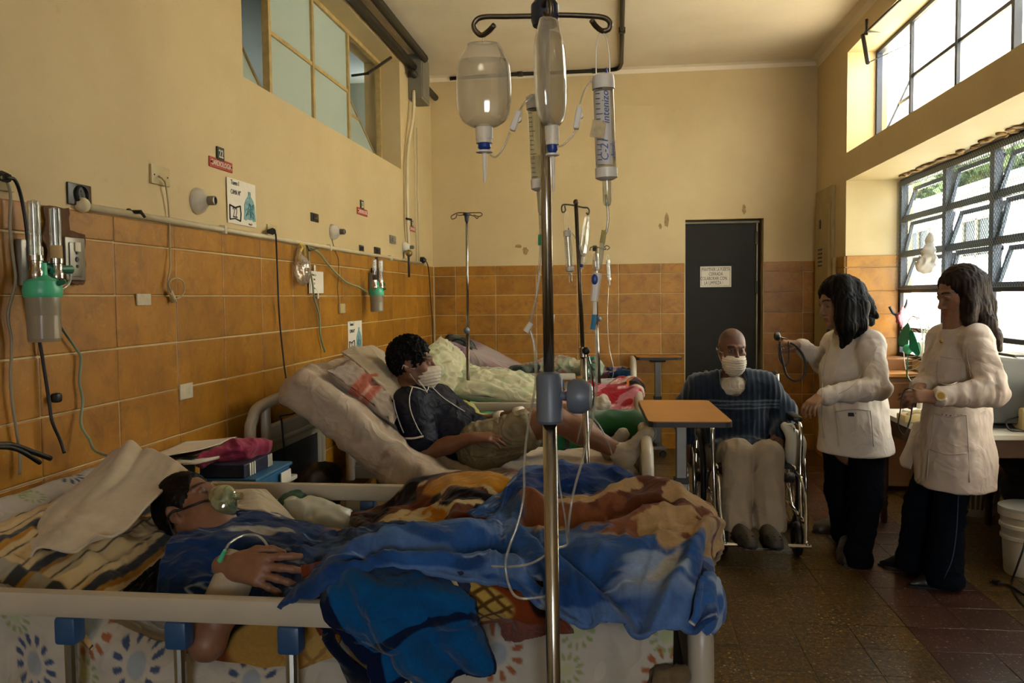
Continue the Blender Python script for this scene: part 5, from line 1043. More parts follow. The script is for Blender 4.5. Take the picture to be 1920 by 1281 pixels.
# table fan
fc = np.array(at(1712, 655, 5.33)); t = thing('table_fan', 'table fan with teal blades and a white wire guard on the desk', 'fan', (fc[0], fc[1], dz)); ax_ = Vector((-.95, .05, 0)).normalized(); M = TR(fc, ax_)
MB().lathe([(.10, 0), (.09, .02), (.03, .03)], 20, Matrix.Translation((fc[0]+.05, fc[1]+.03, dz))).build('foot', M_PWHT, t); T([(fc[0]+.05, fc[1]+.03, dz+.02), fc-np.array(ax_)*.07], .016, 10).build('stem', M_PWHT, t); T([fc-np.array(ax_)*.14, fc-np.array(ax_)*.03], [.05, .045], 14).build('motor', M_PWHT, t); MB().ball(fc+np.array(ax_)*.03, .03, 12, 8).build('hub', M_TEAL, t)
for k in range(3):
    G = np.array([[tuple(M @ Matrix.Rotation(k*2.094+.35, 4, 'Z') @ Vector((r_*math.cos(a_), r_*math.sin(a_), .025+a_*r_*.22))) for a_ in np.linspace(-.62, .62, 11)*(.55+.45*math.sin(math.pi*min(1, (r_-.03)/.16)))] for r_ in np.linspace(.03, .178, 14)]); surf('blade', G, mat('teal_blade', '#12896a', .35, var=.05), t, thick=.003)
g = MB()
for k in range(40):
    a = 2*math.pi*k/40; g.tube([M @ Vector((r_*math.cos(a), r_*math.sin(a), z_)) for r_, z_ in ((.05, -.09), (.12, -.085), (.185, -.05), (.2, 0.0))], .0017, 4)
g_o = g.build('wire_guard', M_PWHT, t, smooth=180); g_o['kind'] = 'stuff'
for r_, z_ in ((.2, 0.), (.05, -.09), (.13, -.082)): MB().tube([M @ Vector((r_*math.cos(a), r_*math.sin(a), z_)) for a in np.linspace(0, 2*math.pi, 41)[:-1]], .003, 6, closed=True).build('guard_ring', M_PWHT, t, smooth=180)
c = at(1706, 768, 5.0); t = thing('telephone', 'small beige box with a lead on the desk beside the fan', 'telephone', tuple(c*(1, 1, 0)+(0, 0, dz))); B((c[0]-.05, c[1]-.07, dz), (c[0]+.12, c[1]+.08, dz+.045), .012).build('body', M_CRM, t); T(spline([(c[0]-.03, c[1]-.05, dz+.045), (c[0]+.02, c[1]-.05, dz+.065), (c[0]+.1, c[1]-.05, dz+.045)], 4), .012, 8).build('handset', M_CRM, t)
c = at(1885, 800, 4.85); c[2] = dz; t = thing('computer_monitor', 'dark grey bulky monitor seen from behind on the desk', 'monitor', tuple(c)); M_DGP = mat('dark_grey_plastic', '#4c5052', .45, var=.08)
MB().prism([(c[0]-.14, c[1]-.12, dz+.03), (c[0]+.16, c[1]-.12, dz+.03), (c[0]+.16, c[1]-.12, dz+.30), (c[0]+.10, c[1]-.12, dz+.37), (c[0]-.04, c[1]-.12, dz+.39), (c[0]-.14, c[1]-.12, dz+.40)], (0, .34, 0), .02).build('case', M_DGP, t, smooth=30); B((c[0]-.18, c[1]-.14, dz+.03), (c[0]-.13, c[1]+.24, dz+.42), .015).build('bezel', M_DGP, t); MB().lathe([(.13, 0), (.12, .015), (.06, .03)], 20, Matrix.Translation((c[0], c[1]+.05, dz))).build('stand', M_DGP, t)
for k in range(6): B((c[0]+.155, c[1]-.08, dz+.08+.018*k), (c[0]+.164, c[1]+.18, dz+.088+.018*k), .001).build('vent_slot', M_BLK, t, smooth=0)
B((c[0]+.0, c[1]-.09, dz+.385), (c[0]+.14, c[1]+.18, dz+.40), .004).build('top_ridge', M_DGP, t)
c = at(1902, 790, 4.75); t = thing('paper_box', 'beige box with a black lead at the right end of the desk', 'box', (c[0], c[1], dz)); B((c[0]+.01, c[1]-.06, dz), (c[0]+.16, c[1]+.1, dz+.12), .015).build('body', M_CRM, t); T(spline([(c[0]+.01, c[1]-.02, dz+.07), (c[0]-.06, c[1]-.05, dz+.05), (c[0]-.05, c[1]-.08, dz+.005), (c[0]+.08, c[1]-.1, dz+.005)], 5), .005, 6).build('lead', M_BLK, t)
c = at(1888, 715, 5.25); c[2] = dz; t = thing('water_jar', 'big clear plastic jar with a blue and white lid behind the monitor', 'jar', tuple(c)); MB().lathe([(.09, 0), (.10, .02), (.10, .24), (.085, .30), (.05, .34), (.045, .37)], 24, Matrix.Translation(Vector(c))).build('body', M_CLOUD, t); MB().lathe([(.052, .36), (.052, .385), (.001, .386)], 20, Matrix.Translation(Vector(c))).build('lid_band', M_PBLUE, t); MB().lathe([(.048, .385), (.048, .41), (.001, .412)], 20, Matrix.Translation(Vector(c))).build('lid', M_PWHT, t)
# hooks and pink cloth on the window edge
c = at(1690, 590, 6.9); t = thing('coat_hook', 'pair of dark curved hooks on the window edge above the fan', 'hook', tuple(c)); T(spline([at(1703, 560, 6.88), at(1697, 577, 6.85), at(1688, 588, 6.8), at(1676, 588, 6.78), at(1668, 575, 6.78)], 5), .012, 8).build('hook', M_KDRK, t, smooth=180); T([at(1703, 560, 6.88), at(1706, 540, 6.9)], .012, 8).build('stem', M_KDRK, t)
net = [[at(1686, 585, 6.8), at(1690, 577, 6.76), at(1696, 575, 6.8)], [at(1679, 597, 6.8), at(1687, 594, 6.72), at(1697, 590, 6.8)], [at(1680, 604, 6.8), at(1688, 606, 6.73), at(1696, 604, 6.8)], [at(1688, 606, 6.8), at(1690, 612, 6.76), at(1693, 618, 6.8)]]
G = patch(net, 24, 24); G = G+gnormal(G)*(.012*ridge(np.stack([G[..., 0]*60, G[..., 1]*10, G[..., 2]*8], -1)))[..., None]; surf('pink_cloth', G, M_CLOTH, None, np.ones(G.shape)*L3('#b06a7e'), .004, label='crumpled pink cloth hanging from the dark hooks by the window', cat='cloth')
c = at(1741, 485, 6.2); sc = Sculpt().ell(c, (.05, .04, .07), k=.03).cap(c+(0, 0, .05), c+(.01, 0, .17), .035, .012, k=.03).ell(c+(-.02, 0, -.05), (.06, .04, .05), k=.03); o = sculpted('plastic_bag', sc, mat('white_film', '#d6cfc4', .5, var=.1), None, .01, disp=lambda V: .012*ridge(V*18), label='crumpled white plastic bag stuck in the window mesh', cat='bag')
# basket, bucket, navy bag, cable on the floor
c = oz(1826, 962); t = thing('waste_basket', 'white slatted plastic basket on the floor behind the long coat', 'basket', tuple(c)); 
MB().lathe([(.115, .01), (.12, 0), (.125, .01), (.128, .05)], 28, Matrix.Translation(Vector(c))).build('base', M_PWHT, t); MB().lathe([(.155, .20), (.165, .215), (.178, .32), (.186, .335), (.178, .34), (.16, .215)], 28, Matrix.Translation(Vector(c))).build('rim', M_PWHT, t)
MB().lathe([(.118, .03), (.150, .21)], 24, Matrix.Translation(Vector(c)), cap=False).build('liner', mat('grey_liner', '#8a8578', .7), t)
for k in range(30): a = 2*math.pi*k/30; T([c+np.array((.126*math.cos(a), .126*math.sin(a), .04)), c+np.array((.158*math.cos(a), .158*math.sin(a), .21))], .006, 5).build('slat', M_PWHT, t)
c = oz(1925, 1075); t = thing('bucket', 'white ribbed bucket at the right edge beside the desk', 'bucket', tuple(c)); MB().lathe([(.10, 0), (.105, .01), (.115, .18), (.125, .185), (.125, .20), (.118, .205), (.121, .24), (.13, .245), (.13, .26), (.123, .265), (.126, .30), (.136, .305), (.136, .335), (.128, .34), (.122, .31), (.1, .02)], 28, Matrix.Translation(Vector(c))).build('body', M_PWHT, t); MB().lathe([(.137, .335), (.137, .35), (.12, .358), (.002, .36)], 28, Matrix.Translation(Vector(c))).build('lid', mat('pale_blue_lid', '#b8bec0', .35, var=.05), t)
sc = Sculpt()
for k in range(3): sc.ell((2.38, 4.98+.03*k, .13+.18*k), (.19, .30, .115), k=.06)
sculpted('fabric_bag', sc, mat('navy_fabric', '#161d2b', .8, var=.2, vs=15, bump=.2), None, .016, disp=lambda V: .01*ridge(V*7), label='dark navy padded bag standing under the white desk', cat='bag')
t = thing('floor_cable', 'black cord with a plug lying on the floor at the right edge', 'cord', tuple(oz(1862, 1092))); fz = lambda x, y, z_=.006: oz(x, y, z_)
T(spline([fz(1872, 1092, .012), fz(1890, 1097), fz(1905, 1105), fz(1925, 1118), fz(1960, 1130)], 6), .005, 6).build('cable', M_BLK, t, smooth=180); T(spline([fz(1960, 1150), fz(1925, 1140), fz(1902, 1112), fz(1898, 1090), fz(1908, 1060, .1), fz(1921, 1020, .2), fz(1930, 960, .3)], 6), .005, 6).build('cable', M_BLK, t, smooth=180); T([fz(1861, 1090, .014), fz(1873, 1093, .014)], [.011, .014], 8).build('plug', M_BLK, t); T([fz(1857, 1089, .014), fz(1862, 1090, .014)], .008, 6).build('prong', M_CHR, t)
# ================================================================== BESIDE THE FRONT BED: cabinet with papers, jug and boxes
t = thing('bedside_cabinet', 'low grey bedside cabinet between the two nearest beds', 'cabinet', (-1.5, 3.05, 0)); B((-1.74, 2.78, .02), (-1.40, 3.42, .68), .006).build('body', M_FRAME, t, smooth=0); B((-1.75, 2.77, .68), (-1.37, 3.43, .70), .005).build('top', M_DTOP, t, smooth=0); B((-1.402, 2.82, .40), (-1.392, 3.38, .66), .004).build('drawer', M_BEDC, t, smooth=0); B((-1.394, 3.05, .52), (-1.382, 3.15, .54), .004).build('handle', M_CHR, t)
t = thing('wall_shelf', 'small dark shelf on the wall carrying the papers', 'shelf', (-1.7, 2.95, .84)); z_ = .865; B((XL+.012, 2.66, z_-.02), (XL+.16, 3.14, z_), .003).build('board', M_BRN, t, smooth=0); B((XL+.012, 2.80, z_-.16), (XL+.12, 2.83, z_-.02), .003).build('bracket', M_FRAME, t, smooth=0); B((XL+.012, 2.90, z_-.10), (XL+.13, 3.06, z_-.02), .003).build('drawer', mat('grey_blue_paint', '#6f7a80', .5), t, smooth=0)
def paper(name, label, P, th, m, bend=.02):
    P = [np.array(p) for p in P]; G = np.array([[(P[0]*(1-a)+P[1]*a)*(1-b)+(P[3]*(1-a)+P[2]*a)*b+np.array((0, 0, bend*(b*b)*(1-a*.3)-.01*math.sin(3*a))) for b in np.linspace(0, 1, 12)] for a in np.linspace(0, 1, 12)]); return surf(name, G, m, None, None, th, label=label, cat='paper')
zs = .872; paper('paper_sheet', 'white chart sheet lying topmost on the wall shelf', [(-1.74, 2.72, zs+.012), (-1.74, 3.16, zs+.012), (-1.54, 3.22, zs+.014), (-1.58, 2.84, zs+.010)], .002, M_PAP, .015); paper('paper_pad', 'thick folded paper pad under the topmost chart sheet', [(-1.73, 2.76, zs), (-1.73, 3.24, zs), (-1.49, 3.22, zs-.004), (-1.53, 2.86, zs-.01)], .010, mat('paper_edge', '#c8c0ae', .85), .0); paper('dark_folder', 'dark folder under the papers on the wall shelf', [(-1.75, 2.64, zs-.004), (-1.75, 2.95, zs-.004), (-1.56, 2.95, zs-.004), (-1.58, 2.68, zs-.006)], .003, M_BLK, .0)
c = at(347, 876, 3.06); c[2] = .70; t = thing('plastic_cup', 'tall pale plastic cup under the papers beside the front bed', 'cup', tuple(c)); MB().lathe([(.030, 0), (.032, .004), (.040, .155), (.042, .16), (.038, .158), (.029, .01), (.001, .008)], 24, Matrix.Translation(Vector(c))).build('body', mat('pale_cup_plastic', '#a89f88', .4, var=.06), t)
c = at(420, 895, 3.08); z_ = .70; t = thing('storage_box', 'bright blue storage box on the cabinet between the nearest beds', 'box', (c[0], c[1], z_)); B((-1.62, 2.98, z_), (-1.36, 3.32, z_+.06), .006).build('body', mat('blue_carton', '#1d5f8c', .5, var=.1), t, smooth=0); B((-1.63, 2.97, z_+.06), (-1.35, 3.33, z_+.075), .006).build('lid', mat('blue_carton'), t, smooth=0); B((-1.352, 3.2, z_+.005), (-1.347, 3.3, z_+.05)).build('label_sticker', M_PAP, t, smooth=0)
t = thing('striped_box', 'dark navy box with white stripes under the magenta cloth', 'box', (c[0], c[1], z_+.076)); B((-1.58, 2.98, z_+.076), (-1.40, 3.24, z_+.128), .005).build('body', mat('navy_carton', '#18203a', .5, var=.1), t, smooth=0)
for k in range(3): B((-1.3995, 3.02+k*.02, z_+.078), (-1.3955, 3.03+k*.02, z_+.126)).build('stripe', M_PAP, t, smooth=0); 
for k in range(3): B((-1.3995, 3.19+k*.016, z_+.078), (-1.3955, 3.196+k*.016, z_+.126)).build('stripe', M_PAP, t, smooth=0)
sc = Sculpt().cap((-1.57, 2.95, z_+.145), (-1.48, 3.1, z_+.16), .02, .035, k=.03).cap((-1.48, 3.1, z_+.16), (-1.43, 3.22, z_+.155), .035, .03, k=.03).ell((-1.5, 3.13, z_+.15), (.07, .09, .03), k=.03); sculpted('magenta_cloth', sc, M_CLOTH, None, .006, default='#8a2f4a', disp=lambda V: .012*ridge(V*np.array((22, 9, 20))), label='crumpled magenta cloth lying on the striped box', cat='cloth')
# ================================================================== PEOPLE
M_SKIN = mat('skin', rough=.48, var=.10, vs=70, bump=.12, bs=300, attr=True, sss=.05, spec=.4)
M_HAIR = mat('hair', rough=.55, var=.3, vs=160, attr=True, spec=.12); M_COAT = mat('white_coat_cotton', '#c9c1b8', .8, var=.05, vs=15, bump=.15, bs=600, spec=.15, wk=(6, .024))
M_SEAM = mat('coat_seam', '#b3a99d', .85, var=0); M_JEANS = mat('dark_denim', '#0b0e14', .9, var=.25, vs=9, bump=.25, bs=700, spec=.08, wk=(7, .04)); M_LEATH = mat('brown_shoe', '#33261d', .45, var=.15, vs=20); M_MASK = mat('mask_gauze', '#c6bcaa', .85, var=.07, vs=60, bump=.2, bs=400)
def plane_cut(sc, c, n): sc.p.append(dict(kind='p', lo=np.array(c)-9, hi=np.array(c)+9, k=.004, col=None, sub=True, c=np.array(c, float), n=np.array(n, float)/np.linalg.norm(n))); return sc
_od = Sculpt.dist
def _dist(p, X, Y, Z):
    if p['kind'] == 'p': c, n = p['c'], p['n']; return -((X-c[0])*n[0]+(Y-c[1])*n[1]+(Z-c[2])*n[2])
    return _od(p, X, Y, Z)
Sculpt.dist = staticmethod(_dist)
def sdf(sc, P):
    D = np.full(len(P), 1.)
    for p in sc.p:
        d = Sculpt.dist(p, P[:, 0], P[:, 1], P[:, 2]); k = p['k']
        if p['sub']: h = np.maximum(k-np.abs(D+d), 0)/k; D = np.maximum(D, -d)+h*h*k/4
        else: h = np.maximum(k-np.abs(D-d), 0)/k; D = np.minimum(D, d)-h*h*k/4
    return D
def hit(sc, px, py, off=0., t0=1.2):
    """where the sight line through a point of the photograph meets a sculpted body (used to sew seams and buttons on)"""
    d = CR*(px-960)/FPX - CU*(py-640.5)/FPX + CW; d = d/np.linalg.norm(d); t = t0
    for _ in range(90):
        s = sdf(sc, (CAM+d*t)[None])[0]-off
        if s < .0006: break
        t += max(s*.8, .0008)
        if t > 9: return None
    return CAM+d*t
def hug(sc, P, off):
    """lay a cord on a sculpted body: move its points to the distance off from the skin"""
    P = np.array([np.array(p, float) for p in P])
    for _ in range(12):
        d = sdf(sc, P); g = np.stack([(sdf(sc, P+np.eye(3)[a]*.002)-sdf(sc, P-np.eye(3)[a]*.002)) for a in range(3)], 1); g /= np.linalg.norm(g, axis=1, keepdims=True)+1e-9; P = P-g*(d-off)[:, None]*.7
    return P
def seam(sc, pts, r, m, parent, name='seam', n=5, off=.001):
    P = [hit(sc, *q, off) for q in [tuple(a[:2]) for a in spline([(x, y, 0) for x, y in pts], n)]]; P = [p for p in P if p is not None]
    if len(P) > 2: return T(P, r, 5).build(name, m, parent, smooth=180)
def headM(c, fwd, up, s=1.):
    f = Vector(fwd).normalized(); u = Vector(up); u = (u-f*u.dot(f)).normalized(); x = f.cross(u)
    M = Matrix((x, f, u)).transposed().to_4x4(); return Matrix.Translation(Vector(c)) @ M @ Matrix.Scale(s, 4)
def head(sc, M, neck, rn=.055, fem=False, thin=0.):
    e = lambda c, r, k=.012, **q: sc.ell(c, r, M, k, **q); c_ = lambda a, b, ra, rb=None, k=.01, **q: sc.mcap(M, a, b, ra, rb, k, **q)
    sc.ell((0, -.015, .035), (.076, .094, .086), M, .02); e((0, .028, -.03), (.060-thin, .062, .082), .03); e((0, .074, -.098), (.022, .020, .018), .025)
    for s in (-1, 1):
        c_((s*.056, -.008, -.055), (s*.012, .07, -.098), .016, .015, .03); e((s*.044, .056, -.022), (.021, .019, .016), .022); e((s*.04, .05, -.06), (.02-thin, .025, .03), .025)
        c_((s*.014, .088, .026), (s*.045, .072, .027), .0085, .007, .014)
        e((s*.031, .094, .006), (.017, .012, .0105), .010, sub=True); e((s*.031, .0785, .004), (.0128, .0125, .0120), .003)
        c_((s*.018, .0885, .011), (s*.032, .0895, .0145), .0032, .0034, .004); c_((s*.032, .0895, .0145), (s*.045, .080, .008), .0034, .0028, .004); c_((s*.02, .0875, .0), (s*.043, .080, -.002), .0026, .0026, .004)
        e((s*.0105, .098, -.034), (.0085, .0105, .0075), .006); e((s*.006, .1, -.043), (.0035, .005, .004), .003, sub=True)
        e((s*.079, -.014, .0), (.0075, .019, .030), .006); e((s*.083, -.008, .004), (.005, .010, .017), .005, sub=True); e((s*.078, -.006, -.026), (.006, .009, .010), .006)
    c_((0, .087, .018), (0, .108, -.026), .0075, .0085, .012); e((0, .108, -.030), (.0105, .0105, .0095), .010)
    c_((-.019, .086, -.062), (0, .0965, -.060), .0052, .0065, .007); c_((.019, .086, -.062), (0, .0965, -.060), .0052, .0065, .007); c_((-.016, .086, -.071), (.016, .086, -.071), .0068, .0068, .007); c_((0, .092, -.071), (0, .0921, -.071), .007, .007, .007)
    c_((-.022, .094, -.0665), (.022, .094, -.0665), .0022, .0022, .003, sub=True)
    p = np.array(M @ Vector((0, -.022, -.05))); sc.cap(p, neck, rn*.95, rn, .03)
def face_col(M, skin, lips='#7d4034', brow='#14100e', iris='#1c120c', stub=0., brow_w=1., shut=0., scalp=0.):
    Mi = np.array(M.inverted()); s = L3(skin)
    def f(V, C_):
        q = V@Mi[:3, :3].T+Mi[:3, 3]; x, y, z = np.abs(q[:, 0]), q[:, 1], q[:, 2]; n = fbm(V*40)
        C_ = C_*(1+.06*n[:, None])
        C_ = mixv(C_, .35*sstep(.035, .015, np.hypot(np.hypot(x-.045, y-.06), z+.025)), s*np.array((1.15, .85, .8)))
        if shut: C_ = mixv(C_, .5*shut*sstep(.020, .008, np.sqrt((x-.031)**2+(z-.004)**2))*(y > .06), s*.45)
        lp = sstep(.024, .016, x)*sstep(-.080, -.076, z)*sstep(-.053, -.058, z)*sstep(.082, .087, y); C_ = mixv(C_, lp*.8, L3(lips))
        if scalp: C_ = mixv(C_, scalp*sstep(.062, .085, z+.25*np.maximum(0, -y)+.35*np.maximum(0, .02-y)*(y < .02))*(.8+.2*n)*sstep(.0, .02, z), s*.45+np.array((.012, .012, .012)))
        if stub: C_ = mixv(C_, stub*sstep(-.03, -.06, z)*sstep(.0, .03, y)*(z > -.2)*(np.abs(q[:, 0]) < .1), s*.45)
        dz = z-(.030-.25*np.maximum(0, x-.035)); C_ = mixv(C_, .9*sstep(.0062*brow_w, .0035, np.abs(dz-.001))*sstep(.010, .014, x)*sstep(.056, .05, x)*(y > .05), L3(brow))
        er = np.sqrt((x-.031)**2+(y-.0785)**2+(z-.004)**2); ey = (er < .0137)*(y > .078)*sstep(.0062, .0048, np.abs(z-.004)); ey = ey*(1-shut); C_ = mixv(C_, ey*.85, L3('#8f8478')); C_ = mixv(C_, .8*sstep(.0022, .001, np.abs(z+.001+.0015*shut))*sstep(.013, .010, np.abs(x-.031))*(y > .07)*(.4+.6*shut), L3('#1a0f0a'))
        ir = np.hypot(x-.031, z-.005); C_ = mixv(C_, ey*sstep(.0066, .0052, ir), L3(iris)); 
        return C_
    return f
def hand(sc, wr, d, dor, side, size=1., curl=(.35, .45, .55, .6), spread=.06, rest=None, thumb=.5):
    """d: towards the fingers, dor: back of the hand, side: +1/-1 thumb side along d x dor"""
    d = Vector(d).normalized(); n = Vector(dor); n = (n-d*n.dot(d)).normalized(); x = d.cross(n)*-side; w = Vector(wr); q = lambda a, b, c: np.array(w+(x*a+d*b+n*c)*size)
    sc.cap(q(0, -.03, 0), q(0, .02, 0), .024*size, .024*size, .015*size, flat=(np.array(n), .75)); tips = []
    for i, (xo, L_, r) in enumerate(((.026, .92, .0088), (.0085, 1.0, .0092), (-.0095, .94, .0088), (-.026, .76, .0078))):
        b = q(xo, .085-.006*(i == 3)-.003*(i == 0), .002); sc.cap(q(xo*.55, .012, 0), b, .0155*size, .0115*size, .014*size); a = -spread*(i-1.5); c = curl[i]; p = b; dd = (d*math.cos(a)+x*math.sin(a)).normalized(); rr = r*size
        for L2, cc, f_ in ((.043, .75, .96), (.027, 1., .88), (.021, .6, .78)):
            ax = dd.cross(n); ang = c*cc; dd = (Matrix.Rotation(-ang, 3, d.cross(n)) @ dd).normalized(); p2 = p+np.array(dd)*L2*L_*size; sc.cap(p, p2, rr, r*f_*size, .006*size); rr = r*f_*size; p = p2
        tips.append(p)
    t0, t1 = q(.018, .018, -.004), q(.042, .045, -.014); a = thumb; t2 = t1+np.array((x*(.4-a*.5)+d*.8-n*(.3+.3*a)).normalized())*.034*size; t3 = t2+np.array((x*(.1-a*.6)+d*.9-n*(.3+.3*a)).normalized())*.027*size
    sc.cap(t0, t1, .017*size, .0125*size, .014*size); sc.cap(t1, t2, .0115*size, .0098*size, .008*size); sc.cap(t2, t3, .0098*size, .0078*size, .006*size); tips.append(t3); return tips
def hbox(c, r): c = np.array(c); return c-r, c+r
def person(name, label, loc): return thing(name, label, 'person', tuple(loc))
def short_hair(M, th=.010, low=-.02, hl=0., col='#0f0c0a', k=.012, curl=0., parent=None, res=.004, top=.0, side=0.):
    sc = Sculpt(); sc.ell((0, -.018, .037+top*.5), (.077+th*.7, .096+th*.8, .088+th+top), M, k); sc.ell((0, .105+hl*.3, -.045+hl*.5), (.075+side, .075, .112+hl*.5), M, .012, sub=True); sc.ell((0, .03, -.115), (.15, .115, .105), M, .02, sub=True)
    for s in (-1, 1): sc.ell((s*.085, -.008, -.012), (.025, .026, .034), M, .008, sub=True)
    c = np.array(M @ Vector((0, -.05, low-.02))); up = M.to_3x3() @ Vector((0, .35, -1)); plane_cut(sc, c, up)
    f = (lambda V: curl*(ridge(V*55)-.3)+.0015*fbm(V*150)) if curl else (lambda V: .0016*ridge(V*np.array((150, 60, 90))))
    return sculpted('hair', sc, M_HAIR, parent, res, default=col, disp=f)
def surgical_mask(M, parent, m, top=-.012, strap=True, rx=.070, droop=0., col='#c6bcaa'):
    sc = Sculpt(); sc.ell((0, .045, -.058-droop), (rx, .082, .072+droop), M, .01); sc.ell((0, .10, -.028), (.022, .03, .03), M, .03)
    plane_cut(sc, np.array(M @ Vector((0, .05, top))), M.to_3x3() @ Vector((0, .15, 1))); plane_cut(sc, np.array(M @ Vector((0, .018, -.05))), M.to_3x3() @ Vector((0, -1, -.25)))
    Mi = np.array(M.inverted())
    def dp(V): q = V@Mi[:3, :3].T; return .0022*np.sin(q[:, 2]*420+3*fbm(V*18))+.0025*fbm(V*28)
    o = sculpted('face_mask', sc, m, parent, .0045, disp=dp)
    if strap:
        for s in (-1, 1):
            for zz in (-.018, -.095): T(spline([M @ Vector((s*.058, .03, zz)), M @ Vector((s*.074, .0, zz*.45-.005)), M @ Vector((s*.087, -.028, .004-.2*zz*.1)), M @ Vector((s*.082, -.04, -.012))], 4), .0016, 5).build('strap', m, o, smooth=180)
    return o
def wr(a, f=14., stretch=(1, 1, 1), a2=.0): 
    st = np.array(stretch, float)
    return lambda V: a*(ridge(V*f*st)-.35)+a*.6*fbm(V*f*2.1*st+5)
def creases(segs, amp=.006, f=26., r=.12, base=None):
    """rings of creases across sleeves and trouser legs, strongest at the joints"""
    def d(V):
        o = np.zeros(len(V)) if base is None else base(V)
        for a, b in segs:
            a = np.array(a); b = np.array(b); ba = b-a; L2 = ba@ba; t = ((V-a)@ba)/L2; q = V-a-np.clip(t, 0, 1)[:, None]*ba; dist = np.linalg.norm(q, axis=1); w = sstep(r, r*.6, dist)*sstep(-.15, .1, t)*sstep(1.15, .9, t); al = t*math.sqrt(L2)
            P = np.stack([al*f+.9*fbm(V*7), q[:, 0]*9, q[:, 2]*9], 1); o = o+amp*w*(ridge(P)-.35)*(.5+sstep(.5, 1, np.abs(t-.5)*2)*.8)
        return o
    return d
# ------------------------------------------------------------------ first woman (stethoscope)
A5 = lambda x, y, Y: at(x, y, Y)
p = person('person', 'woman with long black hair in a short white coat holding up a stethoscope', oz(1590, 1035)); SK = '#8d6a52'
M1 = headM(A5(1573, 566, 4.78), (-.93, -.27, -.26), (-.22, -.06, 1), 1.08); b = Sculpt(); nk = A5(1590, 628, 4.80); head(b, M1, nk, .054, True)
SN, SF = A5(1632, 645, 4.64), A5(1566, 645, 4.98); EN, WN = A5(1648, 735, 4.54), A5(1540, 744, 4.46); EF, WF = A5(1546, 682, 5.06), A5(1498, 647, 4.98)
ch, wa, hp = A5(1594, 690, 4.8), A5(1600, 765, 4.8), A5(1602, 835, 4.8); HN, KN, AN = A5(1624, 835, 4.72), A5(1626, 930, 4.67), A5(1610, 1040, 4.60); HF, KF, AF = A5(1576, 835, 4.90), A5(1574, 920, 4.94), A5(1583, 992, 4.98)
def under(b): b.chain([nk, ch, wa, hp], [.07, .11, .11, .12], .04); b.cap(SN, SF, .035, .035, .05); b.chain([SN, EN, WN], [.034, .032, .026], .02); b.chain([SF, EF, WF], [.034, .032, .026], .02); b.chain([HN, KN, AN], [.075, .055, .04], .03); b.chain([HF, KF, AF], [.075, .055, .04], .03)
under(b); hand(b, WN, (-.70, -.55, -.38), (-.35, -.5, .8), -1, .95, (.75, .7, .7, .6), .14, thumb=.2); hand(b, WF, (-.97, -.12, .18), (-.1, -.25, .97), 1, .98, (1.0, 1.15, 1.2, 1.2), .02, thumb=.8)
skinc = lambda h: L3(h)
sculpted('body', b, M_SKIN, p, .012, [hbox(np.array(M1.translation), .17*1.0), hbox(WN+np.array((-.08, 0, -.04)), .12), hbox(WF+np.array((-.07, 0, 0)), .11)] and [(*hbox(np.array(M1.translation), .16), .0042), (*hbox(WN+np.array((-.08, -.02, -.04)), .11), .0042), (*hbox(WF+np.array((-.07, 0, 0)), .11), .0042)], default=SK, colf=face_col(M1, SK, shut=1.))
c = Sculpt(); c.chain([A5(1594, 662, 4.8), ch, wa, A5(1604, 848, 4.8), A5(1604, 900, 4.8)], [.11, .155, .172, .192, .2], .04); c.cap(SN+(0, .01, .0), SF, .070, .068, .06); c.chain([SN+(0, .02, -.01), EN*.92+SN*.08, WN+(EN-WN)*.12], [.076, .066, .047], .02); c.chain([SF, EF, WF+(EF-WF)*.1], [.072, .060, .043], .02); c.chain([A5(1616, 800, 4.70), A5(1620, 900, 4.70)], [.125, .14], .04); c.chain([A5(1585, 800, 4.92), A5(1582, 900, 4.94)], [.12, .13], .04)
c.cap(nk+(0, 0, -.005), nk+(.004, 0, -.03), .072, .085, .03); plane_cut(c, A5(1603, 846, 4.8), (0, 0, -1)); c.cap(WN+(EN-WN)*.05, WN+(EN-WN)*.14, .044, .046, .01); c.cap(WF+(EF-WF)*.04, WF+(EF-WF)*.2, .040, .042, .01)
c.chain([A5(1545, 660, 4.55), A5(1534, 720, 4.52), A5(1533, 800, 4.55), A5(1538, 850, 4.55)], [.006]*4, .004); c.p[-1]['sub'] = c.p[-2]['sub'] = c.p[-3]['sub'] = True
o = sculpted('coat', c, M_COAT, p, .0085, disp=creases([(SN, EN), (EN, WN), (SF, EF), (EF, WF)], .007, 26, .12, lambda V: (.007*(ridge(V*np.array((8, 8, 2.5)))-.35)+.004*(ridge(V*np.array((17, 17, 9))+3)-.35))*(.35+.65*sstep(.62, .74, V[:, 2]))))
seam(c, [(1556, 648), (1545, 690), (1541, 760), (1546, 822)], .004, M_SEAM, o, off=.003); seam(c, [(1566, 772), (1569, 800), (1573, 838)], .003, M_SEAM, o, 'pocket_seam', off=.004); seam(c, [(1632, 770), (1635, 800), (1638, 838)], .003, M_SEAM, o, 'pocket_seam', off=.004); seam(c, [(1566, 772), (1600, 768), (1632, 770)], .003, M_SEAM, o, 'pocket_seam', off=.004); seam(c, [(1645, 650), (1625, 690), (1596, 725), (1570, 740)], .002, M_SEAM, o, off=.003)
q = [hit(c, x, y, .002) for x, y in ((1590, 774), (1605, 774), (1605, 781), (1590, 781))]; MB().prism([tuple(v) for v in q], (0, -.002, 0)).build('name_tag', mat('dark_tag', '#2b2220', .6), o, smooth=0)
cl = Sculpt().cap(nk+(-.03, -.05, .015), nk+(.05, -.045, .025), .014, .014, .02, flat=((0, 1, 0), .6)).cap(nk+(.05, -.045, .025), nk+(.07, .02, .03), .014, .014, .02); sculpted('collar', cl, mat('striped_shirt', '#8b8680', .8, var=.6, vs=90), p, .005)
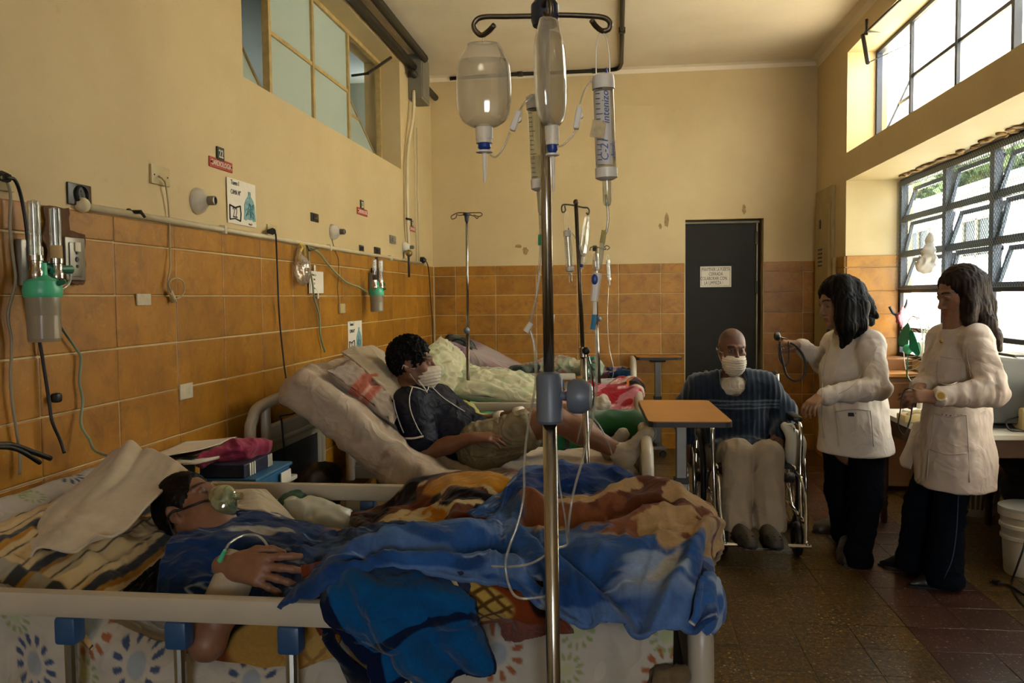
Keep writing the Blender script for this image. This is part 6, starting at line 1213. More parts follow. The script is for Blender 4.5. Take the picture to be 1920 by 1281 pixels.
j = Sculpt(); j.cap(HN+(0, 0, .03), HF+(0, 0, .03), .105, .10, .06); j.chain([HN, KN, AN+(0, 0, .0), AN+(0, -.01, -.03)], [.100, .078, .068, .070], .03); j.chain([HF, KF, AF, AF+(0, 0, -.03)], [.098, .078, .068, .070], .03); plane_cut(j, A5(1600, 800, 4.8), (0, 0, 1))
sculpted('trousers', j, M_JEANS, p, .009, disp=creases([(HN, KN), (KN, AN), (HF, KF), (KF, AF)], .006, 22, .12))
def shoe(c, d, L_, w_, h_, m, name='shoe', parent=None, clog=False, point=False):
    d = Vector((d[0], d[1], 0)).normalized(); x = Vector((d[1], -d[0], 0)); c = np.array((c[0], c[1], c[2] if len(c) > 2 else 0.)); D_, X_ = np.array(d), np.array(x); s = Sculpt()
    s.cap(c-D_*L_*.36+(0, 0, w_*.55), c+D_*L_*.10+(0, 0, w_*.5), w_*.62, w_*.66, .03); s.cap(c+D_*L_*.08+(0, 0, w_*.45), c+D_*L_*(.42 if point else .30)+(0, 0, w_*.32), w_*.72, w_*(.18 if point else .62), .03); s.cap(c-D_*L_*.36+(0, 0, h_), c-D_*L_*.1+(0, 0, h_*.9), w_*.5, w_*.45, .03); plane_cut(s, c, (0, 0, -1))
    o = sculpted(name, s, m, parent, .006); MB().prism([tuple(c+D_*L_*a+X_*w_*bb+(0, 0, .0)) for a, bb in ((-.5, -.3), (-.5, .3), (-.4, .62), (.1, .72), (.34, .6), (.48, .15 if not point else .05), (.48, -.15 if not point else -.05), (.34, -.6), (.1, -.72), (-.4, -.62))], (0, 0, .012)).build('sole', M_BLK, o, smooth=0); return o
f0 = oz(1592, 1052); shoe((f0[0]-.01, f0[1]+.02), (-.25, -.95), .25, .070, .075, M_LEATH, parent=p); f1 = oz(1566, 998); shoe((f1[0]-.02, f1[1]), (-.97, -.2), .25, .070, .075, M_LEATH, parent=p)
h = Sculpt(); e = lambda *a, **k: h.ell(*a, **k); e((0, -.02, .042), (.092, .108, .095), M1, .02); h.ell((0, .128, -.028), (.088, .090, .114), M1, .012, sub=True)
H1 = lambda P, R_: h.chain([A5(*q) for q in P], R_, .03)
H1([(1572, 528, 4.70), (1577, 562, 4.665), (1579, 600, 4.64), (1579, 650, 4.61)], [.03, .030, .030, .010]); H1([(1582, 528, 4.69), (1588, 575, 4.645), (1590, 615, 4.62), (1590, 642, 4.60)], [.04, .045, .040, .012]); H1([(1600, 540, 4.72), (1610, 575, 4.68), (1612, 610, 4.64), (1604, 630, 4.62)], [.05, .048, .035, .012]); H1([(1603, 548, 4.8), (1622, 575, 4.78), (1644, 594, 4.74)], [.06, .045, .012]); H1([(1610, 560, 4.86), (1622, 590, 4.88), (1632, 605, 4.88)], [.05, .045, .02])
sculpted('hair', h, M_HAIR, p, .0055, default='#0c0908', disp=lambda V: .004*ridge(V*np.array((70, 70, 5)))+.002*ridge(V*np.array((160, 160, 8))))
# stethoscope, held up
st = thing('stethoscope', 'black stethoscope dangling from the first woman raised hand', 'stethoscope', tuple(WF))
S5 = lambda x, y, dy=0: A5(x, y, 4.93+dy)
M_SBL = mat('black_tubing', '#141416', .35, var=0); T(spline([S5(1462, 640), S5(1464, 660), S5(1470, 688), S5(1476, 705), S5(1490, 714), S5(1505, 708), S5(1511, 690), S5(1506, 668), S5(1494, 650), S5(1482, 643)], 7), .0062, 8).build('tube', M_SBL, st, smooth=180); T(spline([S5(1478, 640), S5(1479, 660), S5(1478, 680), S5(1470, 688)], 5), .004, 7).build('ear_tube', M_SBL, st, smooth=180); T(spline([S5(1461, 645), S5(1461, 668), S5(1466, 682)], 5), .004, 7).build('ear_tube', M_SBL, st, smooth=180)
MB().lathe([(.022, -.006), (.025, -.002), (.025, .006), (.012, .016), (.004, .018)], 18, TR(S5(1457, 631), (.6, -.75, .1))).build('chest_piece', M_SBL, st); T([S5(1459, 632), S5(1476, 636)], .005, 8).build('stem', M_CHR, st)
# ------------------------------------------------------------------ second woman (long coat, brown hair)
p = person('person', 'woman with long brown hair in a knee length white coat looking down at her hands', oz(1742, 1090)); SK = '#86624c'; YC = 4.31
M2 = headM(A5(1800, 551, YC), (-.94, -.20, -.30), (-.26, -.05, 1), 1.06); b = Sculpt(); nk = A5(1800, 606, YC); head(b, M2, nk, .048, True)
SN, SF = A5(1838, 638, YC-.16), A5(1768, 632, YC+.17); EN, WN = A5(1862, 735, YC-.25), A5(1752, 745, YC-.30); EF, WF = A5(1738, 725, YC+.10), A5(1722, 728, YC-.12)
ch, wa, hp = A5(1798, 680, YC), A5(1793, 770, YC), A5(1792, 860, YC); HN, KN, AN = A5(1790, 880, YC-.08), A5(1780, 965, YC-.06), A5(1772, 1075, YC-.05); HF, KF, AF = A5(1758, 860, YC+.10), A5(1722, 950, YC+.12), A5(1712, 1050, YC+.18)
under(b); b.p = [q for q in b.p]; t1 = hand(b, WN, (-.94, -.05, .06), (-.1, -.8, .6), -1, .95, (.5, .55, .65, .7), .04, thumb=.5); hand(b, WF, (-.75, -.5, -.30), (-.4, .2, .9), 1, .95, (.7, .8, .9, .9), .03, thumb=.6)
sculpted('body', b, M_SKIN, p, .012, [(*hbox(np.array(M2.translation), .16), .004), (*hbox(WN+np.array((-.09, 0, 0)), .11), .004)], default=SK, colf=face_col(M2, SK, shut=1.))
c = Sculpt(); c.chain([A5(1800, 655, YC), ch, wa, A5(1790, 860, YC), A5(1790, 960, YC)], [.092, .130, .145, .172, .19], .04); c.cap(SN+(0, .015, 0), SF, .064, .062, .05); c.chain([SN+(0, .02, -.005), EN, WN+(EN-WN)*.13], [.070, .066, .050], .02); c.chain([SF, EF, WF+(EF-WF)*.15], [.068, .058, .045], .02); c.chain([A5(1785, 800, YC-.08), A5(1785, 960, YC-.09)], [.13, .145], .04); c.cap(nk+(0, 0, -.02), nk+(0, 0, -.04), .062, .08, .03); c.cap(SN+(.0, 0.02, .0), A5(1830, 700, YC-.08), .062, .07, .04)
plane_cut(c, A5(1790, 910, YC), (-.05, 0, -1)); c.chain([A5(1764, 622, YC-.12), A5(1745, 672, YC-.16), A5(1738, 730, YC-.19), A5(1731, 800, YC-.2), A5(1726, 905, YC-.22)], [.006, .006, .006, .012, .022], .004)
for q in c.p[-4:]: q['sub'] = True
o = sculpted('coat', c, mat('beige_white_coat', '#b7aca4', .8, var=.05, vs=15, bump=.15, bs=600, spec=.15, wk=(6, .024)), p, .0085, disp=creases([(SN, EN), (EN, WN), (SF, EF), (EF, WF)], .007, 26, .12, lambda V: (.007*(ridge(V*np.array((8, 8, 2.5)))-.35)+.004*(ridge(V*np.array((17, 17, 9))+7)-.35))*(.35+.65*sstep(.5, .62, V[:, 2]))))
fl_ = patch([[A5(1735, 790, YC+.02), A5(1722, 790, YC+.1), A5(1712, 792, YC+.18)], [A5(1722, 830, YC+.02), A5(1706, 835, YC+.1), A5(1700, 830, YC+.18)], [A5(1706, 880, YC+.05), A5(1690, 874, YC+.12), A5(1686, 860, YC+.18)]], 20, 14); surf('coat_flap', fl_, mat('beige_white_coat'), o, None, .006)
for pts in ([(1752, 775), (1747, 820), (1742, 845), (1738, 900)], [(1752, 775), (1780, 782), (1812, 778)], [(1812, 778), (1816, 840), (1818, 905)], [(1742, 842), (1775, 852), (1812, 850)], [(1762, 668), (1785, 672), (1803, 672)], [(1758, 718), (1780, 722), (1800, 714)], [(1762, 668), (1759, 690), (1758, 718)], [(1803, 672), (1802, 695), (1800, 714)], [(1818, 640), (1812, 660), (1818, 690), (1822, 715)]): seam(c, pts, .0028, M_SEAM, o, 'pocket_seam', off=.004)
sq = [hit(c, x, y, .0015) for x, y in ((1768, 778), (1775, 779), (1783, 780), (1790, 780), (1797, 780), (1803, 779), (1809, 779))]
for k, q in enumerate(sq): B(q-.005*np.array((1, .3, .5)), q+.005*np.array((1, .3, .7)), .001).build('embroidery', mat('red_thread', '#8a3a34', .8) if k % 3 else mat('dark_thread', '#3a3440', .8), o, smooth=0)
w = T([WN+(EN-WN)*.02, WN+(EN-WN)*.075], .036, 16).build('watch_strap', mat('cream_watch', '#c2b387', .4), p, smooth=50); MB().lathe([(.024, 0), (.026, .004), (.024, .010), (.018, .011), (.001, .010)], 8, TR(WN+(EN-WN)*.05+np.array((0, -.034, .008)), (-.1, -.95, .25))).build('watch_case', mat('cream_watch'), w, smooth=30); MB().lathe([(.016, .0105), (.016, .012)], 14, TR(WN+(EN-WN)*.05+np.array((0, -.034, .008)), (-.1, -.95, .25))).build('watch_dial', mat('watch_dial', '#b0893f', .3, .6), w)
MB().ball(np.array(M2 @ Vector((-.083, -.006, -.042))), .006, 10, 8).build('earring', mat('pearl', '#e0d8cc', .2), p, smooth=180)
nq = [A5(1757, 636, YC-.12), A5(1766, 633, YC-.13), A5(1770, 642, YC-.13)]; MB().ball(A5(1765, 640, YC-.125), (.008, .005, .010), 10, 8).build('pendant', mat('brass_pendant', '#9a7a3a', .3, .9), p, smooth=180)
j = Sculpt(); j.cap(HN+(0, 0, .02), HF+(0, 0, .02), .10, .095, .06); j.chain([HN, KN, AN, AN+(0, 0, -.035)], [.092, .070, .084, .090], .03); j.chain([HF, KF, AF, AF+(0, 0, -.03)], [.090, .070, .078, .082], .03); plane_cut(j, A5(1790, 800, YC), (0, 0, 1)); plane_cut(j, (0, 0, .018), (0, 0, -1)); jo = sculpted('trousers', j, mat('blue_black_denim', '#0b1018', .9, var=.25, vs=9, bump=.25, bs=700, spec=.08, wk=(7, .04)), p, .009, disp=creases([(HN, KN), (KN, AN), (HF, KF), (KF, AF)], .006, 20, .13))
seam(j, [(1797, 930), (1793, 1000), (1785, 1050), (1770, 1085)], .0025, mat('blue_seam', '#33465c', .8), jo)
f0 = oz(1748, 1100); shoe((f0[0], f0[1]), (-.97, -.2), .26, .056, .05, mat('black_flat_shoe', '#121110', .4), parent=p, point=True); f1 = oz(1690, 1066); shoe((f1[0]+.01, f1[1]), (-.95, .3), .26, .056, .05, mat('black_flat_shoe'), parent=p, point=True)
h = Sculpt(); h.ell((0, -.022, .042), (.083, .103, .090), M2, .02); h.ell((0, .128, -.022), (.090, .095, .120), M2, .012, sub=True); h.ell((-.085, .012, -.012), (.025, .030, .030), M2, .008, sub=True); h.chain([A5(1822, 540, YC-.03), A5(1832, 575, YC-.04), A5(1845, 605, YC-.06), A5(1862, 632, YC-.08), A5(1874, 655, YC-.08)], [.055, .05, .045, .034, .012], .03); h.chain([A5(1815, 545, YC-.07), A5(1818, 575, YC-.09), A5(1817, 600, YC-.11), A5(1812, 610, YC-.12)], [.034, .034, .028, .010], .025); h.chain([A5(1835, 530, YC), A5(1847, 575, YC+.02), A5(1858, 610, YC)], [.045, .045, .03], .03)
sculpted('hair', h, M_HAIR, p, .0055, default='#20140d', disp=lambda V: .0035*ridge(V*np.array((60, 60, 6)))+.002*ridge(V*np.array((170, 170, 9))))
t = thing('cable', 'thin black lead looped in the second woman fingers', 'cable', tuple(WN)); T(spline([A5(1722, 735, 4.02), A5(1703, 728, 4.0), A5(1692, 740, 4.0), A5(1688, 770, 4.0), A5(1684, 800, 4.0), A5(1695, 815, 4.02), A5(1706, 790, 4.02), A5(1710, 765, 4.02), A5(1716, 750, 4.02)], 7), .003, 6).build('lead', M_BLK, t, smooth=180); T(spline([A5(1712, 752, 4.02), A5(1708, 780, 4.02), A5(1702, 800, 4.02)], 5), .003, 6).build('lead', M_BLK, t, smooth=180)
# ------------------------------------------------------------------ old man in the wheelchair
p = person('person', 'seated bald man in a blue knitted sweater and white face mask in the wheelchair', (.75, 5.2, .5)); SK = '#684635'
M3 = headM(A5(1373, 655, 5.18), (.14, -.97, -.10), (.02, -.08, 1), 1.03); b = Sculpt(); nk = A5(1372, 712, 5.22); head(b, M3, nk, .05, thin=.006)
SN, SF = A5(1312, 728, 5.24), A5(1434, 726, 5.24); EN, WN = A5(1278, 775, 5.33), A5(1291, 832, 5.28); EF, WF = A5(1470, 772, 5.27), A5(1462, 815, 5.10)
ch, wa, hp = A5(1376, 752, 5.22), A5(1382, 810, 5.22), A5(1380, 855, 5.22); HN, KN, AN = A5(1350, 855, 5.20), A5(1383, 852, 4.86), A5(1380, 985, 4.70); HF, KF, AF = A5(1422, 858, 5.20), A5(1440, 854, 4.86), A5(1444, 985, 4.70)
under(b); hand(b, WN, (.1, -.1, -.98), (-.6, -.75, 0), 1, .98, (.3, .35, .4, .4), .04, thumb=.3); hand(b, WF, (-.2, -.75, -.6), (.5, -.3, .8), -1, .95, (.5, .5, .5, .5))
sculpted('body', b, M_SKIN, p, .012, [(*hbox(np.array(M3.translation), .16), .0042), (*hbox(WN+np.array((0, 0, -.08)), .10), .0045)], default=SK, colf=face_col(M3, SK, stub=.4, brow='#2a1d16', scalp=.8))
surgical_mask(M3, p, mat('white_mask_cloth', '#d2c8b6', .85, var=.06, vs=60), top=-.022, droop=.012)
s = Sculpt(); s.cap(nk+(0, 0, .005), nk+(0, -.01, -.04), .068, .085, .02); s.ell(nk+(.0, -.05, -.055), (.092, .06, .065), k=.03); sculpted('undershirt', s, mat('white_undershirt', '#b7ae9c', .85, var=.06, wk=(14, .03)), p, .006, disp=lambda V: .003*ridge(V*20))
s = Sculpt(); s.chain([A5(1374, 735, 5.22), ch, wa, A5(1382, 850, 5.20)], [.14, .165, .165, .165], .06, flat=((0, 1, 0), .72)); s.cap(SN, SF, .085, .085, .08); s.chain([SN, EN, WN+(EN-WN)*.2], [.088, .076, .052], .04); s.chain([SF, EF, WF+(EF-WF)*.05], [.088, .074, .055], .04); s.ell(nk+(0, -.06, .0), (.078, .085, .108), k=.02, sub=True); s.ell(nk+(0, .0, .05), (.07, .07, .08), k=.02, sub=True); s.ell(A5(1390, 838, 5.06), (.19, .09, .05), k=.05)
def swc(V, C_):
    z = V[:, 2]+.03*np.abs(V[:, 0]-.74); C_ = C_*(1+.18*fbm(V*30)[:, None])*(1-.22*(np.sin(V[:, 0]*190) > .55))[:, None]
    for zz in (.818, .797, .776): C_ = mixv(C_, sstep(.0065, .003, np.abs(z-zz))*.8*(np.abs(V[:, 0]-.75) < .215), L3('#6a7683')); 
    return C_
sculpted('sweater', s, mat('blue_wool', rough=.95, var=.2, vs=60, bump=.6, bs=260, attr=True, sheen=.4, spec=.1), p, .0085, default='#222c3a', colf=swc, disp=lambda V: .006*(ridge(V*np.array((8, 8, 8)))-.3)+.0025*np.sin(V[:, 0]*190))
j = Sculpt(); j.cap(HN, HF, .10, .10, .05); j.chain([HN, KN], [.10, .083], .04); j.chain([KN, (KN+AN)*.5, AN], [.083, .078, .084], .03); j.chain([HF, KF], [.10, .083], .04); j.chain([KF, (KF+AF)*.5, AF], [.083, .080, .086], .03); plane_cut(j, A5(1400, 990, 4.7), (0, .15, -1)); sculpted('trousers', j, mat('cream_trousers', '#9a8c78', .85, var=.06, vs=12, bump=.15, bs=500, wk=(5, .03)), p, .0085, disp=creases([(HN, KN), (HF, KF)], .006, 24, .13, lambda V: .006*(ridge(V*np.array((20, 12, 3)))-.3)))
M_CLOG = mat('grey_rubber_clog', '#3d372f', .6, var=.15, vs=20)
for q, dd in (((1396, 1008, 4.56), (.25, -.95)), ((1447, 1018, 4.56), (.12, -.98))):
    c = A5(*q); c[2] = .113; o = shoe(tuple(c), dd, .25, .064, .06, M_CLOG, 'clog', p)
    for k in range(6): MB().lathe([(.006, 0), (.005, .004)], 8, TR(c+np.array((-.03+.03*(k % 3), -.075-.03*(k//3), .062-.008*(k//3))), (0, -.3, 1))).build('vent_hole', M_BLK, o)
# ------------------------------------------------------------------ young man on the second bed
p = person('person', 'young man in navy shirt and khaki shorts with a face mask on the second bed', (-.7, 4.05, .65)); SK = '#744c35'
M4 = headM(A5(774, 684, 4.03), (.97, .10, .06), (-.14, 0, 1), 1.03); b = Sculpt(); nk = A5(766, 735, 4.05); head(b, M4, nk, .055)
SN, SF = A5(766, 762, 3.90), A5(820, 752, 4.24); EN, WN = A5(798, 848, 3.84), A5(884, 822, 3.82); EF, WF = A5(884, 796, 4.30), A5(972, 777, 4.16)
ch, wa, hp = A5(806, 782, 4.06), A5(862, 818, 4.06), A5(905, 838, 4.06); HN, KN, AN = A5(905, 838, 3.95), A5(1038, 786, 3.93), A5(1168, 850, 3.90); HF, KF, AF = A5(920, 836, 4.18), A5(1062, 780, 4.22), A5(1146, 842, 4.20)
b.chain([nk, ch, wa, hp], [.07, .11, .10, .11], .04); b.cap(SN, SF, .06, .06, .05); b.chain([SN, EN, (EN+WN)/2, WN], [.05, .042, .040, .027], .02); b.chain([SF, EF, WF], [.05, .04, .027], .02); b.chain([HN, KN], [.085, .062], .03); b.chain([KN, KN*.6+AN*.4, AN], [.058, .056, .034], .03); b.chain([HF, KF], [.085, .06], .03); b.chain([KF, KF*.6+AF*.4, AF], [.056, .054, .034], .03)
hand(b, WN, (.97, .02, .05), (.05, -.45, .89), 1, 1.0, (.30, .32, .38, .42), .10, thumb=.2); hand(b, WF, (.96, -.05, .2), (-.1, -.2, .95), -1, .98, (.6, .7, .7, .7))
sculpted('body', b, M_SKIN, p, .010, [(*hbox(np.array(M4.translation), .16), .004), (*hbox(WN+np.array((.09, 0, .0)), .11), .004)], default=SK, colf=face_col(M4, SK, brow='#0d0a08', brow_w=1.2))
short_hair(M4, .013, low=-.02, col='#0c0908', curl=.010, parent=p, top=.006); mk = surgical_mask(M4, p, M_MASK, top=-.004, rx=.066)
T(spline([M4 @ Vector((.072, .03, -.07)), A5(800, 735, 3.94), A5(797, 755, 3.915), A5(783, 762, 3.90), A5(790, 775, 3.885), A5(806, 784, 3.90)], 5), .004, 5).build('loose_tie', M_MASK, mk, smooth=180)
M_SHIRT = mat('navy_sports_shirt', '#0b0f1e', .6, var=.1, vs=20, bump=.15, bs=500, spec=.2, wk=(8, .05)); M_PIPE = mat('white_piping', '#cfc8bb', .8, var=0)
s = Sculpt(); s.chain([nk+(0, 0, -.03), ch, wa, A5(890, 826, 4.06)], [.09, .135, .125, .12], .06); s.cap(SN, SF, .085, .085, .07); u_ = EN*.72+SN*.28; s.chain([SN, SN*.5+u_*.5, u_], [.082, .078, .082], .03); u2 = EF*.72+SF*.28; s.chain([SF, u2], [.08, .078], .03); s.ell(nk+(.01, 0, .03), (.062, .062, .06), k=.015, sub=True)
dn = (EN-SN)/np.linalg.norm(EN-SN); so = sculpted('shirt', s, M_SHIRT, p, .007, disp=creases([(SN, EN), (nk, wa)], .007, 24, .16, lambda V: .005*(ridge(V*np.array((14, 10, 12)))-.3)))
seam(s, [(773, 727), (768, 745), (770, 770), (782, 800), (791, 815)], .0026, M_PIPE, so, 'piping', off=.005); seam(s, [(738, 750), (742, 770), (750, 795), (757, 812)], .0026, M_PIPE, so, 'piping', off=.005); seam(s, [(806, 722), (830, 745), (855, 762), (872, 772)], .0026, M_PIPE, so, 'piping', off=.005); seam(s, [(768, 724), (785, 728), (800, 733), (804, 722)], .003, M_PIPE, so, 'collar_trim', off=.005); seam(s, [(758, 822), (775, 822), (794, 818)], .005, M_PIPE, so, 'sleeve_trim', off=.006)
k_ = Sculpt(); k_.cap(HN, HF, .118, .118, .06); k_.chain([A5(880, 838, 4.06), hp], [.11, .12], .05); kn = HN*.28+KN*.72; kf = HF*.3+KF*.7; k_.chain([HN, kn], [.115, .095], .04); k_.chain([HF, kf], [.112, .092], .04); plane_cut(k_, kn, KN-HN); M_KHA = mat('khaki_cotton', '#7d7358', .85, var=.1, vs=14, bump=.2, bs=500, wk=(8, .05)); ko = sculpted('shorts', k_, M_KHA, p, .0075, disp=creases([(HN, KN), (HF, KF)], .007, 24, .16, lambda V: .005*(ridge(V*np.array((14, 10, 12)))-.3))); seam(k_, [(868, 852), (905, 858), (950, 850), (990, 838)], .003, mat('khaki_seam', '#6d6248', .85), ko); seam(k_, [(886, 828), (905, 838), (930, 842)], .003, mat('khaki_seam'), ko, 'pocket_seam')
M_SOCK = mat('grey_white_sock', '#9d9381', .9, var=.1, vs=30, bump=.3, bs=300)
tn = A5(1214, 812, 3.90); s = Sculpt().cap(AN*.93+KN*.07, AN+(.0, 0, -.008), .042, .046, .02).cap(AN+(.01, 0, -.02), tn, .046, .034, .03, flat=((0, 1, 0), 1.15)).ell(AN+(-.0, 0, -.035), (.04, .036, .032), k=.03); sculpted('sock', s, M_SOCK, p, .006, disp=wr(.003, 22)); tf = A5(1168, 815, 4.18); s = Sculpt().cap(AF*.93+KF*.07, AF, .042, .045, .02).cap(AF+(.0, 0, -.02), tf, .044, .034, .03); sculpted('sock', s, M_SOCK, p, .006, disp=wr(.003, 22))
for q, d_ in ((WF*.62+EF*.38, WF-EF), (WF*1.02-EF*.02, WF-EF)): d_ = d_/np.linalg.norm(d_); MB().lathe([(.036, -.02), (.039, -.018), (.037, .02), (.034, .022)], 16, TR(q, d_)).build('bandage', M_PAP, p, smooth=60)
# ------------------------------------------------------------------ patient on the front bed
p = person('person', 'dark haired patient lying on the front bed with a clear oxygen mask', (-1.0, 2.05, .75)); SK = '#7d5741'
M5 = headM(A5(362, 956, 2.10), (.72, -.05, .69), (-.69, .30, .72), .87); b = Sculpt(); nk = A5(398, 1010, 2.06); head(b, M5, nk, .054)
SN, SF = A5(372, 1105, 1.92), A5(450, 1020, 2.28); EN, WN = A5(388, 1205, 1.632), A5(440, 1082, 1.70); ch, wa, hp = A5(440, 1065, 2.06), A5(590, 1085, 2.06), A5(740, 1090, 2.06)
KN, AN = A5(1015, 1060, 2.0), A5(1215, 1090, 2.0); KF, AF = A5(1050, 1000, 2.28), A5(1225, 1060, 2.22); HN, HF = A5(760, 1090, 1.95), A5(780, 1060, 2.2)
b.chain([nk, ch+(0, 0, -.03), wa, hp], [.062, .085, .085, .085], .05); b.cap(SN, SF, .05, .05, .05); b.chain([SN, EN], [.044, .036], .03); b.chain([EN, EN*.5+WN*.5, WN], [.036, .038, .029], .02); b.chain([HN, KN], [.08, .055], .03); b.chain([KN, AN], [.055, .035], .03); b.chain([HF, KF], [.08, .055], .03); b.chain([KF, AF], [.055, .035], .03)
hand(b, WN+(.004, -.020, .030), A5(550, 1072, 1.635)-A5(440, 1058, 1.68), (.10, -.88, .46), 1, .95, (.30, .38, .46, .54), .15, thumb=.3)
def fc5(V, C_): return face_col(M5, SK, brow='#15100c', shut=.8)(V, C_)
sculpted('body', b, M_SKIN, p, .011, [(*hbox(np.array(M5.translation), .15), .0036), (*hbox(WN+np.array((.09, -.02, .0)), .11), .003)], default=SK, colf=fc5)
short_hair(M5, .009, low=-.045, col='#0f0b08', parent=p, res=.0036, top=.002, hl=.03)
d_ = (WN-EN)/np.linalg.norm(WN-EN); MB().lathe([(.044, -.055), (.043, -.01), (.040, .025), (.036, .055)], 20, TR(WN-d_*.004, d_)).build('gauze_bandage', mat('gauze', '#a39783', .9, var=.12, vs=60, bump=.3, bs=300), p, smooth=60)
sc = Sculpt(); sc.ell((0, .082, -.055), (.044, .052, .060), M5, .01); sc.ell((0, .118, -.05), (.020, .036, .034), M5, .03); sc.ell((0, .05, -.05), (.055, .05, .08), M5, .01, sub=True)
c_ = at(412, 1052, 1.655); T([c_, at(422, 1032, 1.65)], [.006, .004], 8).build('cannula', M_TEAL, p); T(spline([at(422, 1032, 1.65), at(432, 1018, 1.67), at(458, 1004, 1.72), at(486, 1006, 1.74), at(504, 1028, 1.72), at(512, 1050, 1.70)], 6), .003, 6).build('cannula_tube', M_TUBE, p, smooth=180)
o = sculpted('oxygen_mask', sc, glassy('clear_green_mask', '#cfe0c4', gloss=.5, rough=.06, diff=.12, diffcol='#a8bf9a'), p, .0036)
T(hug(b, spline([M5 @ Vector(q) for q in ((.038, .092, -.040), (.062, .06, -.028), (.076, .03, -.014), (.088, .004, -.002), (.093, -.02, -.004), (.088, -.05, -.02), (.06, -.085, -.04), (0, -.105, -.05))], 6), .0042), .0032, 6).build('elastic_strap', M_BLK, o, smooth=180)
T(spline([M5 @ Vector(q) for q in ((.092, -.022, -.004), (.094, -.030, -.05), (.078, -.035, -.085))], 5), .003, 6).build('elastic_strap', M_BLK, o, smooth=180)
T([M5 @ Vector((0, .135, -.062)), M5 @ Vector((0, .165, -.085))], [.012, .009], 10).build('mask_port', glassy('clear_green_mask'), o)
# ================================================================== PILLOWS, BLANKETS, CLOTHES ON THE BEDS
def pillow(name, label, c, ax, ay, sx, sy, h, colf, n=90, wr_=.006, cat='pillow', seed=0, pw=.62, m=None):
    """cushion: c centre, ax/ay edge directions, sx/sy half sizes, h half thickness"""
    ax = np.array(ax, float)/np.linalg.norm(ax); ay = np.array(ay, float); ay = ay-ax*(ax@ay); ay /= np.linalg.norm(ay); az = np.cross(ax, ay); u = np.sin(np.linspace(-math.pi/2, math.pi/2, n)); U_, V_ = np.meshgrid(u, u, indexing='ij')
    ed = np.maximum((1-np.abs(U_)**2.6)*(1-np.abs(V_)**2.6), 0)**pw; pin = 1-.10*(1-np.abs(V_)**2)*np.abs(U_)**3; pin2 = 1-.10*(1-np.abs(U_)**2)*np.abs(V_)**3
    X, Y = U_*sx*pin, V_*sy*pin2; w_ = ridge(np.stack([U_*3.1+seed, V_*3.1, 0*U_], -1))*wr_*ed+.5*wr_*fbm(np.stack([U_*9, V_*9, 0*U_+seed], -1))
    f = lambda Z: np.array(c)+X[..., None]*ax+Y[..., None]*ay+Z[..., None]*az
    T_, B_ = f(h*ed+w_), f(-h*ed+w_*.3); G = np.concatenate([T_, B_[::-1][1:]], 0); Cc = colf(X, Y, U_, V_); Cc = np.concatenate([Cc, Cc[::-1][1:]], 0)
    return surf(name, G, m or M_CLOTH, None, Cc, label=label, cat=cat)
def stripes(X, Y, U, V):
    C_ = np.ones(X.shape+(3,))*L3('#bfa87c'); w = .006*np.sin(Y*17); t = (X+w)/.125 % 1
    for a, b, col in ((.02, .20, '#3a3c3c'), (.20, .30, '#a06f25'), (.44, .475, '#2b2a28'), (.60, .72, '#c2a878'), (.86, .89, '#2b2a28')): C_ = mixv(C_, sstep(a-.01, a+.01, t)*sstep(b+.01, b-.01, t), L3(col))
    ck = ((np.floor((X+.3)/.045)+np.floor(Y/.045)) % 2); bd = sstep(-.275, -.28, Y)*sstep(-.335, -.33, Y); C_ = mixv(C_, bd, L3('#98907c')); C_ = mixv(C_, bd*(ck > 0)*(np.floor((X+.3)/.05) % 3 > 0), L3('#3a3c3c')); C_ = mixv(C_, bd*(ck > 0)*(np.floor((X+.3)/.05) % 3 == 0), L3('#9a7434'))
    return C_
pillow('pillow', 'pillow with grey and ochre stripes under the lying patient head', (-1.345, 2.0, .80), (.84, 0, -.36), (.07, 1, .0), .24, .36, .085, stripes, n=150, wr_=.012)
# white towel thrown over the pillow
A6 = at
net = [[A6(215, 850, 2.42), A6(262, 846, 2.38), A6(312, 866, 2.30), A6(354, 892, 2.2)], [A6(165, 905, 2.18), A6(210, 895, 2.15), A6(262, 910, 2.12), A6(306, 930, 2.06)], [A6(85, 975, 1.93), A6(130, 960, 1.92), A6(185, 968, 1.92), A6(252, 985, 1.90)], [A6(55, 1020, 1.82), A6(100, 1005, 1.82), A6(150, 1005, 1.82), A6(215, 1012, 1.82)], [A6(32, 1068, 1.74), A6(75, 1046, 1.75), A6(118, 1042, 1.75), A6(186, 1020, 1.78)]]
G = patch(net, 120, 90); N = gnormal(G); N *= np.sign(N[..., 2:3].mean()); U_, V_ = np.meshgrid(np.linspace(0, 1, 120), np.linspace(0, 1, 90), indexing='ij'); fo = .014*np.exp(-((V_-.35-.5*(U_-.2))/.07)**2)*sstep(.6, .2, U_)-.012*np.exp(-((V_-.45-.45*(U_-.2))/.06)**2)*sstep(.55, .1, U_)+.010*np.sin(V_*9+U_*4)*U_+.006*fbm(np.stack([U_*5, V_*5, 0*U_], -1))
G = G+N*(fo+.012)[..., None]; surf('towel', G, mat('flannel', rough=.95, var=.06, vs=60, bump=.4, bs=500, attr=True, sheen=.2, spec=.05), None, np.ones(G.shape)*L3('#b9ab94')*(1+.05*fbm(np.stack([U_*14, V_*14, 0*U_], -1)))[..., None], .006, label='cream flannel towel thrown over the striped pillow', cat='towel')
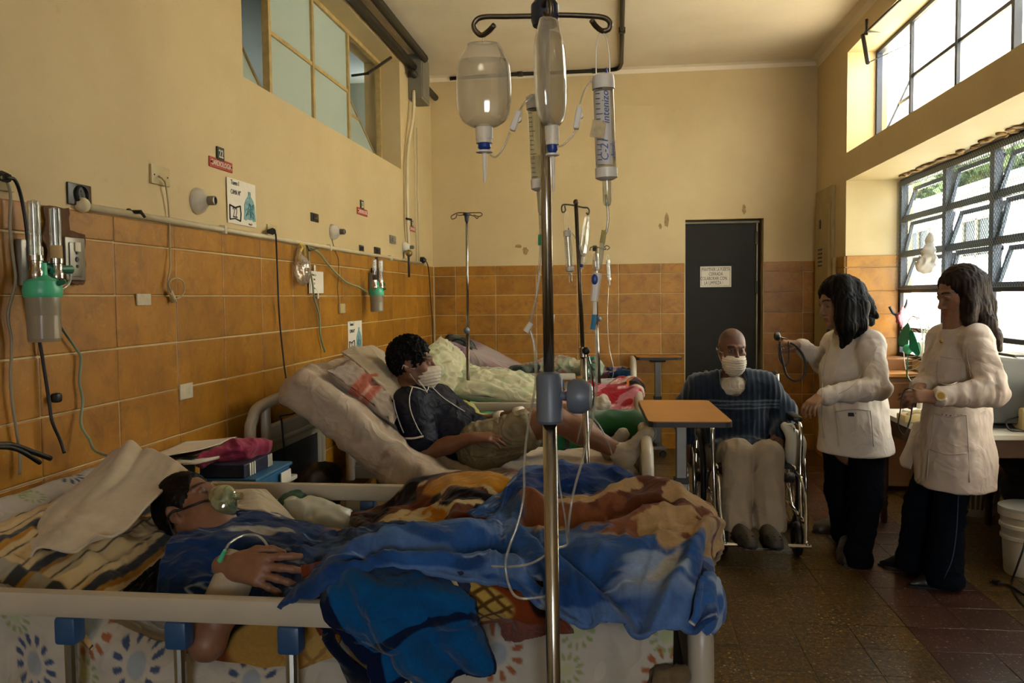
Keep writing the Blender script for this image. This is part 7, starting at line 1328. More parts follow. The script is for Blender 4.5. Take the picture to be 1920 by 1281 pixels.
# ---- big blue fleece blanket over the patient
rows = [
 [(458, 955, 2.24), (405, 974, 2.14), (356, 992, 2.03), (322, 1010, 1.93), (306, 1042, 1.86), (296, 1085, 1.80), (290, 1130, 1.76)],
 [(505, 957, 2.27), (470, 968, 2.14), (432, 985, 2.02), (404, 1015, 1.92), (388, 1055, 1.84), (376, 1095, 1.78), (372, 1140, 1.73)],
 [(575, 980, 2.30), (556, 983, 2.14), (536, 996, 2.00), (516, 1026, 1.90), (502, 1062, 1.82), (494, 1105, 1.76), (488, 1150, 1.71)],
 [(660, 998, 2.26), (642, 1000, 2.12), (625, 1008, 1.98), (606, 1028, 1.86), (584, 1060, 1.73), (566, 1100, 1.62), (552, 1146, 1.545)],
 [(730, 990, 2.06), (715, 990, 1.98), (702, 998, 1.88), (690, 1010, 1.77), (680, 1026, 1.66), (672, 1050, 1.58), (668, 1080, 1.54)],
 [(845, 976, 2.02), (832, 978, 1.95), (822, 986, 1.85), (812, 1000, 1.75), (804, 1018, 1.64), (798, 1042, 1.56), (796, 1070, 1.53)],
 [(930, 930, 2.22), (922, 955, 2.10), (918, 975, 1.98), (914, 995, 1.84), (910, 1020, 1.70), (906, 1056, 1.60), (905, 1088, 1.55)],
 [(985, 874, 2.42), (968, 900, 2.30), (962, 945, 2.14), (960, 985, 1.94), (958, 1018, 1.74), (962, 1070, 1.60), (972, 1110, 1.545)],
 [(1075, 868, 2.44), (1062, 905, 2.30), (1052, 940, 2.14), (1045, 982, 1.94), (1040, 1025, 1.74), (1046, 1090, 1.60), (1060, 1150, 1.54)],
 [(1165, 880, 2.44), (1158, 912, 2.30), (1150, 926, 2.14), (1138, 972, 1.96), (1128, 1022, 1.76), (1125, 1098, 1.60), (1132, 1170, 1.535)],
 [(1245, 922, 2.42), (1240, 926, 2.28), (1234, 926, 2.12), (1222, 958, 1.96), (1212, 1015, 1.78), (1208, 1100, 1.61), (1204, 1188, 1.535)],
 [(1310, 950, 2.34), (1306, 940, 2.22), (1300, 938, 2.08), (1290, 962, 1.94), (1282, 1018, 1.78), (1280, 1100, 1.62), (1284, 1176, 1.545)],
 [(1338, 985, 2.24), (1338, 968, 2.16), (1336, 968, 2.04), (1330, 985, 1.92), (1326, 1030, 1.78), (1328, 1100, 1.64), (1336, 1168, 1.56)],
 [(1345, 1060, 2.16), (1350, 1040, 2.08), (1348, 1030, 1.98), (1340, 1040, 1.90), (1336, 1070, 1.79), (1340, 1120, 1.67), (1346, 1160, 1.60)]]
net = [[A6(*q) for q in r] for r in rows]; NU, NV = 420, 190; G = patch(net, NU, NV); U_, V_ = np.meshgrid(np.linspace(0, 13, NU), np.linspace(0, 6, NV), indexing='ij'); N = gnormal(G); N *= np.sign(N[..., 2:3].mean())
def ridge_line(pts, amp, w_):
    """fold along a polyline given in (row, column) coordinates of the net"""
    P = np.array(spline([(a, b, 0) for a, b in pts], 8))[:, :2]; d = np.full(U_.shape, 9.)
    for a, b in zip(P[:-1], P[1:]):
        ba = b-a; t = np.clip(((U_-a[0])*ba[0]+(V_-a[1])*ba[1])/(ba@ba+1e-9), 0, 1); d = np.minimum(d, np.hypot((U_-a[0]-ba[0]*t)*1.3, V_-a[1]-ba[1]*t))
    return amp*np.exp(-(d/w_)**2)
F = np.zeros(U_.shape)
for pts, a, w_ in (([(3, 6), (4, 4.6), (5.5, 3.6), (7, 3.6)], .028, .55), ([(4, 5.6), (5.5, 5), (7, 4.9), (8, 5.4)], .022, .4), ([(4, 5.1), (5.5, 4.4), (7, 4.3)], -.022, .28), ([(7.2, 3.4), (8.2, 4.2), (9.2, 5.0), (10.2, 6)], -.030, .26), ([(7.3, 4.0), (8.4, 5.0), (9.5, 6)], .026, .3), ([(12.2, 2.6), (11.6, 3.8), (10.8, 5), (10.2, 6)], .030, .3), ([(12.4, 3.6), (11.9, 4.6), (11.2, 6)], -.026, .24), ([(7.4, 5.0), (8.2, 5.8), (8.6, 6)], -.022, .2),
        ([(7.2, 2.2), (8.5, 2.5), (9.6, 2.0), (10.5, 2.1)], .026, .32), ([(7.4, 2.8), (9, 3.0), (10.4, 2.6)], -.024, .24), ([(8.6, 3.3), (9.8, 3.2), (11, 2.9)], .016, .22), ([(7.6, 1.0), (8.4, 1.3), (8.8, 2.0)], -.024, .25), ([(6.6, 1.2), (7.2, 1.6), (7.5, 2.4)], .024, .25), ([(.6, 3.2), (1.4, 3.0), (2.4, 3.3), (3.2, 3.5)], .010, .3), ([(1.2, 4.2), (2.2, 4.6), (3.0, 4.4)], -.014, .3), ([(1.0, 5.0), (1.8, 3.9), (2.6, 3.4)], .012, .25), ([(9.0, 4.2), (10.2, 4.0), (11.6, 3.6)], .012, .22), ([(8.6, 4.6), (10.0, 4.7), (11.2, 4.6)], -.012, .22)): F += ridge_line(pts, a, w_)
uu, vv = uvm(G); q3 = np.stack([uu*6, vv*6, 0*uu], -1); F += .010*fbm(q3)*sstep(0, 1.5, U_)+.006*ridge(q3*2.3)+.004*ridge(np.stack([uu*22, vv*9, 0*uu+2], -1)+.6*fbm(q3)[..., None])*sstep(1, 3, U_)
G = G+N*F[..., None]
vu = vv
n1 = fbm(np.stack([uu*5, vv*22, 0*uu+3], -1)); n2 = fbm(np.stack([uu*9, vv*9, 0*uu+7], -1)); n3 = fbm(np.stack([uu*26, vv*26, 0*uu], -1))
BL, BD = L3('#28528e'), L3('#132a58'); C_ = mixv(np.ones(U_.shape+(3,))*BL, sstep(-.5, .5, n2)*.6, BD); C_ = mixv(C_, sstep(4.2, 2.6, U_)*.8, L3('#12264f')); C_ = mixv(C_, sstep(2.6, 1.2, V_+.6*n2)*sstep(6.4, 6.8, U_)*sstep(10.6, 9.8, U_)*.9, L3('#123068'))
st = sstep(.80, .95, 1-.12*np.abs(n3)-np.abs(fbm(np.stack([uu*4, vu*13, 0*uu+3], -1))-.12)*1.6)*sstep(-.1, .25, n2); C_ = mixv(C_, st*.7, L3('#94a6c2')); C_ = mixv(C_, sstep(.1, .6, n1)*sstep(3, 5, U_)*.30, L3('#7f9cc8')); C_ = mixv(C_, sstep(.25, .5, n1)*sstep(9, 10, U_)*sstep(3.9, 4.4, V_)*sstep(5.4, 4.9, V_)*.5, L3('#a9bcd8'))
Vb = np.interp(U_, [7, 8, 9, 10, 11, 12.5], [3.0, 3.2, 3.55, 3.95, 4.0, 3.9]); Va = np.interp(U_, [7, 8, 8.7, 9.3, 10], [1.9, 1.7, 1.3, .8, -1]); tan = sstep(Va-.06, Va+.06, V_+.12*n2+.12*n3)*sstep(Vb+.07, Vb-.07, V_+.12*n2+.2*n3)*sstep(7.1, 7.3, U_+.2*n2+.2*n3); C_ = mixv(C_, tan, L3('#a98c62'))
br = tan*sstep(.0, .10, .2*n3+fbm(np.stack([uu*11+2, vv*17, 0*uu], -1))+.40*np.exp(-((U_-8.9)/1.5)**2-((V_-2.9)/.55)**2)-.24); C_ = mixv(C_, br*.85, L3('#6b2f16')); C_ = mixv(C_, tan*(br > .6)*sstep(.1, .4, n3+n2)*.6, L3('#3a1510'))
t2 = sstep(2.4, 2.9, U_)*sstep(4.6, 3.9, U_)*sstep(1.2, .5, V_+.3*n2); C_ = mixv(C_, t2*.9, L3('#b08040')); C_ = mixv(C_, t2*sstep(.1, .4, n2)*.8, L3('#5a2812'))
for (a, b), l_ in (((5.2, 2.6), .55), ((10.6, 4.5), .3), ((1.6, 2.3), .4)): d_ = np.hypot((U_-a)/l_/1.6, (V_-b+.25*np.sin((U_-a)*3))/.18); C_ = mixv(C_, sstep(1.1, .6, d_+.3*n3)*.7, L3('#b9b3a6'))
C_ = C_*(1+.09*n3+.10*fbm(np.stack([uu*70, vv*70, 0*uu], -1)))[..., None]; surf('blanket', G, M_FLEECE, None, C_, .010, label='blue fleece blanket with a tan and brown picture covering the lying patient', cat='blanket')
# folds of the same blanket hanging over the foot end
net = [[A6(1310, 1080, 1.64), A6(1330, 1085, 1.70), A6(1342, 1105, 1.78)], [A6(1306, 1120, 1.58), A6(1335, 1122, 1.64), A6(1346, 1138, 1.76)], [A6(1304, 1150, 1.56), A6(1330, 1164, 1.62), A6(1342, 1162, 1.74)], [A6(1295, 1170, 1.56), A6(1315, 1180, 1.62), A6(1328, 1178, 1.70)]]
net = [[q+np.array((.0, 0, 0)) for q in r] for r in net]; G = patch(net, 50, 40); N = gnormal(G); N *= np.sign(-N[..., 1:2].mean()); u2, v2 = uvm(G); G = G+N*(.007*np.sin(v2*60+4*fbm(np.stack([u2*8, v2*8, 0*u2], -1))))[..., None]; cc = mixv(np.ones(G.shape)*L3('#345f9c'), sstep(.1, .5, fbm(np.stack([u2*14, v2*14, 0*u2], -1))), L3('#8fa6c8')); cc = mixv(cc, sstep(.9, .97, np.linspace(0, 1, 50))[:, None]*np.ones(40), L3('#c9c0ae')); surf('blanket_corner', G, M_FLEECE, bpy.data.objects['blanket'], cc, .012)
# ---- second, patterned blanket underneath (cream, brown, yellow)
def patt(u, v, s=0.):
    n = fbm(np.stack([u*8+s, v*8, 0*u], -1)); m_ = fbm(np.stack([u*13+4+s, v*13, 0*u], -1)); C_ = np.ones(u.shape+(3,))*L3('#b3a277'); C_ = mixv(C_, sstep(.04, .08, n), L3('#5f2f12')); C_ = mixv(C_, sstep(.10, .14, m_)*sstep(-.05, .02, n), L3('#140d0a')); C_ = mixv(C_, sstep(.22, .26, -n)*sstep(.0, .05, m_), L3('#a8701c')); return C_
net = [[A6(655, 990, 2.50), A6(690, 960, 2.45), A6(745, 935, 2.48), A6(800, 905, 2.52), A6(862, 890, 2.50), A6(925, 893, 2.46), A6(965, 905, 2.40)], [A6(650, 1005, 2.36), A6(700, 985, 2.30), A6(752, 968, 2.30), A6(810, 945, 2.32), A6(862, 920, 2.32), A6(915, 915, 2.32), A6(955, 930, 2.30)], [A6(665, 1015, 2.2), A6(715, 1003, 2.12), A6(765, 990, 2.12), A6(815, 975, 2.14), A6(862, 955, 2.16), A6(905, 945, 2.18), A6(945, 960, 2.2)], [A6(680, 1025, 2.05), A6(730, 1015, 1.98), A6(780, 1005, 1.96), A6(830, 995, 1.96), A6(870, 985, 1.98), A6(905, 985, 2.02), A6(940, 1000, 2.06)]]
G = patch(net, 90, 130); N = gnormal(G); N *= np.sign(N[..., 2:3].mean()); u2, v2 = uvm(G); G = G+N*(.018*ridge(np.stack([u2*5, v2*7, 0*u2], -1))+.008*fbm(np.stack([u2*16, v2*16, 0*u2], -1)))[..., None]; C_ = patt(u2, v2); C_ = mixv(C_, sstep(.22, .10, v2)[...]*.9*sstep(-.2, .3, fbm(np.stack([u2*9, v2*9, 0*u2+5], -1))+.3), L3('#1a0f0a')); C_ = mixv(C_, sstep(.12, .10, np.hypot(u2-.10, (v2-.46)*.8)+.06*fbm(np.stack([u2*10, v2*10, 0*u2], -1)))*.9, L3('#b98420'))
surf('patterned_blanket', G, M_FLEECE, None, C_, .010, label='cream blanket with brown and yellow figures bunched behind the blue blanket', cat='blanket')
# its dark hanging part below the rolled blue edge
net = [[A6(560, 1060, 1.66), A6(660, 1050, 1.62), A6(760, 1048, 1.61), A6(860, 1052, 1.60), A6(960, 1075, 1.60), A6(1050, 1110, 1.60)], [A6(570, 1110, 1.63), A6(670, 1090, 1.60), A6(770, 1085, 1.585), A6(860, 1085, 1.575), A6(950, 1105, 1.575), A6(1060, 1150, 1.585)], [A6(580, 1150, 1.63), A6(690, 1130, 1.60), A6(790, 1128, 1.58), A6(870, 1126, 1.57), A6(945, 1135, 1.575), A6(1070, 1170, 1.60)], [A6(600, 1190, 1.64), A6(710, 1180, 1.61), A6(800, 1172, 1.60), A6(880, 1165, 1.59), A6(940, 1160, 1.60), A6(1075, 1180, 1.62)]]
G = patch(net, 70, 170); N = gnormal(G); N *= np.sign(-N[..., 1:2].mean()); u2, v2 = uvm(G); G = G+N*(.012*ridge(np.stack([u2*6, v2*9, 0*u2], -1)))[..., None]; C_ = mixv(np.ones(G.shape)*L3('#6b2f12'), sstep(.1, .3, fbm(np.stack([u2*8, v2*8, 0*u2], -1))), L3('#1a100c')); el = sstep(1.05, .9, np.hypot((u2-.085)/.04, (v2-.37)/.085)); lat = np.maximum(sstep(.30, .42, np.abs(((u2+v2*.6)*38 % 1)-.5)), sstep(.30, .42, np.abs(((u2-v2*.6)*38 % 1)-.5))); C_ = mixv(C_, el, L3('#a08440')); C_ = mixv(C_, el*lat*.9, L3('#3a1a0c')); C_ = mixv(C_, sstep(.16, .20, v2)*sstep(.24, .2, v2)*.6, L3('#14203a')); surf('orange_blanket', G, M_FLEECE, None, C_, .008, label='orange and brown blanket with a net figure under the rolled blue blanket edge', cat='blanket')
T(spline([A6(834, 1060, 1.565), A6(846, 1078, 1.555), A6(858, 1098, 1.553), A6(872, 1122, 1.56)], 6), .0065, 7).build('cream_hem', mat('cream_binding', '#a8966a', .9), bpy.data.objects['orange_blanket'], smooth=180); T(spline([A6(846, 1058, 1.57), A6(860, 1078, 1.562), A6(872, 1100, 1.56), A6(884, 1118, 1.565)], 6), [.010+.004*math.sin(k*.17) for k in range(19)], 8).build('navy_fold', mat('navy_fleece', '#121d38', .95), bpy.data.objects['orange_blanket'], smooth=180)
sculpted('rolled_rug', Sculpt().cap(A6(1235, 1275, 1.63), A6(1275, 1268, 1.63), .022, .02, .02), M_FLEECE, None, .006, default='#6a5a44', disp=lambda V: .006*ridge(V*40), label='small brown fleece roll showing under the sheet beside the foot panel', cat='blanket')
# pinkish rag on the sheet
net = [[A6(930, 1140, 1.61), A6(985, 1128, 1.60), A6(1025, 1150, 1.60)], [A6(935, 1165, 1.60), A6(985, 1165, 1.585), A6(1025, 1170, 1.60)], [A6(950, 1195, 1.62), A6(985, 1190, 1.60), A6(1022, 1185, 1.61)]]; G = patch(net, 40, 50); N = gnormal(G); N *= np.sign(-N[..., 1:2].mean()); u2, v2 = uvm(G); G = G+N*(.010*ridge(np.stack([u2*25, v2*14, 0*u2], -1))+.004*fbm(np.stack([u2*70, v2*70, 0*u2], -1)))[..., None]; surf('pink_rag', G, M_FLEECE, None, np.ones(G.shape)*L3('#6a4038'), .006, label='crumpled pinkish brown rag tucked above the daisy sheet', cat='cloth')
# yellow brown blanket below the rail at the left
net = [[A6(352, 1150, 1.70), A6(420, 1140, 1.68), A6(500, 1135, 1.67), A6(590, 1130, 1.66), A6(640, 1130, 1.66)], [A6(345, 1200, 1.69), A6(420, 1195, 1.685), A6(500, 1190, 1.68), A6(580, 1190, 1.675), A6(640, 1190, 1.675)], [A6(340, 1240, 1.69), A6(420, 1240, 1.68), A6(500, 1235, 1.675), A6(570, 1235, 1.67), A6(630, 1230, 1.675)], [A6(335, 1300, 1.66), A6(420, 1310, 1.685), A6(500, 1310, 1.675), A6(560, 1300, 1.675), A6(620, 1290, 1.685)]]
G = patch(net, 110, 130); N = gnormal(G); N *= np.sign(-N[..., 1:2].mean()); u2, v2 = uvm(G); G = G+N*(.016*ridge(np.stack([u2*7, v2*5, 0*u2+2], -1))-.012)[..., None]; C_ = patt(u2*1.3, v2*1.3, 9.); lat = np.maximum(sstep(.36, .44, np.abs(((u2+v2)*16 % 1)-.5)), sstep(.36, .44, np.abs(((u2-v2)*16 % 1)-.5))); C_ = mixv(C_, sstep(-.1, .1, fbm(np.stack([u2*4, v2*4, 0*u2], -1))+(u2-.10)*4)*.85, L3('#a07c3c')); C_ = mixv(C_, lat*.45*sstep(.05, .12, u2)*sstep(-.1, .2, fbm(np.stack([u2*6, v2*6, 0*u2+1], -1))), L3('#3d2210')); surf('yellow_blanket', G, M_FLEECE, None, C_, .008, label='yellow brown checked blanket bunched behind the near rail posts', cat='blanket')
# ---- bright blue fleece jacket with navy binding hung over the rail
net = [[A6(598, 1088, 1.585), A6(640, 1074, 1.585), A6(705, 1070, 1.59), A6(780, 1076, 1.59), A6(838, 1088, 1.58), A6(866, 1104, 1.575)], [A6(604, 1130, 1.525), A6(650, 1115, 1.515), A6(712, 1105, 1.51), A6(785, 1105, 1.515), A6(845, 1115, 1.525), A6(880, 1130, 1.54)], [A6(620, 1175, 1.515), A6(668, 1165, 1.50), A6(725, 1155, 1.50), A6(792, 1145, 1.505), A6(850, 1145, 1.515), A6(893, 1155, 1.53)], [A6(655, 1215, 1.515), A6(700, 1208, 1.50), A6(745, 1200, 1.495), A6(805, 1190, 1.50), A6(860, 1185, 1.51), A6(905, 1190, 1.53)], [A6(690, 1250, 1.52), A6(735, 1252, 1.50), A6(775, 1250, 1.495), A6(825, 1240, 1.50), A6(872, 1232, 1.51), A6(915, 1228, 1.53)], [A6(720, 1275, 1.525), A6(760, 1284, 1.505), A6(800, 1284, 1.50), A6(845, 1276, 1.505), A6(885, 1266, 1.515), A6(924, 1258, 1.53)]]
G = patch(net, 150, 150); u1, v1 = np.meshgrid(np.linspace(0, 1, 150), np.linspace(0, 1, 150), indexing='ij'); N = gnormal(G); N *= np.sign(-N[..., 1:2].mean()); G = G+N*(.018*np.sin(v1*13+u1*3+2*np.sin(u1*4))*sstep(.1, .6, u1)+.014*np.exp(-((v1-.25-.3*u1)/.06)**2)-.016*np.exp(-((u1-.62-.25*(.6-v1))/.05)**2)+.007*fbm(np.stack([u1*7, v1*7, 0*u1], -1)))[..., None]
C_ = mixv(np.ones(G.shape)*L3('#0a4a80'), sstep(-.3, .5, fbm(np.stack([u1*4, v1*4, 0*u1], -1)))*.3, L3('#083660')); edge = np.maximum(np.maximum(sstep(.955, .965, u1), sstep(.965, .975, v1)), sstep(.07, .06, np.abs(v1-.02-.0*u1))); mid = sstep(.034, .026, np.abs(u1-.60+.28*(v1-.3)))*sstep(.1, .14, v1)*.95; sl = sstep(.02, .014, np.abs(v1-.30-.0*u1))*sstep(.62, .66, u1); C_ = mixv(C_, np.maximum(np.maximum(edge, mid), sl), L3('#0b1530')); surf('fleece_jacket', G, M_FLEECE, None, C_, .010, label='bright blue fleece jacket with navy binding hung over the near bed rail', cat='jacket')
net = [[A6(598, 1095, 1.60), A6(590, 1120, 1.59), A6(596, 1150, 1.585)], [A6(610, 1160, 1.57), A6(615, 1200, 1.565), A6(640, 1210, 1.56)], [A6(640, 1230, 1.56), A6(660, 1250, 1.555), A6(700, 1262, 1.55)], [A6(660, 1275, 1.57), A6(700, 1285, 1.56), A6(740, 1290, 1.555)]]; G = patch(net, 60, 40); N = gnormal(G); N *= np.sign(-N[..., 1:2].mean()); u2, v2 = uvm(G); G = G+N*(.01*ridge(np.stack([u2*9, v2*14, 0*u2], -1)))[..., None]; surf('lining', G, M_FLEECE, bpy.data.objects['fleece_jacket'], np.ones(G.shape)*L3('#0b1226'), .008)
# white pad between pillow and neck, dark collar under the patient, plastic bags by the far rail
pillow('dark_shirt', 'black garment edge under the lying patient shoulder', A6(300, 1085, 1.90), (.9, -.1, -.3), (.15, 1, .25), .035, .13, .035, lambda X, Y, U, V: np.ones(X.shape+(3,))*L3('#0c0b0d'), n=40, cat='shirt', wr_=.01)
net = [[A6(428, 925, 2.42), A6(480, 935, 2.42), A6(520, 958, 2.40), A6(545, 985, 2.38)], [A6(420, 938, 2.32), A6(468, 948, 2.32), A6(508, 968, 2.32), A6(540, 990, 2.32)], [A6(425, 960, 2.24), A6(470, 975, 2.22), A6(505, 985, 2.24), A6(538, 1000, 2.26)]]; G = patch(net, 40, 50); N = gnormal(G); N *= np.sign(N[..., 2:3].mean()); u2, v2 = uvm(G); G = G+N*(.02+.012*ridge(np.stack([u2*6, v2*6, 0*u2], -1)))[..., None]; surf('white_cloth', G, M_CLOTH, None, np.ones(G.shape)*L3('#b3a68f'), .006, label='white cloth lying behind the oxygen mask on the front bed', cat='cloth')
sc = Sculpt().ell(A6(575, 965, 2.48), (.085, .06, .05), k=.04).ell(A6(630, 978, 2.46), (.06, .05, .04), k=.04).cap(A6(560, 945, 2.5), A6(600, 950, 2.5), .03, .03, .03); sculpted('plastic_bag', sc, mat('milky_film', '#aeb0a2', .35, var=.08), None, .007, disp=lambda V: .014*(ridge(V*16)-.3), label='translucent white plastic bag lying by the far rail of the front bed', cat='bag')
sc = Sculpt().ell(A6(548, 940, 2.60), (.05, .03, .035), k=.03).ell(A6(525, 955, 2.58), (.03, .03, .04), k=.03); sculpted('plastic_bag', sc, mat('green_film_bag', '#3f6b58', .3, var=.3, vs=30), None, .006, disp=lambda V: .012*(ridge(V*22)-.3), label='small crumpled green plastic bag under the far rail of the front bed', cat='bag')
# between first and second bed: dark bag and red cloth under the second headboard
sc = Sculpt().ell((-1.40, 3.72, .52), (.10, .14, .16), k=.05).cap((-1.38, 3.62, .62), (-1.36, 3.82, .62), .05, .05, .04); sculpted('dark_bag', sc, mat('brown_black_bag', '#231b18', .6, var=.2), None, .010, disp=lambda V: .01*ridge(V*9), label='dark brown bag hanging by the headboard of the second bed', cat='bag')
sc = Sculpt().ell((-1.02, 3.75, .50), (.10, .06, .035), k=.03).ell((-.95, 3.72, .49), (.07, .06, .03), k=.03); sculpted('red_cloth', sc, M_CLOTH, None, .008, default='#7a2716', disp=lambda V: .012*ridge(V*14), label='dull red cloth lying in the frame under the second mattress', cat='cloth')
# ---- second bed: pillow behind the young man
def pk(X, Y, U, V): C_ = np.ones(X.shape+(3,))*L3('#a09183'); C_ = mixv(C_, sstep(.03, .04, X+.10)*sstep(.03, .02, X-.02)*sstep(.0, -.02, Y-.06), L3('#a8604e')); return mixv(C_, sstep(.012, .008, np.abs(X-.0))*.6, L3('#c9a894'))
pillow('pillow', 'thin beige pillow with a faded pink band behind the young patient', (-1.19, 4.02, 1.03), (.72, .1, -.60), (.1, 1, 0), .20, .30, .075, pk, n=80, wr_=.016, seed=3)
net = [[at(640, 660, 3.9), at(680, 652, 4.1), at(715, 660, 4.3)], [at(690, 705, 3.85), at(715, 690, 4.0), at(738, 690, 4.2)], [at(735, 755, 3.84), at(748, 740, 3.95), at(762, 735, 4.1)]]; G = patch(net, 50, 40); N = gnormal(G); N *= np.sign(N[..., 2:3].mean()); u2, v2 = uvm(G); G = G+N*(.006+.010*ridge(np.stack([u2*5, v2*8, 0*u2], -1)))[..., None]; surf('folded_sheet', G, M_CLOTH, None, np.ones(G.shape)*L3('#a69880'), .008, label='cream folded sheet over the top of the raised second mattress', cat='sheet')
# ---- third bed: two pale pillows, pink picture blanket, green blanket
yel = lambda X, Y, U, V: mixv(np.ones(X.shape+(3,))*L3('#b7b494'), sstep(.15, .4, fbm(np.stack([X*14, Y*14, 0*X], -1)))*.5, L3('#c9a04a' if False else '#9fae86'))
pillow('pillow', 'pale yellow pillow leaning upright beside the young patient head', at(838, 700, 5.35), (.62, 0, -.72), (.15, 1, .25), .24, .30, .10, yel, n=70, wr_=.016, seed=5); pillow('pillow', 'second pale yellow pillow lying flat on the green sheet of the third bed', at(925, 724, 5.35), (.95, .05, -.12), (-.1, 1, .25), .34, .24, .085, yel, n=70, wr_=.018, seed=9)
sc = Sculpt().cap(at(870, 775, 4.75), at(955, 770, 4.85), .03, .03, .05).ell(at(915, 775, 4.8), (.16, .05, .03), k=.04); sculpted('yellow_cloth', Sculpt().cap(at(868, 760, 4.92), at(905, 790, 4.8), .04, .03, .05).cap(at(905, 790, 4.8), at(940, 800, 4.75), .03, .02, .05), M_CLOTH, None, .010, default='#a09a58', disp=lambda V: .012*ridge(V*12), label='yellow cloth beside the young patient hip', cat='cloth')
net = [[at(1075, 725, 5.75), at(1120, 722, 5.8), at(1160, 715, 5.8), at(1185, 712, 5.8), at(1198, 715, 5.7)], [at(1050, 740, 5.45), at(1100, 738, 5.5), at(1150, 728, 5.5), at(1190, 718, 5.5), at(1203, 735, 5.45)], [at(1040, 765, 5.15), at(1085, 762, 5.15), at(1140, 758, 5.15), at(1188, 745, 5.2), at(1204, 760, 5.2)], [at(1035, 800, 5.0), at(1085, 800, 4.98), at(1140, 800, 4.98), at(1185, 785, 5.0), at(1196, 800, 5.1)]]
G = patch(net, 90, 110); N = gnormal(G); N *= np.sign(N[..., 2:3].mean()); u2, v2 = uvm(G); n_ = fbm(np.stack([u2*9, v2*9, 0*u2], -1)); m_ = fbm(np.stack([u2*13, v2*13, 0*u2+4], -1)); G = G+N*(.02*ridge(np.stack([u2*4, v2*5, 0*u2], -1))+.008*m_)[..., None]; C_ = np.ones(G.shape)*L3('#b8707e'); C_ = mixv(C_, sstep(.0, .1, n_), L3('#8c1620')); C_ = mixv(C_, sstep(.14, .2, m_)*sstep(.0, -.1, n_), L3('#c8bba6')); C_ = mixv(C_, sstep(.14, .10, np.hypot(u2-.30, v2-.52)+.05*m_), L3('#c2701a')); C_ = mixv(C_, sstep(.15, .11, np.hypot(u2-.30, v2-.52)+.05*m_)*sstep(.10, .2, np.abs(n_)), L3('#1c0f0a')); C_ = mixv(C_, sstep(.14, .20, v2)*sstep(.26, .2, v2)*sstep(.35, .42, u2), L3('#b08a1e')); st_ = sstep(.62, .64, v2); C_ = mixv(C_, st_*(np.sin(u2*75+2*n_) > .1), L3('#8f1a44')); C_ = mixv(C_, st_*(np.sin(u2*75+2*n_) < -.6), L3('#c9b8ae'))
surf('picture_blanket', G, M_FLEECE, None, C_, .012, label='pink and red blanket with an orange picture bunched on the third bed', cat='blanket')
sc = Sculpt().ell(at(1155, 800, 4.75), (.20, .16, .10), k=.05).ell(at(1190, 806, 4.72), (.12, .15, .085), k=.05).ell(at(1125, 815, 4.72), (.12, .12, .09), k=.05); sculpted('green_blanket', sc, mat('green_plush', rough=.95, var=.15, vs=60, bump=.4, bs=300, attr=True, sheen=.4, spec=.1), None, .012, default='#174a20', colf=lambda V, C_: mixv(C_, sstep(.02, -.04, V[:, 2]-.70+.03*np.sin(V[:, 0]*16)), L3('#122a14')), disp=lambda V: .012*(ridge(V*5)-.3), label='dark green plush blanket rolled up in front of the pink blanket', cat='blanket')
sc = Sculpt().ell(at(1128, 757, 5.0), (.05, .05, .05), k=.03).ell(at(1112, 775, 4.98), (.04, .04, .05), k=.03); sculpted('white_cloth', sc, M_CLOTH, None, .008, default='#bdb09a', disp=lambda V: .012*ridge(V*18), label='crumpled white cloth beside the pink picture blanket', cat='cloth')
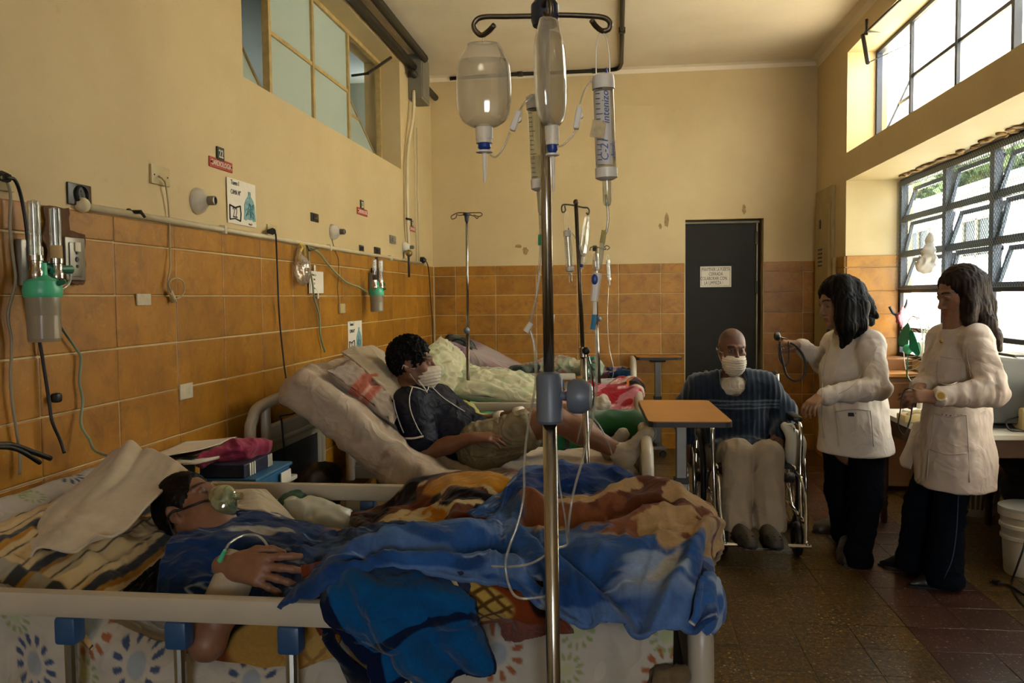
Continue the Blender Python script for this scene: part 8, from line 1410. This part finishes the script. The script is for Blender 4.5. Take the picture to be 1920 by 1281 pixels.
# ---- farthest bed: dark bag, heap of clothes, blue cloth
sc = Sculpt().ell(at(862, 652, 7.1), (.12, .12, .09), k=.05).cap(at(845, 645, 7.1), at(880, 665, 7.1), .08, .07, .05); o = sculpted('travel_bag', sc, mat('black_bag', rough=.6, var=.2, vs=20, attr=True), None, .010, default='#14120f', colf=lambda V, C_: mixv(C_, sstep(.0, .2, fbm(V*14)), L3('#4d5a58')), disp=lambda V: .012*ridge(V*11), label='black bag with grey pattern lying on the raised lilac mattress', cat='bag'); T(spline([at(840, 645, 7.0), at(860, 636, 6.98), at(880, 650, 6.98), at(890, 672, 6.98)], 5), .009, 6).build('strap', M_BLK, o, smooth=180)
def heap(label, P, col, seed, cat='clothes', name='clothes'):
    s = Sculpt()
    for a, r in P: s.ell(a, r, k=.04)
    def cf(V, C_):
        n = fbm(V*15+seed); m = fbm(V*11+seed*3)
        for k, (c, lo) in enumerate(col[1:]): C_ = mixv(C_, sstep(lo, lo+.08, n if k % 2 else m), L3(c))
        return C_
    return sculpted(name, s, M_CLOTH, None, .010, default=col[0], colf=cf, disp=lambda V: .016*(ridge(V*13+seed)-.3), label=label, cat=cat)
heap('heap of green and pink patterned clothes on the farthest bed', [(at(1045, 685, 7.1), (.18, .14, .08)), (at(1000, 692, 7.1), (.14, .12, .05)), (at(1085, 690, 7.1), (.10, .12, .06))], ['#8b8a72', ('#5f7d62', .05), ('#9a6a5e', .12), ('#a8a184', .25)], 1)
heap('small dark green cloth left of the patterned clothes heap', [(at(975, 695, 7.0), (.11, .08, .04)), (at(1003, 688, 7.0), (.05, .05, .04))], ['#25332c', ('#5a5f52', .2)], 4, 'cloth', 'dark_cloth')
heap('teal patterned cloth hanging behind the leaning drip stand', [(at(1112, 690, 6.95), (.09, .08, .09))], ['#2f6a5c', ('#8f9a84', .1), ('#a8705e', .3)], 6, 'cloth', 'teal_cloth')
heap('dark blue cloth with pink fringe at the foot of the farthest bed', [(at(1150, 700, 7.1), (.14, .12, .06)), (at(1170, 703, 7.05), (.08, .1, .05))], ['#10304f', ('#0b2038', .0), ('#8f6a66', .38)], 8, 'cloth', 'blue_cloth')
net = [[at(1060, 716, 6.85), at(1110, 712, 6.86), at(1175, 708, 6.88)], [at(1058, 735, 6.84), at(1112, 732, 6.83), at(1178, 725, 6.85)], [at(1060, 750, 6.84), at(1115, 748, 6.83), at(1180, 742, 6.85)]]; G = patch(net, 30, 60); u2, v2 = uvm(G); N = gnormal(G); N *= np.sign(-N[..., 1:2].mean()); G = G+N*(.012*ridge(np.stack([u2*8, v2*8, 0*u2], -1)))[..., None]; surf('bed_sheet', G, M_CLOTH, None, np.ones(G.shape)*L3('#9c948c'), .006, label='pale grey sheet edge hanging on the farthest bed', cat='sheet')
